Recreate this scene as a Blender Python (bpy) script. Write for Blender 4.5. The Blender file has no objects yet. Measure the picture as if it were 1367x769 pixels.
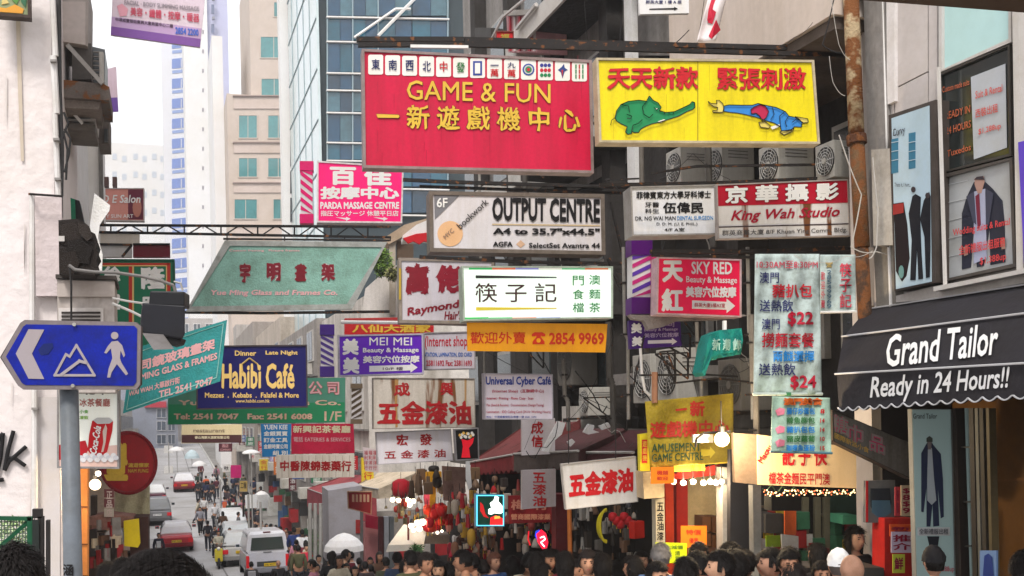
import bpy, bmesh, math, random
from mathutils import Vector, Matrix
random.seed(7)
R = math.radians
SC = bpy.context.scene
COL = SC.collection
# ------------------------------------------------------------------ camera, sky, sun, exposure
FPX, CX, HY = 1400.0, 683.5, 550.0          # focal length and eye line of the 1367x769 photograph
YAW, ROLL = R(18.5), R(-1.25)
CAMROT = (Matrix.Rotation(-YAW, 4, 'Z') @ Matrix.Rotation(R(90), 4, 'X') @ Matrix.Rotation(ROLL, 4, 'Z'))
cam = bpy.data.cameras.new('camera'); cam_ob = bpy.data.objects.new('camera', cam); COL.objects.link(cam_ob)
cam_ob.matrix_world = CAMROT
cam.sensor_width = 36; cam.lens = 36*FPX/1367; cam.shift_y = (HY-384.5)/1367
cam.clip_start = .05; cam.clip_end = 3000
SC.camera = cam_ob
SUN_EL, SUN_AZ = R(52), R(205)
w = bpy.data.worlds.new('World'); SC.world = w; w.use_nodes = True
nt = w.node_tree; bg = nt.nodes['Background']
sky = nt.nodes.new('ShaderNodeTexSky'); sky.sky_type = 'NISHITA'; sky.sun_disc = False
sky.sun_elevation = SUN_EL; sky.sun_rotation = SUN_AZ; sky.dust_density = 4; sky.air_density = 1.0
hs = nt.nodes.new('ShaderNodeHueSaturation'); hs.inputs['Saturation'].default_value = .12
mx = nt.nodes.new('ShaderNodeMix'); mx.data_type = 'RGBA'; mx.inputs[0].default_value = .72
mx.inputs[7].default_value = (10.2, 10.2, 10.4, 1)          # the even white cloud cover
nt.links.new(sky.outputs[0], hs.inputs['Color']); nt.links.new(hs.outputs[0], mx.inputs[6])
nt.links.new(mx.outputs[2], bg.inputs[0]); bg.inputs[1].default_value = .085
sl = bpy.data.lights.new('sun', 'SUN'); sl.energy = 1.5; sl.angle = R(14); sl.color = (1, .96, .9)
so = bpy.data.objects.new('sun', sl); COL.objects.link(so)
so.rotation_euler = Vector((-math.sin(SUN_AZ)*-1*math.cos(SUN_EL), math.cos(SUN_AZ)*math.cos(SUN_EL), math.sin(SUN_EL))).to_track_quat('Z', 'Y').to_euler()
SC.view_settings.view_transform = 'Standard'; SC.view_settings.look = 'None'
SC.view_settings.exposure = 1.02; SC.view_settings.gamma = 1
SC.cycles.max_bounces = 6; SC.cycles.diffuse_bounces = 2; SC.cycles.volume_bounces = 0
# ------------------------------------------------------------------ materials
def lin(c):
    return tuple(((x/255)/12.92 if x/255 <= .04045 else (((x/255)+.055)/1.055)**2.4) for x in c)
_m = {}
def mat(col, rough=.6, grime=.25, scale=2.0, metal=0, emit=0, streak=0, bump=.0, k=.86, rust=0, spec=.18):
    key = (col, rough, grime, scale, metal, emit, streak, bump, rust)
    if key in _m: return _m[key]
    m = bpy.data.materials.new('paint_%02x%02x%02x' % col); m.use_nodes = True
    t = m.node_tree; b = t.nodes['Principled BSDF']; c = [min(.88, x*k) for x in lin(col)]
    b.inputs['Roughness'].default_value = rough; b.inputs['Metallic'].default_value = metal
    b.inputs['Specular IOR Level'].default_value = spec
    N = t.nodes.new; L = t.links.new
    base = None
    if grime or rust:
        tc = N('ShaderNodeTexCoord'); mp = N('ShaderNodeMapping'); L(tc.outputs['Object'], mp.inputs[0])
        mp.inputs['Scale'].default_value = (1, 1, .12) if streak else (1, 1, 1)
        n1 = N('ShaderNodeTexNoise'); n1.inputs['Scale'].default_value = scale*(3 if streak else 1); n1.inputs['Detail'].default_value = 8; n1.inputs['Roughness'].default_value = .65
        L(mp.outputs[0], n1.inputs[0])
        rp = N('ShaderNodeMapRange'); rp.inputs[1].default_value = .42; rp.inputs[2].default_value = .72
        L(n1.outputs[0], rp.inputs[0])
        a = N('ShaderNodeMix'); a.data_type = 'RGBA'; a.inputs[6].default_value = (*c, 1)
        g = 1-grime
        a.inputs[7].default_value = (c[0]*g+.004, c[1]*g*.97+.003, c[2]*g*.9+.002, 1)
        L(rp.outputs[0], a.inputs[0]); base = a.outputs[2]
        n2 = N('ShaderNodeTexNoise'); n2.inputs['Scale'].default_value = scale*14; n2.inputs['Detail'].default_value = 4
        L(tc.outputs['Object'], n2.inputs[0])
        a2 = N('ShaderNodeMix'); a2.data_type = 'RGBA'; a2.blend_type = 'MULTIPLY'; a2.inputs[0].default_value = min(1, grime*1.2)
        r2 = N('ShaderNodeMapRange'); r2.inputs[1].default_value = .3; r2.inputs[2].default_value = .7; r2.inputs[3].default_value = .72; r2.inputs[4].default_value = 1.1
        L(n2.outputs[0], r2.inputs[0]); L(base, a2.inputs[6]); L(r2.outputs[0], a2.inputs[7]); base = a2.outputs[2]
        if rust:
            n3 = N('ShaderNodeTexNoise'); n3.inputs['Scale'].default_value = scale*2.2; n3.inputs['Detail'].default_value = 10
            L(mp.outputs[0], n3.inputs[0])
            r3 = N('ShaderNodeMapRange'); r3.inputs[1].default_value = .60-rust*.2; r3.inputs[2].default_value = .66-rust*.15; L(n3.outputs[0], r3.inputs[0])
            a3 = N('ShaderNodeMix'); a3.data_type = 'RGBA'; a3.inputs[7].default_value = (.16, .06, .02, 1)
            L(r3.outputs[0], a3.inputs[0]); L(base, a3.inputs[6]); base = a3.outputs[2]
        L(base, b.inputs['Base Color'])
        if bump:
            bp = N('ShaderNodeBump'); bp.inputs['Strength'].default_value = bump; bp.inputs['Distance'].default_value = .02
            L(n2.outputs[0], bp.inputs['Height']); L(bp.outputs[0], b.inputs['Normal'])
    else: b.inputs['Base Color'].default_value = (*c, 1)
    if emit:
        b.inputs['Emission Strength'].default_value = emit
        b.inputs['Emission Color'].default_value = (*lin(col), 1)
    _m[key] = m; return m
def glass(col=(40, 60, 66), rough=.08, var=.5, scale=.6):
    key = ('g', col, rough, var, scale)
    if key in _m: return _m[key]
    m = mat(col, rough, var, scale, spec=.8, metal=.001+rough/1000); _m[key] = m; return m
WHITE = mat((235, 232, 230), .5, .12, 1.5, streak=1)
STEEL = mat((46, 42, 41), .6, .5, 6, rust=.06); DARK = mat((30, 28, 28), .6, .4, 5, rust=.04)
ALU = mat((175, 172, 168), .4, .3, 4); BLACK = mat((24, 23, 25), .6, .3, 3)
CONC = mat((146, 141, 137), .9, .45, .7, streak=1, bump=.5); CONCD = mat((66, 62, 60), .9, .5, .8, streak=1, bump=.5)
CABLE = mat((40, 38, 38), .7, 0)
# ------------------------------------------------------------------ mesh helpers
class MB:
    def __init__(s): s.v = []; s.f = []
    def add(s, vs, fs):
        n = len(s.v); s.v += [Vector(v) for v in vs]; s.f += [tuple(i+n for i in f) for f in fs]; return s
    def prism(s, pts, vec):
        n = len(pts); vec = Vector(vec); b = [Vector(p)+vec for p in pts]
        return s.add(list(pts)+b, [tuple(range(n)), tuple(range(2*n-1, n-1, -1))]+[(i, i+n, (i+1) % n+n, (i+1) % n) for i in range(n)])
    def box(s, c, z, rz=0):
        M = Matrix.Rotation(rz, 3, 'Z'); c = Vector(c); h = [x/2 for x in z]
        P = [c+M@Vector((a*h[0], b*h[1], d*h[2])) for d in (-1, 1) for a, b in ((-1, -1), (1, -1), (1, 1), (-1, 1))]
        return s.add(P, [(3, 2, 1, 0), (4, 5, 6, 7), (0, 1, 5, 4), (1, 2, 6, 5), (2, 3, 7, 6), (3, 0, 4, 7)])
    def bb(s, x0, x1, y0, y1, z0, z1): return s.box(((x0+x1)/2, (y0+y1)/2, (z0+z1)/2), (x1-x0, y1-y0, z1-z0))
    def tube(s, p, q, r, n=6, r2=None):
        p = Vector(p); q = Vector(q); d = (q-p)
        if d.length < 1e-6: return s
        d.normalize(); a = d.orthogonal().normalized(); b = d.cross(a); r2 = r if r2 is None else r2
        V = [p+(a*math.cos(t)+b*math.sin(t))*r for t in [i*2*math.pi/n for i in range(n)]]
        V += [q+(a*math.cos(t)+b*math.sin(t))*r2 for t in [i*2*math.pi/n for i in range(n)]]
        return s.add(V, [tuple(range(n-1, -1, -1)), tuple(range(n, 2*n))]+[(i, (i+1) % n, (i+1) % n+n, i+n) for i in range(n)])
    def path(s, pts, r, n=5):
        for a, b in zip(pts, pts[1:]): s.tube(a, b, r, n)
        return s
    def ball(s, c, r, seg=12, rings=8, sc=(1, 1, 1)):
        c = Vector(c); V = [c+Vector((0, 0, r*sc[2]))]
        for i in range(1, rings):
            t = math.pi*i/rings
            V += [c+Vector((r*math.sin(t)*math.cos(u)*sc[0], r*math.sin(t)*math.sin(u)*sc[1], r*math.cos(t)*sc[2])) for u in [j*2*math.pi/seg for j in range(seg)]]
        V.append(c-Vector((0, 0, r*sc[2]))); F = [(0, 1+j, 1+(j+1) % seg) for j in range(seg)]
        for i in range(rings-2):
            o = 1+i*seg; F += [(o+j, o+seg+j, o+seg+(j+1) % seg, o+(j+1) % seg) for j in range(seg)]
        o = 1+(rings-2)*seg; F += [(o+j, len(V)-1, o+(j+1) % seg) for j in range(seg)]
        return s.add(V, F)
    def lathe(s, c, prof, n=12, axis='Z'):
        c = Vector(c); V = []; F = []
        for r, z in prof:
            for j in range(n):
                t = j*2*math.pi/n; p = Vector((r*math.cos(t), r*math.sin(t), z))
                if axis == 'Y': p = Vector((p.x, p.z, p.y))
                if axis == 'X': p = Vector((p.z, p.x, p.y))
                V.append(c+p)
        for i in range(len(prof)-1):
            F += [(i*n+j, i*n+(j+1) % n, (i+1)*n+(j+1) % n, (i+1)*n+j) for j in range(n)]
        F += [tuple(range(n-1, -1, -1)), tuple(range((len(prof)-1)*n, len(prof)*n))]
        return s.add(V, F)
    def build(s, name, m, parent=None, smooth=False, bevel=0, **tags):
        o0 = parent_origin(parent) if parent else Vector()
        me = bpy.data.meshes.new(name)
        me.from_pydata([tuple(v-o0) for v in s.v], [], s.f)
        bm = bmesh.new(); bm.from_mesh(me); bmesh.ops.recalc_face_normals(bm, faces=bm.faces)
        if bevel: bmesh.ops.bevel(bm, geom=bm.edges[:], offset=bevel, segments=2, affect='EDGES', profile=.6)
        bm.to_mesh(me); bm.free()
        if smooth: me.polygons.foreach_set('use_smooth', [True]*len(me.polygons))
        me.materials.append(m)
        o = bpy.data.objects.new(name, me); COL.objects.link(o)
        if parent: o.parent = parent
        for k, v in tags.items(): o[k] = v
        return o
_org = {}
def parent_origin(p): return _org.get(p.name, Vector())
def thing(name, label, cat, loc=(0, 0, 0), group=None):
    o = bpy.data.objects.new(name, None); COL.objects.link(o); o.empty_display_size = .2
    o.location = loc; o['label'] = label; o['category'] = cat
    if group: o['group'] = group
    _org[o.name] = Vector(loc); return o
def child_of(o):   # allow sub-parts under a mesh part built in world coordinates
    _org[o.name] = parent_origin(o.parent) if o.parent else Vector(); return o
def tag(o, label, cat, group=None):
    o['label'] = label; o['category'] = cat
    if group: o['group'] = group
    return o
def struct(o): o['kind'] = 'structure'; return o
# ------------------------------------------------------------------ pixels of the photograph -> points on real planes
CR3 = CAMROT.to_3x3()
def ray(px, py): return CR3@Vector(((px-CX)/FPX, (HY-py)/FPX, -1))
class Plane:
    def __init__(s, o, n, wave=None):
        s.o = Vector(o); s.n = Vector(n).normalized(); s.wave = wave
        if s.n.dot(-s.o) < 0: s.n = -s.n
    def at(s, px, py, off=0):
        d = ray(px, py); 
        if s.wave: off += s.wave(px, py)
        return d*((s.o+s.n*off).dot(s.n)/d.dot(s.n))
def facing(px, py, d, yaw=9):
    o = ray(px, py)*d
    return Plane(o, (-math.sin(R(yaw)), -math.cos(R(yaw)), 0))
def planeX(x): return Plane((x, 10, 0), (-1, 0, 0))
def planeY(y): return Plane((0, y, 0), (0, -1, 0))
def plane3(a, b, c): return Plane(a, (Vector(b)-Vector(a)).cross(Vector(c)-Vector(a)))
def rc(x0, y0, x1, y1, sl=0): return [(x0, y0), (x1, y0+sl*(x1-x0)), (x1, y1+sl*(x1-x0)), (x0, y1)]
def pp(mb, P, pts, th=.01, off=0):
    return mb.prism([P.at(x, y, off) for x, y in pts], -P.n*th)
def XY(px, d):     # ground position for a pixel column at a depth
    p = ray(px, HY)*d; return p.x, p.y
# ------------------------------------------------------------------ lettering
_g = {}
def glyphs(s, bold=0):
    if s not in _g:
        cu = bpy.data.curves.new('t', 'FONT'); cu.body = s; cu.resolution_u = 2
        ob = bpy.data.objects.new('t', cu); me = ob.to_mesh()
        V = [(v.co.x, v.co.y) for v in me.vertices]; F = [tuple(p.vertices) for p in me.polygons]
        ob.to_mesh_clear(); bpy.data.objects.remove(ob); bpy.data.curves.remove(cu)
        if not V: V = [(0, 0), (1, 0), (1, 1)]; F = [(0, 1, 2)]
        xs = [v[0] for v in V]; ys = [v[1] for v in V]; x0, x1, y0, y1 = min(xs), max(xs), min(ys), max(ys)
        w_, h_ = max(1e-6, x1-x0), max(1e-6, y1-y0)
        _g[s] = ([((x-x0)/w_, (y-y0)/h_) for x, y in V], F, w_, h_)
    return _g[s]
def strokes(s, bold, f, n):
    """a glyph drawn as several shifted copies, like a broad brush; f maps unit box -> 3D at a height"""
    V, F, w_, h_ = glyphs(s); mb = MB()
    kk = [(0, 0)]+([(math.cos(a), math.sin(a)) for a in [(i+.5)*2*math.pi/n for i in range(n)]] if bold > .004 else [])
    sx, sy = 1/(1+2*bold/w_), 1/(1+2*bold/h_)
    for i, (dx, dy) in enumerate(kk):
        mb.add([f(.5+(a-.5)*sx+dx*bold/w_*sx, .5+(b-.5)*sy+dy*bold/h_*sy, i*.0003) for a, b in V], F)
    return mb
def lettering(P, s, box, m, parent, bold=.012, sl=0, it=0, off=.005, jit=0, outline=None, ob=.03, name='lettering', rot=0):
    x0, y0, x1, y1 = box
    def mapper(o):
        def f(a, b, z=0):
            X = x0+a*(x1-x0); Y = y1-b*(y1-y0)
            if jit: X += jit*math.sin(Y*.9+X*.31)+jit*.6*math.sin(Y*2.1-X*.7); Y += jit*math.sin(X*1.1+Y*.4)
            X += it*(y1-Y)
            if rot:
                c, q = math.cos(R(rot)), math.sin(R(rot)); mxx, myy = (x0+x1)/2, (y0+y1)/2
                X, Y = mxx+(X-mxx)*c-(Y-myy)*q, myy+(X-mxx)*q+(Y-myy)*c
            return P.at(X, Y+sl*(X-x0), o+z)
        return f
    if outline: strokes(s, bold+ob, mapper(off-.002), 8).build(name+'_outline', outline, parent); off += .005
    return strokes(s, bold, mapper(off), 8 if bold > .022 else 4).build(name, m, parent)
def vlettering(P, s, box, m, parent, **k):
    x0, y0, x1, y1 = box; h = (y1-y0)/len(s)
    for i, c in enumerate(s):
        if c != ' ': lettering(P, c, (x0, y0+i*h+h*.06, x1, y0+(i+1)*h-h*.06), m, parent, **k)
# ------------------------------------------------------------------ signs
def inset(q, a):
    c = (sum(p[0] for p in q)/4, sum(p[1] for p in q)/4)
    out = []
    for x, y in q: out.append((x+(a if x < c[0] else -a), y+(a if y < c[1] else -a)))
    return out
def sign(name, label, q, d, col, fr=None, fw=3, th=.14, yaw=9, emit=0, grime=.14, group=None, cat='sign', rust=0, hang=0, P=None, side=None, pm=None):
    cx, cy = sum(p[0] for p in q)/4, sum(p[1] for p in q)/4
    P = P or facing(cx, cy, d, yaw)
    base = (P.at(*q[2])+P.at(*q[3]))/2-P.n*th/2
    t = thing(name, label, cat, base, group)
    iq = inset(q, fw) if fr else q
    pp(MB(), P, iq, th, 0).build('panel', pm or mat(col, .45, grime, 2.5, emit=emit, streak=1, rust=rust), t)
    if fr:
        m = MB(); 
        for i in range(4): pp(m, P, [q[i], q[(i+1) % 4], iq[(i+1) % 4], iq[i]], th+.02, .018)
        m.build('frame', mat(fr, .5, .4, 6), t)
    if hang:
        for f in (.12, .88):
            a = P.at(q[0][0]+(q[1][0]-q[0][0])*f, q[0][1]+(q[1][1]-q[0][1])*f, -th/2)
            MB().tube(a-Vector((0, 0, .02)), a+Vector((0, 0, hang)), .012).build('hanger', STEEL, t)
    return t, P
def shape(P, pts, col, parent, name='painted_shape', off=.005, th=.003, emit=0, m=None):
    return pp(MB(), P, pts, th, off).build(name, m or mat(col, .5, 0 if emit else .08, 3, emit=emit), parent)
def cloth_plane(px, py, d, yaw=9, amp=.02, fx=.25, fy=.05, ph=0):
    P = facing(px, py, d, yaw)
    P.wave = lambda x, y: amp*math.sin(x*fx+y*fy+ph)+amp*.6*math.sin(y*.11+x*.04+ph*2)
    return P
def cloth(P, q, m, parent, nx=24, ny=14, th=.006, name='cloth', sag=0, scal=0):
    V = []; F = []
    for side in (0, 1):
        for j in range(ny+1):
            for i in range(nx+1):
                u, v = i/nx, j/ny
                x = (q[0][0]*(1-u)+q[1][0]*u)*(1-v)+(q[3][0]*(1-u)+q[2][0]*u)*v
                y = (q[0][1]*(1-u)+q[1][1]*u)*(1-v)+(q[3][1]*(1-u)+q[2][1]*u)*v
                y += sag*math.sin(math.pi*u)+(scal*math.sin(u*40) if j == ny else 0)
                V.append(P.at(x, y)-P.n*th*side)
    n = (nx+1)*(ny+1)
    for j in range(ny):
        for i in range(nx):
            a = j*(nx+1)+i; F.append((a, a+1, a+nx+2, a+nx+1)); F.append((a+n+nx+1, a+n+nx+2, a+n+1, a+n))
    edge = [(j*(nx+1), (j+1)*(nx+1)) for j in range(ny)]+[(j*(nx+1)+nx, (j+1)*(nx+1)+nx) for j in range(ny)]+[(i, i+1) for i in range(nx)]+[(ny*(nx+1)+i, ny*(nx+1)+i+1) for i in range(nx)]
    for a, b in edge: F.append((a, b, b+n, a+n))
    return MB().add(V, F).build(name, m, parent, smooth=True)
# ------------------------------------------------------------------ ground, road, pavements
GP = [(-60, -1.0), (0, -1.72), (2, -1.98), (8, -3.05), (14, -3.85), (20, -4.5), (30, -5.5), (45, -6.75), (56, -7.2), (62, -7.0), (70, -6.65), (92, -6.15), (130, -4.5), (200, -2.2), (1500, -2.2)]
def G(y):
    for (a, b), (c, d) in zip(GP, GP[1:]):
        if y <= c: return b+(d-b)*(y-a)/(c-a)
    return GP[-1][1]
YS = [-60, -20, -8, -3]+[i*1.0 for i in range(0, 30)]+[30+i*3 for i in range(35)]+[140, 160, 200, 400, 900, 1500]
def strip(name, x0, x1, dz, m, y0=-60, y1=1500, th=0):
    ys = [y for y in YS if y0 <= y <= y1]; mb = MB(); V = []; F = []
    for y in ys: V += [(x0, y, G(y)+dz), (x1, y, G(y)+dz)]
    F = [(2*i, 2*i+1, 2*i+3, 2*i+2) for i in range(len(ys)-1)]
    if th:
        n = len(V); V += [(x, y, z-th) for x, y, z in V]
        F += [(2*i, 2*i+2, 2*i+2+n, 2*i+n) for i in range(len(ys)-1)]+[(2*i+1, 2*i+3, 2*i+3+n, 2*i+1+n) for i in range(len(ys)-1)]+[(0, 1, 1+n, n)]
    return struct(mb.add(V, F).build(name, m))
ROADM = mat((190, 188, 190), .75, .3, .35, bump=.3)
PAVM = mat((150, 146, 142), .85, .4, .8, bump=.4)
strip('ground', -700, 700, -.05, mat((120, 116, 110), .9, .3, .3))
strip('road', -2.0, 5.05, -.02, ROADM, 0, 200)
strip('pavement', 5.2, 10.5, .11, PAVM, 2, 200, th=.3)
strip('kerb', 5.05, 5.2, .12, mat((205, 203, 200), .8, .3, 1), 2, 200, th=.3)
strip('pavement', -3.2, -2.0, .1, PAVM, 12, 200, th=.3)
for k in range(9):   # concrete slab joints across the road
    y = 56+k*8; struct(MB().add([(-1.9, y, G(y)-.012), (4.95, y, G(y)-.012), (4.95, y+.14, G(y+.14)-.012), (-1.9, y+.14, G(y+.14)-.012)], [(0, 1, 2, 3)]).build('road_joint', mat((110, 108, 108), .9, .3, 2)))
strip('road_joint', 2.55, 2.63, -.014, mat((125, 122, 122), .9, .3, 2), 40, 170)
# ------------------------------------------------------------------ haze of the bright overcast air
HZ = MB().bb(-60, 80, -6, 330, -9.5, 150).build('haze', bpy.data.materials.new('haze_air')); HZ['kind'] = 'stuff'
hm = HZ.data.materials[0]; hm.use_nodes = True; hn = hm.node_tree; hn.nodes.remove(hn.nodes['Principled BSDF'])
pv = hn.nodes.new('ShaderNodeVolumePrincipled'); pv.inputs['Color'].default_value = (.93, .95, 1, 1); pv.inputs['Density'].default_value = .0013; pv.inputs['Anisotropy'].default_value = .3
hn.links.new(pv.outputs[0], hn.nodes['Material Output'].inputs['Volume'])
# ------------------------------------------------------------------ far towers
def window_grid(t, P, rects, gl, fr=None, depth=.12, mull=1, sill=None):
    """every window a part with its own pane below it"""
    for (x0, y0, x1, y1, s) in rects:
        q = rc(x0, y0, x1, y1, s)
        f = MB(); iq = inset(q, max(.5, min(1.2, (x1-x0)*.06)))
        for i in range(4): pp(f, P, [q[i], q[(i+1) % 4], iq[(i+1) % 4], iq[i]], depth, depth*.6)
        for k in range(mull):
            xm = x0+(x1-x0)*(k+1)/(mull+1); pp(f, P, rc(xm-.4, y0+.6, xm+.4, y1-.6, s), .05, depth*.5)
        fo = child_of(f.build('window', fr or WHITE, t))
        pp(MB(), P, iq, .04, .03).build('pane', gl, fo)
        if sill: pp(MB(), P, rc(x0-1, y1, x1+1, y1+2.2, s), .25, .2).build('sill', sill, t)
def block(t, name, x0, x1, y0, y1, z0, z1, m): return MB().bb(x0, x1, y0, y1, z0, z1).build(name, m, t)
def X_at(px, y):  # world X where the pixel column meets the plane Y=y
    d = ray(px, HY); return d.x/d.y*y
def Z_at(px, py, y): d = ray(px, py); return d.z/d.y*y
BEIGE = mat((210, 194, 182), .8, .15, .2); LWHITE = mat((240, 238, 238), .8, .08, .1)
TEAL = glass((84, 150, 152), .1, .35, .25); BLUEG = glass((14, 74, 108), .1, .55, .16)
# beige office tower with teal windows
Y = 108.0; P = planeY(Y)
t = thing('office_tower', 'beige office tower with teal windows left of the blue glass tower', 'tower', (X_at(350, Y), Y+6, G(Y)))
xs = X_at(312, Y); xe = X_at(392, Y)
block(t, 'wall', xs, xe, Y+.02, Y+14, G(Y), Z_at(350, 128, Y), BEIGE)
block(t, 'upper_storeys', X_at(346, Y), xe, Y+1.2, Y+14, Z_at(350, 128, Y), Z_at(350, -60, Y), BEIGE)
block(t, 'side_wing', X_at(297, Y), xs-.01, Y+5, Y+16, G(Y), Z_at(350, 30, Y), LWHITE)
rows = [(153, 185), (210, 237), (265, 293), (321, 348), (377, 402)]
window_grid(t, P, [(318 if y < 260 else 312, y, 344, y2, 0) for y, y2 in rows]+[(357 if y < 260 else 364, y, 386, y2, 0) for y, y2 in rows], TEAL, BEIGE)
P2 = planeY(Y+1.2); window_grid(t, P2, [(347, 48, 384, 78, 0), (348, 104, 384, 128, 0), (365, 2, 382, 23, 0)], TEAL, BEIGE, mull=1)
for y in (127, 189, 243, 300, 355, 408):
    pp(MB(), P, rc(311, y, 387, y+1.6), .3, .25).build('ledge', mat((160, 140, 132), .8, .2, 1), t)
for y in (128, 187, 240, 297, 352): pp(MB(), P, rc(312, y+2, 387, y+17), .1, .09).build('spandrel', mat((214, 196, 186), .8, .15, .3), t)
# white tower with slots and blue curtain wall
Y = 54.0; P = planeY(Y); X0 = X_at(437, Y)
t = thing('glass_tower', 'tall tower of blue glass with white mullions and a pale glass side', 'tower', (X0+4, Y+4, G(Y)))
block(t, 'wall', X0, X_at(640, Y), Y+.3, Y+16, G(Y), 34, mat((60, 72, 78), .6, .2, .4))
Yb = Y+12; PX = planeX(X0)
ys = [-30, 22, 55, 97, 120, 150, 190, 214, 250, 285]
cols = [437, 471, 505, 550, 600]
for i in range(len(ys)-1):
    for j in range(len(cols)-1):
        if ys[i] > 60 and j > 1 and i < 6: continue
        for h_ in (0, 1):
            xm = (cols[j]+cols[j+1])/2; xa_, xb_ = (cols[j]+.6, xm-.3) if h_ == 0 else (xm+.3, cols[j+1]-.6)
            pp(MB(), P, rc(xa_, ys[i]+1.2, xb_, ys[i+1]-1.2), .1, 0).build('pane', (BLUEG, glass((22, 60, 84), .1, .6, .3), glass((20, 96, 120), .1, .5, .2), glass((70, 110, 124), .15, .5, .3))[(i*7+j*5+h_*3) % 5 % 4], t)  # mixed pane tints: uneven reflections put into the colour, some panes as blinds
for y in ys:
    pp(MB(), P, rc(436, y-.9, 600, y+.9, .02), .2, .18).build('mullion', WHITE, t)
for x in (437, 471, 505, 598): pp(MB(), P, rc(x-.7, -40, x+.7, 290), .16, .12).build('mullion', mat((150, 170, 178), .4, .1), t)
MB().path([P.at(505, 48, .3), P.at(556, -4, .3)], .09).path([P.at(473, 50, .3), P.at(528, 12, .3), P.at(548, 12, .3)], .07).build('glass_stair_rail', WHITE, t)
side = MB().bb(X0-.12, X0, Y, Yb, G(Y), 34).build('side_glazing', glass((205, 222, 226), .15, .2, .2), t)
for k in range(14):
    z = -3+k*2.6; MB().bb(X0-.16, X0-.12, Y, Yb, z, z+.06).build('mullion', mat((160, 180, 186), .5, .1), t)
for y in (Y+2.5, Y+5, Y+7.5, Y+10): MB().bb(X0-.15, X0-.12, y, y+.06, G(Y), 34).build('mullion', mat((160, 180, 186), .5, .1), t)
# white slot pier behind it
Yp = Yb+.2; P = planeY(Yp)
t = thing('slot_window_tower', 'narrow white tower with paired dark slot windows beside the blue glass tower', 'tower', (X_at(393, Yp), Yp+3, G(Yp)))
block(t, 'wall', X_at(384.5, Yp), X_at(404, Yp)+1, Yp+.02, Yp+1.2, G(Yp), 46, LWHITE)
for (y, y2) in [(-30, -8), (0, 30), (42, 70), (76, 98), (106, 145), (152, 172), (182, 222), (228, 258), (264, 296)]:
    for x in (387.5, 391.5, 395.5):
        o = pp(MB(), P, rc(x, y, x+1.9, y2), .1, .03).build('slot_window', mat((60, 62, 70), .3, .1), t)
# white and lilac residential tower
Y = 190.0; P = planeY(Y)
t = thing('residential_tower', 'hazy white residential tower with a lilac side and one column of tiny windows', 'tower', (X_at(285, Y), Y+5, G(Y)))
block(t, 'wall', X_at(256, Y), X_at(288, Y), Y+.02, Y+12, G(Y), 100, LWHITE)
block(t, 'side_wall', X_at(288, Y), X_at(316, Y), Y+1, Y+14, G(Y), 90, mat((196, 196, 226), .8, .1, .1))
for k in range(17):
    y = -20+k*26; pp(MB(), P, rc(282, y, 286, y+12), .3, .04).build('window', mat((110, 118, 150), .3, .1), t)
    pp(MB(), P, rc(283, y+16, 287, y+19), .8, .7).build('air_conditioner', mat((150, 150, 165), .5, .1), t)
    pp(MB(), P, rc(270, y+8, 272, y+13), .3, .04).build('window', mat((150, 140, 150), .3, .1), t)
# tower with blue window bands
Y = 215.0; P = planeY(Y)
t = thing('residential_tower', 'pale far tower with a stack of wide blue windows', 'tower', (X_at(240, Y), Y+5, G(Y)))
block(t, 'wall', X_at(226, Y), X_at(257, Y), Y+.02, Y+12, G(Y), Z_at(240, 50, Y), mat((238, 238, 244), .8, .06, .1))
for k in range(17):
    y = 52+k*26.7
    w_ = child_of(pp(MB(), P, rc(229.5, y, 254, y+13, -.1), .3, .06).build('window', mat((120, 146, 214), .2, .1), t))
    pp(MB(), P, rc(230, y+15.5, 255, y+19.5, -.1), .3, .06).build('spandrel', mat((150, 172, 224), .3, .1), t)
    pp(MB(), P, rc(241.5, y, 242.5, y+13, -.1), .1, .12).build('mullion', LWHITE, w_)
Y = 235.0; P = planeY(Y)
t = thing('apartment_block', 'very pale distant apartment block behind the pink salon sign', 'building', (X_at(200, Y), Y+5, G(Y)))
block(t, 'wall', X_at(136, Y), X_at(226, Y), Y+.02, Y+8, G(Y), Z_at(180, 192, Y), LWHITE)
for i, x in enumerate((150, 163, 178, 190, 203, 214)):
    for j in range(11):
        y = 205+j*24+(i % 2)*3; pp(MB(), P, rc(x, y, x+6, y+8), .3, .04).build('window', mat((206, 212, 222), .3, .1), t)
# grey building closing the street
Y = 150.0; P = planeY(Y)
t = thing('street_end_building', 'grey blue building closing the far left end of the street', 'building', (X_at(215, Y), Y+4, G(Y)))
block(t, 'wall', X_at(150, Y), X_at(237, Y), Y+.02, Y+9, G(Y)-1, Z_at(215, 420, Y), mat((150, 154, 168), .8, .2, .3))
for y in (545, 562, 580): window_grid(t, P, [(209, y, 222, y+13, 0), (224, y, 234, y+13, 0)], glass((80, 92, 110), .2), mat((190, 190, 196), .6, .1), .2)
pp(MB(), P, rc(193, 536, 222, 544), .5, .5).build('fascia', mat((190, 40, 60), .6, .2), t)
Y = 165.0; P = planeY(Y)
t = thing('street_end_building', 'pale building closing the street behind the white umbrellas', 'building', (X_at(265, Y), Y+4, G(Y)))
block(t, 'wall', X_at(237, Y), X_at(330, Y), Y+.02, Y+9, G(Y)-1, Z_at(260, 425, Y), mat((196, 188, 184), .8, .25, .3))
window_grid(t, P, [(x, y, x+10, y+12, 0) for x in (242, 258, 274, 290, 306) for y in (432, 456, 480, 505, 530, 556, 582)], glass((90, 96, 104), .2), LWHITE, .2)
pp(MB(), P, rc(238, 598, 300, 603), .8, .8).build('canopy', mat((150, 150, 152), .6, .1), t)
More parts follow.
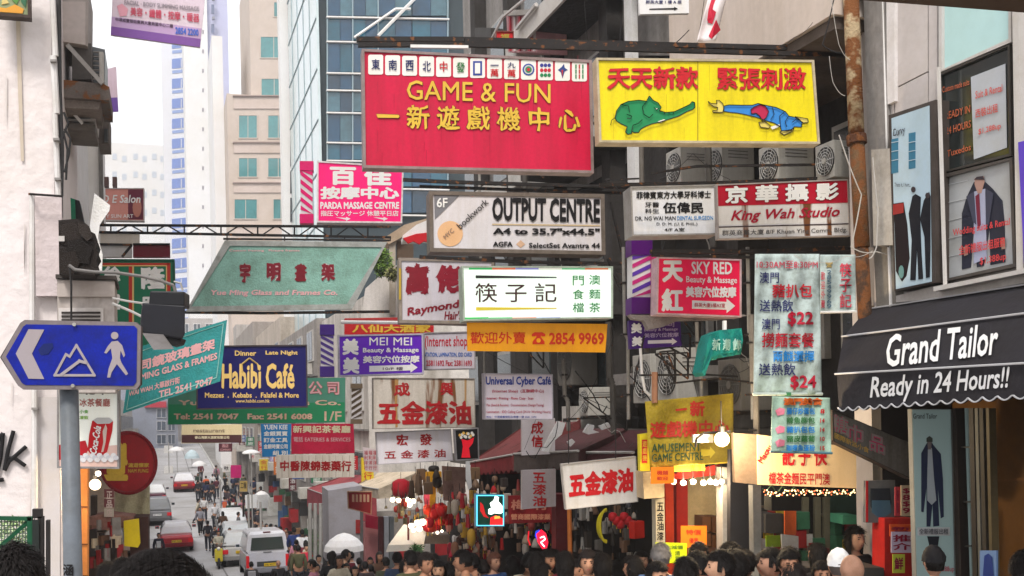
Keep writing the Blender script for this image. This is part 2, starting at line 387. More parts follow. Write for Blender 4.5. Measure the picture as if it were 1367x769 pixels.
# ------------------------------------------------------------------ the right row of the street, beyond the near tenements
def px_of(X, Yv, Z):
    v = CR3.transposed()@Vector((X, Yv, Z)); return CX-v.x/v.z*FPX, HY+v.y/v.z*FPX
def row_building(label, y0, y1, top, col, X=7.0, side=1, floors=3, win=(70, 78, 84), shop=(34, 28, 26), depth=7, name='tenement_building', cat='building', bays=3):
    g = G((y0+y1)/2); X1 = X+side*depth
    t = thing(name, label, cat, (X+side*depth/2, (y0+y1)/2, g))
    h = 3.1
    MB().bb(min(X, X1), max(X, X1), y0+.02, y1-.02, g+h, top).build('wall', mat(col, .85, .45, .5, streak=1, bump=.4), t)
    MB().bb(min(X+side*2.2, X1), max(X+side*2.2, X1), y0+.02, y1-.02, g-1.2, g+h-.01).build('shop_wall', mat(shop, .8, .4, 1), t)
    n = max(1, int(round((y1-y0)/3.6)))
    for i in range(n+1):
        y = y0+.15+(y1-y0-.3)*i/n; MB().bb(min(X+side*.05, X+side*2.2), max(X+side*.05, X+side*2.2), y-.14, y+.14, g-1.2, g+h-.01).build('shop_pier', mat((150, 142, 136), .8, .4, 1), t)
    for f in range(floors):
        z = g+h+.7+f*3
        if z+1.6 > top: break
        for i in range(n):
            yc = y0+(y1-y0)*(i+.5)/n; a, b = sorted((X-side*.08, X+side*.04))
            fo = child_of(MB().bb(a, b, yc-.95, yc+.95, z, z+1.5).build('window', mat((196, 192, 188), .6, .3), t))
            for s in (-1, 1):
                a2, b2 = sorted((X-side*.1, X-side*.07)); MB().bb(a2, b2, yc+s*.47-.4, yc+s*.47+.4, z+.08, z+1.42).build('pane', glass(win, .15), fo)
            if (i+f) % 2 == 0:
                a3, b3 = sorted((X-side*.75, X-side*.02)); MB().bb(a3, b3, yc-.4, yc+.4, z-.62, z-.1).build('air_conditioner', mat((205, 200, 192), .6, .35), t)
        a, b = sorted((X-side*.16, X)); MB().bb(a, b, y0+.03, y1-.03, z-.75, z-.68).build('ledge', CONC, t)
    return t
row_building('pale four storey tenement far along the right side of the street', 104, 148, 9, (190, 182, 176), bays=4)
row_building('grey weathered tenement on the right behind the parked cars', 84, 103.5, 7.5, (168, 158, 150), X=6.9)
row_building('cream tenement with rusty streaks on the right beyond the medicine sign', 66, 83.6, 6.2, (198, 184, 170), X=7.1)
row_building('low concrete tenement on the right beside the white van', 49.5, 65.6, 4.6, (160, 152, 146))
row_building('white walled low building with sloping parapet behind the MEI MEI sign', 38, 49.2, 4.4, (222, 214, 206), X=7.2)
# left row
row_building('tall pale building along the left side far down the street', 100, 147, 2, (206, 202, 200), X=-3.6, side=-1)
row_building('old brown tenement on the left beyond the round red sign', 52, 99.5, 1, (176, 160, 146), X=-3.4, side=-1)
row_building('left shop house with cream wall behind the cream cloth', 25, 51.5, 9, (214, 196, 178), X=-2.6, side=-1)
# the near white stucco building on the left
STUC = mat((236, 226, 224), .92, .16, .5, bump=1.0)
t = thing('stucco_building', 'near white stucco corner building filling the left edge', 'building', (-4, 14, G(13)))
P = planeY(12.0); XL = X_at(79, 12.0)
block(t, 'wall', -7.5, XL, 12.02, 15.5, -4.5, 12, STUC)
block(t, 'rear_wall', -7.5, XL-.12, 15.52, 20, -1.2, 12, mat((232, 228, 226), .9, .2, .5))
shape(P, [(74, -10), (81, -10), (84, 290), (77, 290)], (60, 58, 58), t, 'corner_gap', .01, .03)
for (x0, y0, x1, y1, rr) in ((67, -5, 73, 75, .03), (68, 75, 75, 152, .035), (70, 152, 78, 262, .03), (40, 258, 43, 470, .03), (43, 470, 46, 690, .03)):
    MB().tube(P.at(x0+3, y0, .07), P.at((x1+x0)/2+4 if x0 > 60 else x1, y1, .07), rr, 8).build('drain_pipe', mat((226, 222, 220), .5, .2), t)
for (x, y) in ((71, 80), (75, 185), (77, 238), (46, 545)): pp(MB(), P, rc(x-4, y-1, x+4, y+2), .16, .15).build('pipe_bracket', mat((150, 145, 142), .5, .3), t)
MB().tube(P.at(38, 259, .25), P.at(84, 262, .25), .012).tube(P.at(41, 259, .0), P.at(41, 259, .26), .012).build('iron_bar', STEEL, t)
pp(MB(), P, [(46, 263), (82, 263), (84, 395), (48, 395)], .1, .1).build('buttress', mat((214, 200, 200), .9, .25, .8, bump=.8), t)
shape(P, [(21, 20), (27, 20), (29, 110), (32, 215), (28, 215), (24, 120)], (205, 190, 172), t, 'rust_streak', .004, .003)
shape(P, [(50, 530), (80, 530), (80, 769), (56, 769)], (214, 206, 204), t, 'plaster_patch', .004, .003)
# spray painted graffiti
for pts in ([(-4, 590), (4, 578), (1, 610), (-6, 640)], [(18, 575), (11, 600), (6, 628), (12, 616), (35, 596)], [(10, 612), (20, 612), (34, 622)], [(-4, 642), (5, 640)]):
    mb = MB()
    for a, b in zip(pts, pts[1:]): mb.tube(P.at(*a, .012), P.at(*b, .012), .022, 6)
    mb.build('graffiti', mat((28, 26, 28), .6, 0), t)
# bay windows and boards above the lane on the left
t = thing('bay_window', 'upper grey bay window projecting from the white building', 'bay window', (XL+.3, 14, 4.2))
P = planeY(13.6)
pp(MB(), P, [(80, -20), (118, -20), (117, 62), (81, 56)], .9).build('bay_body', mat((176, 166, 160), .8, .35, 1), t)
pp(MB(), P, [(81, 2), (114, 2), (114, 60), (81, 55)], .05, .04).build('board', mat((196, 184, 178), .8, .3, 1), t)
pp(MB(), P, [(96, 58), (122, 58), (122, 106), (96, 106)], .5, -.1).build('window', mat((92, 86, 82), .6, .3), t)
pp(MB(), P, [(114, 60), (140, 66), (140, 112), (118, 108)], .8, -.5).build('pane', glass((70, 74, 76), .3), t)
for k in range(7): pp(MB(), P, rc(118, 68+k*6, 138, 69.5+k*6, .05), .03, -.42).build('louvre', mat((150, 144, 140), .7, .2), t)
pp(MB(), P, [(82, 106), (138, 112), (146, 116), (146, 134), (84, 130)], 1.0, .1).build('sill_beam', mat((112, 102, 96), .8, .5, 3, rust=.3), t)
pp(MB(), P, [(84, 131), (134, 136), (132, 146), (84, 144)], .9, .02).build('sill_beam', mat((142, 130, 122), .8, .5, 3), t)
MB().tube(P.at(90, 60, .15), P.at(137, 112, .15), .035, 4).build('strut', mat((170, 165, 160), .6, .3), t)
MB().path([P.at(135, 70, -.05), P.at(136, 112, -.05)], .03).build('strut', mat((200, 195, 190), .6, .3), t)
t = thing('bay_window', 'lower small bay window with white frame under the upper bay', 'bay window', (XL+.3, 14.5, 3.2))
P = planeY(14.0)
pp(MB(), P, [(84, 146), (128, 146), (127, 162), (84, 162)], .8).build('bay_body', mat((200, 194, 190), .8, .3, 1), t)
pp(MB(), P, rc(107, 147, 121, 158), .05, .03).build('pane', glass((60, 62, 64), .3), t)
pp(MB(), P, rc(88, 147, 104, 158), .05, .03).build('pane', glass((60, 62, 64), .3), t)
MB().tube(P.at(90, 142, .1), P.at(110, 165, .1), .025, 4).build('strut', WHITE, t)
pp(MB(), P, [(84, 163), (127, 166), (127, 175), (84, 172)], .8, .05).build('sill_beam', mat((120, 112, 106), .8, .5, 3), t)
pp(MB(), P, rc(131, 155, 146, 192), .6, -.9).build('shutter', mat((120, 110, 104), .8, .4, 3), t)
pp(MB(), P, rc(139, 172, 144, 189), .05, -.84).build('pane', glass((60, 62, 64), .3), t)
t = thing('side_building', 'white building slice with window shutters beyond the bays at left', 'building', (-2.5, 22, G(22)))
Pw = planeY(21.0); pp(MB(), Pw, [(86, 175), (133, 176), (137, 560), (88, 560)], 2.0).build('wall', mat((236, 232, 230), .85, .15, .6), t)
for (x, y) in ((139, 236), (150, 236)): pp(MB(), Pw, rc(x, y, x+6, y+12), .2, .1).build('window', mat((110, 84, 80), .5, .3), t)
MB().tube(Pw.at(134, 190, .1), Pw.at(136, 300, .1), .04).build('drain_pipe', mat((120, 116, 112), .5, .3), t)
# black cables looping down the corner
for k, pts in enumerate(([(85, 150), (91, 165), (85, 178), (90, 200), (88, 240)], [(86, 172), (94, 185), (92, 205), (86, 230)], [(80, 0), (81, 120), (84, 200), (83, 262)])):
    P = planeY(11.9); tag(MB().path([P.at(*p, .1) for p in pts], .012).build('cable', CABLE), ['black cable looping off the corner by the lower bay', 'thin black cable bulging beside the drain pipe', 'long black cable down the corner of the white building'][k], 'cable')
# cabinet with vent
P = planeY(11.3)
t = thing('vent_cabinet', 'weathered grey plaster cabinet with louvred vent above the blue direction sign', 'cabinet', P.at(115, 440, -.4))
pp(MB(), P, [(76, 366), (152, 369), (154, 524), (78, 524)], .8).build('housing', mat((188, 178, 172), .85, .45, 1.2, streak=1, bump=.5), t)
pp(MB(), P, [(74, 366), (155, 368), (155, 373), (74, 371)], .9, .08).build('lid', mat((80, 74, 70), .8, .4), t)
pp(MB(), P, [(77, 374), (153, 376), (153, 396), (77, 396)], .05, .045).build('band', mat((198, 186, 180), .85, .35, 1), t)
pp(MB(), P, [(78, 411), (138, 411), (138, 440), (78, 440)], .05, .04).build('vent_frame', mat((212, 204, 200), .7, .3), t)
for k in range(5): pp(MB(), P, rc(82, 416+k*5, 134, 418.6+k*5), .03, .055).build('louvre', mat((58, 52, 50), .8, .3), t)
# black tarpaulined horn
P = planeY(10.9)
t = thing('wrapped_lamp_box', 'black tarpaulin wrapped box with torn edge on top of the cabinet', 'wrapped box', P.at(105, 366, -.2))
pp(MB(), P, [(78, 294), (104, 292), (114, 298), (119, 302), (121, 309), (127, 312), (127, 320), (131, 324), (128, 333), (132, 340), (128, 347), (131, 357), (126, 367), (79, 366)], .45).build('tarpaulin', mat((40, 33, 30), .75, .4, 5, bump=.6), t)
for k, pts in enumerate(([(80, 300), (100, 297), (112, 312), (104, 330), (82, 326)], [(88, 322), (112, 318), (124, 330), (118, 352), (92, 350)], [(80, 340), (100, 334), (106, 352), (98, 366), (80, 365)], [(104, 298), (117, 300), (124, 316), (116, 322), (106, 312)])): pp(MB(), P, pts, .03, .012+.012*k).build('fold', mat(((52, 44, 40), (34, 28, 26), (46, 38, 34), (60, 52, 48))[k], .75, .4, 8, bump=1), t)
pp(MB(), P, rc(78, 315, 86, 322), .03, .03).build('tape', mat((196, 190, 186), .6, .2), t)
P = planeY(12.6)
t = thing('sign_box', 'slim green and black sign box edge above the tarpaulin', 'sign', P.at(103, 295, -.1))
pp(MB(), P, [(94, 264), (106, 268), (112, 296), (95, 296)], .25).build('casing', BLACK, t)
pp(MB(), P, [(94, 264), (100, 266), (101, 296), (95, 296)], .05, .03).build('face', mat((20, 110, 80), .5, .2), t)
P = planeY(12.2)
t = thing('torn_banner', 'loose torn white cloth strip hanging beside the tarpaulin box', 'cloth strip', P.at(132, 365))
pp(MB(), P, [(126, 258), (147, 274), (146, 281), (133, 300), (131, 318), (137, 340), (136, 362), (130, 364), (126, 340), (121, 330), (120, 300)], .03).build('cloth', mat((236, 234, 232), .9, .2, 3, bump=.5), t)
# ------------------------------------------------------------------ right: tailor building (nearest)
FX = planeX(7.0)
STONE = mat((206, 198, 196), .7, .18, .8, bump=.2); FRAME = mat((205, 200, 196), .45, .15, 3)
t = thing('tailor_building', 'pale stone panelled building with shop windows at the right edge', 'building', (8.5, 6.5, G(6.5)))
MB().bb(7.02, 11, 3.2, 9.2, 1.02, 9).build('wall', mat((150, 144, 142), .8, .2), t)
MB().bb(9.4, 11, 3.2, 9.2, -4, 1.0).build('inner_wall', mat((120, 96, 60), .8, .3), t)
# stone cladding panels
for pts in ([(1195, -40), (1238, -40), (1238, 95), (1195, 117)], [(1195, 119), (1238, 97), (1238, 350), (1195, 368)], [(1240, -40), (1251, -40), (1252, 380), (1240, 384)], [(1164, -40), (1193, -40), (1194, 470), (1168, 470)]):
    pp(MB(), FX, pts, .03, .02).build('stone_panel', STONE, t)
pp(MB(), FX, [(1183, -40), (1194, -40), (1194, 135), (1184, 140)], .06, .06).build('pilaster_edge', mat((228, 222, 220), .7, .2), t)
def framed(pts, fw, gm, name='shop_window', fcol=FRAME, dep=.06):
    f = MB(); iq = inset(pts, fw)
    for i in range(4): pp(f, FX, [pts[i], pts[(i+1) % 4], iq[(i+1) % 4], iq[i]], dep+.03, dep)
    fo = child_of(f.build(name, fcol, t)); pp(MB(), FX, iq, .02, .025).build('pane', gm, fo); return fo
framed([(1253, -60), (1350, -110), (1350, 56), (1253, 97)], 4, mat((176, 208, 208), .25, .15, .5, emit=.12))
f2 = framed([(1251, 98), (1348, 59), (1350, 208), (1253, 232)], 3, glass((48, 54, 54), .12), fcol=mat((70, 66, 62), .5, .3))
shape(FX, [(1296, 103), (1342, 85), (1344, 197), (1300, 213)], (186, 190, 196), f2, 'poster', .034)
for s, y, x0, x1, h in (('Suit & Rental', 122, 1302, 1338, 10), ('西裝出租', 146, 1302, 1332, 12), ('$1,288up', 172, 1306, 1336, 10)):
    lettering(FX, s, (x0, y, x1, y+h), mat((214, 88, 76), .6, 0), f2, sl=-.28, off=.045)
for s, y, x0, x1, h in (('Custom made suits', 112, 1258, 1294, 8), ('READY IN', 146, 1262, 1295, 10), ('24 HOURS', 166, 1263, 1296, 10), ('Tuxedos', 197, 1264, 1296, 9)):
    lettering(FX, s, (x0, y+4, x1, y+4+h), mat((190, 98, 62), .6, 0), f2, sl=-.3, off=.045)
f3 = framed([(1254, 234), (1351, 210), (1356, 356), (1259, 376)], 4, mat((176, 178, 180), .3, .1), fcol=mat((86, 80, 76), .5, .3))
f3b = f3
NAVY = mat((44, 46, 60), .8, .1)
shape(FX, [(1300, 243), (1312, 240), (1325, 252), (1338, 268), (1341, 300), (1342, 350), (1322, 354), (1321, 305), (1313, 355), (1304, 357), (1300, 300), (1296, 357), (1284, 360), (1284, 285), (1290, 264)], (44, 46, 60), f3, 'coat_print', .03)
shape(FX, [(1300, 256), (1315, 252), (1317, 345), (1300, 352)], (170, 174, 200), f3, 'shirt_print', .036)
shape(FX, [(1301, 238), (1313, 235), (1314, 243), (1310, 258), (1305, 258), (1301, 246)], (176, 140, 128), f3, 'face_print', .038)
shape(FX, [(1300, 240), (1304, 236), (1312, 235), (1314, 240)], (60, 50, 56), f3, 'hat_print', .042)
for s, y, x0, x1, h in (('Wedding suits & Rental', 300, 1272, 1348, 12), ('全新禮服出租服務', 322, 1280, 1342, 13), ('$1,388up', 338, 1308, 1343, 12)):
    lettering(FX, s, (x0, y+6, x1, y+6+h), mat((214, 70, 70), .6, 0), f3, sl=-.2, off=.05)
pp(MB(), FX, [(1350, -60), (1358, -60), (1366, 362), (1357, 364)], .12, .12).build('window_post', FRAME, t)
pp(MB(), FX, [(1246, 383), (1400, 352), (1400, 358), (1246, 389)], .2, .2).build('window_sill', FRAME, t)
pp(MB(), FX, [(1196, 395), (1246, 382), (1400, 358), (1400, 372), (1250, 398), (1196, 404)], .1, .1).build('fascia', mat((190, 184, 180), .6, .3), t)
pp(MB(), FX, [(1359, 190), (1375, 186), (1380, 350), (1367, 352)], .03, .14).build('purple_panel', mat((96, 70, 190), .6, .1), t)
MB().tube(FX.at(1176, -20, .08), FX.at(1190, 420, .08), .02).build('conduit', WHITE, t)
MB().tube(FX.at(1253, 90, .14), FX.at(1262, 385, .14), .02).build('conduit', FRAME, t)
MB().bb(7.05, 7.4, 9.21, 9.5, -3.5, 9).build('end_pillar', STONE, t)
# light box poster with two printed figures beside a car
P = planeX(6.82)
t = thing('poster_case', 'tall pale blue poster case with two dark suited figures printed on it', 'poster', P.at(1218, 386))
q = [(1186, 154), (1249, 133), (1249, 377), (1194, 389)]
pp(MB(), P, q, .16).build('case', mat((78, 70, 66), .5, .4, 5), t)
iq = [(1190, 158), (1240, 141), (1243, 376), (1196, 386)]
shape(P, iq, (178, 200, 214), t, 'poster_sheet', .01, .008)
lettering(P, 'Curvy', (1192, 172, 1208, 186), mat((70, 70, 80)), t, sl=-.3, off=.02, jit=.4)
lettering(P, 'Thats it, I hurt...', (1194, 244, 1216, 250), mat((90, 92, 100)), t, off=.02)
for x in (1213, 1190): 
    shape(P, rc(x, 178 if x > 1200 else 186, x+9, 226 if x > 1200 else 232, -.2), (60, 120, 150), t, 'window_print', .012)
    for k in range(1, 4): shape(P, rc(x, 178+k*12, x+9, 179+k*12, -.2), (180, 200, 214), t, 'glazing_print', .016)
for pts in ([(1218, 262), (1222, 259), (1229, 263), (1228, 290), (1230, 340), (1232, 372), (1226, 373), (1224, 330), (1222, 374), (1215, 374), (1217, 320), (1213, 285)], [(1233, 268), (1240, 256), (1242, 262), (1242, 330), (1241, 370), (1236, 371), (1234, 316), (1228, 292)]):
    shape(P, pts, (24, 26, 34), t, 'suit_print', .016)
shape(P, [(1219+3*math.cos(a), 253+4*math.sin(a)) for a in [i*.6283 for i in range(10)]], (60, 50, 54), t, 'head_print', .018)
shape(P, [(1238+3*math.cos(a), 261+4*math.sin(a)) for a in [i*.6283 for i in range(10)]], (60, 50, 54), t, 'head_print', .02)
shape(P, [(1192, 272), (1206, 270), (1211, 300), (1214, 345), (1210, 368), (1204, 376), (1196, 362), (1194, 300)], (30, 22, 26), t, 'car_print', .014)
shape(P, [(1192, 273), (1206, 271), (1206, 284), (1192, 287)], (150, 48, 44), t, 'car_roof_print', .02)
shape(P, [(1203+3.5*math.cos(a), 363+9*math.sin(a)) for a in [i*.6283 for i in range(10)]], (100, 140, 140), t, 'wheel_print', .02)
# overhead brown canopy slab, top right
t_ = ray(1145, -3)*5.2; P = facing(1145, 0, 5.2, 14)
_z = 2.0; pa, pb = [ray(*q)*(_z/ray(*q).z) for q in ((1146, 0), (1420, 21))]
cb = MB().prism([pa, pb, Vector((7.0, pb.y+(7-pb.x)*(pb.y-pa.y)/(pb.x-pa.x), _z)), Vector((7.0, -6, _z)), Vector((pa.x+.3, -6, _z))], (0, 0, .28))
tag(cb.build('canopy_slab', mat((86, 66, 52), .8, .4, 1)), 'brown canopy slab overhead in the top right corner', 'canopy')
# tailor awning
pA, pB = planeX(6.92), planeX(6.25)
pC, pD = planeX(6.0), planeX(5.98)
AWN = mat((44, 42, 47), .75, .35, 1.2, bump=.3); PIPE = mat((196, 196, 200), .6, .1)
t = thing('shop_awning', 'black tailor awning with white piping and scalloped hem at right', 'awning', pC.at(1250, 530))
rA = [pA.at(1156, 414), pA.at(1420, 373)]; rB = [pB.at(1126, 450), pB.at(1420, 413)]; rCc = [pC.at(1117, 500), pC.at(1420, 483)]
rD = [pD.at(1120, 545), pD.at(1420, 523)]
def quadstrip(a, b, nseg=14, th=.012, sag=0):
    V = []; F = []
    for k, r in enumerate((a, b)):
        for i in range(nseg+1):
            u = i/nseg; p = r[0].lerp(r[1], u); V.append(p)
    V += [v+Vector((.02, 0, -.012)) for v in V]; n = nseg+1
    for i in range(nseg): F += [(i, i+1, n+i+1, n+i), (2*n+i, 3*n+i, 3*n+i+1, 2*n+i+1), (n+i, n+i+1, 3*n+i+1, 3*n+i), (i, i+1, 2*n+i+1, 2*n+i)]
    F += [(0, n, 3*n, 2*n), (n-1, 2*n-1, 4*n-1, 3*n-1)]
    return MB().add(V, F)
quadstrip(rA, rB).build('upper_slope', AWN, t); quadstrip(rB, rCc).build('front_slope', AWN, t)
mb = MB(); V = []; n = 150
for i in range(n+1):
    u = i/n; a = rCc[0].lerp(rCc[1], u); b = rD[0].lerp(rD[1], u); V += [a, b+Vector((0, 0, -.035*abs(math.sin(u*math.pi*17))+.0))]
mb.add(V+[v+Vector((.012, 0, 0)) for v in V], [(2*i, 2*i+2, 2*i+3, 2*i+1) for i in range(n)]+[(2*i+2*n+2, 2*i+1+2*n+2, 2*i+3+2*n+2, 2*i+2+2*n+2) for i in range(n)])
mb.build('valance', AWN, t)
hem = MB(); hem.path([rD[0].lerp(rD[1], i/n)+Vector((-.012, 0, -.035*abs(math.sin(i/n*math.pi*17))+.006)) for i in range(n+1)], .007, 4); hem.build('scalloped_piping', PIPE, t)
for r in (rA, rB, rCc): MB().tube(r[0]-Vector((.02, 0, -.005)), r[1]-Vector((.02, 0, -.005)), .009, 5).build('piping', PIPE, t)
MB().add([rA[0], rB[0], rCc[0], rD[0], Vector((6.95, rD[0].y, rD[0].z))], [(0, 1, 2, 3, 4)]).build('side_panel', AWN, t)
PT = plane3(rB[0], rB[1], rCc[0]); WLET = mat((226, 226, 228), .6, .05)
lettering(PT, 'Grand Tailor', (1181, 447, 1330, 491), WLET, t, bold=.022, sl=-.115, it=.1, off=.012)
PT2 = plane3(rCc[0], rCc[1], rD[0])
lettering(PT2, 'Ready in 24 Hours!!', (1160, 503, 1344, 540), WLET, t, bold=.022, sl=-.075, it=.12, off=.012)
# tailor shop front below
t = thing('tailor_shopfront', 'dim tailor shop front with ochre back wall and glazed door frames', 'shopfront', (7.5, 7.5, G(7.5)))
P = facing(1240, 660, 9.9, 12)
pp(MB(), P, [(1217, 546), (1271, 546), (1277, 800), (1224, 800)], .08).build('light_box_case', mat((150, 150, 148), .4, .2), t)
lp = child_of(shape(P, [(1218, 547), (1269, 547), (1275, 800), (1225, 800)], (150, 172, 170), t, 'poster_sheet', .01, emit=.06))
lettering(P, 'Grand Tailor', (1219, 552, 1251, 559), mat((50, 56, 60)), lp, off=.02)
NV = (38, 46, 74)
shape(P, [(1236, 594), (1241, 586), (1246, 594), (1256, 606), (1259, 640), (1260, 690), (1256, 692), (1252, 650), (1254, 702), (1246, 703), (1245, 672), (1242, 703), (1237, 703), (1237, 650), (1233, 684), (1230, 683), (1230, 605)], NV, lp, 'coat_print', .016)
shape(P, [(1239, 598), (1244, 598), (1247, 640), (1250, 668), (1244, 674), (1238, 668), (1238, 640)], (172, 180, 186), lp, 'shirt_print', .02)
shape(P, [(1238, 588), (1244, 588), (1243, 600), (1239, 600)], (120, 110, 110), lp, 'face_print', .022)
shape(P, [(1237, 585), (1241, 582), (1245, 585), (1245, 590), (1237, 590)], (60, 66, 60), lp, 'hat_print', .024)
shape(P, rc(1225, 704, 1268, 715), (196, 198, 200), lp, 'strip_print', .014); lettering(P, '全新禮服出租', (1227, 705.5, 1266, 713.5), mat((90, 90, 100)), lp, off=.02)
shape(P, [(1238, 716), (1254, 716), (1252, 730), (1241, 730)], (30, 34, 44), lp, 'garment_print', .018)
lettering(P, '$588up', (1254, 756, 1274, 765), mat((190, 60, 80)), lp, off=.02)
P = planeX(7.05)
pp(MB(), P, [(1271, 545), (1276, 545), (1284, 800), (1278, 800)], .1).build('door_jamb', mat((50, 42, 38), .6, .3), t)
pp(MB(), P, [(1277, 545), (1291, 545), (1298, 800), (1285, 800)], .03, -.1).build('frosted_glass', mat((150, 170, 168), .3, .15, .5, emit=.05), t)
for y in (596, 669, 728): pp(MB(), P, rc(1276, y, 1296, y+2), .05, -.05).build('glazing_bar', mat((60, 60, 58), .5, .3), t)
for x, w_, c in ((1293, 6, (60, 54, 48)), (1301, 4, (110, 108, 100)), (1307, 5, (66, 60, 52)), (1316, 4, (96, 84, 60))): pp(MB(), P, [(x, 545), (x+w_, 545), (x+w_+6, 800), (x+6, 800)], .08, .01).build('door_frame', mat(c, .5, .3), t)
Pb = planeX(7.9); pp(MB(), Pb, [(1250, 500), (1500, 500), (1500, 900), (1250, 900)], .05).build('ochre_wall', mat((112, 76, 34), .7, .45, .8), t)
pp(MB(), planeX(7.5), [(1330, 640), (1400, 636), (1400, 640), (1330, 643)], .02).build('shelf', mat((120, 80, 40), .7, .2), t)
pp(MB(), P, rc(1308, 735, 1330, 800), .02, .03).build('blue_notice', mat((110, 140, 190), .6, .1), t)
shape(P, [(1314, 742), (1319, 739), (1324, 744), (1326, 769), (1312, 769)], (40, 60, 130), t, 'figure_print', .04)
MB().bb(6.95, 9.4, 7.0, 7.02, -4, 1).build('party_wall', mat((90, 70, 46), .7, .3), t)
MB().bb(7.0, 9.4, 9.0, 9.15, -4, 1).build('party_wall', mat((60, 56, 54), .7, .3), t)
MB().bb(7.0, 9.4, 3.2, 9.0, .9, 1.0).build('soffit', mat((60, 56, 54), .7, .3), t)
# rusty drain pipe on its grey column
RUST = mat((188, 166, 132), .9, .4, 3, rust=.95, bump=1, streak=0)
P = planeX(6.75)
t = thing('rusty_drainpipe', 'thick peeling rusty drainpipe running down beside the camera studio sign', 'drainpipe', P.at(1160, 520))
MB().tube(P.at(1135, -30), P.at(1143.5, 183), .078, 14).build('pipe', RUST, t, smooth=True)
MB().tube(P.at(1143, 181), P.at(1144, 192), .1, 14).build('collar', mat((96, 62, 44), .9, .5, 5, rust=.6, bump=1), t)
MB().tube(P.at(1144, 192), P.at(1151, 330), .075, 14).build('pipe', mat((112, 84, 58), .9, .5, 4, rust=.9, bump=1), t, smooth=True)
MB().tube(P.at(1150, 330), P.at(1160, 530), .07, 12).build('pipe', mat((84, 62, 48), .9, .5, 4, rust=.8, bump=1), t, smooth=True)
P = planeX(6.9)
t = thing('concrete_column', 'pale concrete column behind the rusty drainpipe', 'column', P.at(1175, 460))
pp(MB(), P, [(1152, -30), (1175, -30), (1186, 330), (1162, 330)], .4).build('shaft', CONC, t)
pp(MB(), P, [(1163, 200), (1188, 198), (1192, 327), (1166, 328)], .2, .08).build('boxed_duct', mat((188, 182, 174), .8, .4, 2), t)
pp(MB(), P, [(1166, 329), (1192, 327), (1196, 410), (1170, 412)], .3, -.02).build('shaft_foot', mat((140, 134, 126), .9, .4, 2), t)
# ------------------------------------------------------------------ right: cluttered tenement (middle) and grey tenement (farther)
t = thing('tenement_building', 'dark cluttered tenement behind the big yellow and red signs', 'building', (9, 12.5, G(12)))
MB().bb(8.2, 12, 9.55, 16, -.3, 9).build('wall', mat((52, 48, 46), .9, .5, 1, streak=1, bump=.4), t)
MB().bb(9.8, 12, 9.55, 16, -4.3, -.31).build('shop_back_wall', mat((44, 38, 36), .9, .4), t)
BG = mat((214, 198, 186), .8, .2, .8, streak=1)
MB().bb(6.6, 8.19, 9.1, 12.7, 4.0, 9).build('enclosed_balcony', BG, t)
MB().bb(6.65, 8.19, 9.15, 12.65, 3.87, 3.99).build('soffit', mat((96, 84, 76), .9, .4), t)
for i in range(4): MB().bb(6.75+i*.34, 6.95+i*.34, 9.0, 9.09, 4.2, 5.2).build('louvre_panel', mat((150, 140, 132), .7, .3), t)
for z, x in ((.4, 7.1), (6.9, 6.8)): MB().bb(x, 8.19, 12.72, 15.9, z, z+.18).build('balcony_slab', CONC, t)
for y in (9.8, 12.9, 15.7): MB().bb(7.7, 8.19, y, y+.3, -.3, 9).build('pillar', CONCD, t)
for k, (y0, z0) in enumerate(((10.2, .6), (11.5, .6), (13.3, .9), (14.5, .9), (10.3, 2.3), (13.3, 3.0), (14.5, 3.0), (13.4, 5.2), (14.6, 5.2))):
    fo = child_of(MB().bb(8.1, 8.22, y0, y0+.95, z0, z0+1.2).build('window', mat((170, 166, 160), .6, .3), t))
    MB().bb(8.07, 8.1, y0+.08, y0+.87, z0+.08, z0+1.12).build('pane', glass((52, 60, 64), .15), fo)
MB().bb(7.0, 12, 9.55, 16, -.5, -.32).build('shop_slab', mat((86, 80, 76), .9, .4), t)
P = planeX(7.0)
pp(MB(), P, [(832, -30), (842, -30), (848, 245), (838, 245)], .1).build('white_downpipe', mat((222, 220, 218), .6, .25, 3), t)
pp(MB(), P, [(843, -30), (905, -30), (905, 74), (846, 74)], .06, -.3).build('concrete_patch', CONC, t)
pp(MB(), P, [(846, 190), (888, 190), (890, 245), (848, 245)], .06, -.4).build('concrete_patch', CONCD, t)
pp(MB(), P, [(962, -30), (985, -30), (988, 62), (964, 62)], .1, -.2).build('pillar_face', CONC, t)
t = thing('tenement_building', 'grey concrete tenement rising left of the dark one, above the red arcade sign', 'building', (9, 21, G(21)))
MB().bb(7.6, 12, 16.05, 26, 4.2, 12).build('wall', CONC, t); MB().bb(7.6, 12, 16.05, 26, -1.0, 4.19).build('lower_wall', mat((44, 41, 40), .9, .5, 1, streak=1), t)  # lower wall far darker: the shade of the recess is put into its colour
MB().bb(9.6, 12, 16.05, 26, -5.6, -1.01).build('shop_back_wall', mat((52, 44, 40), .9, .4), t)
MB().bb(7.0, 12, 16.05, 26, -1.25, -1.02).build('shop_slab', mat((110, 104, 98), .9, .4), t)
for z in (1.6, 4.4, 7.0): MB().bb(6.6, 7.59, 16.1, 18.9, z, z+.16).build('balcony_slab', CONCD, t)
MB().bb(6.55, 6.6, 16.1, 18.9, 6.9, 7.25).build('slab_edge', mat((206, 200, 194), .8, .2), t)
for y in (16.3, 19.0, 21.5, 24.0): MB().bb(7.3, 7.59, y, y+.35, -1, 12).build('pillar', CONCD, t)
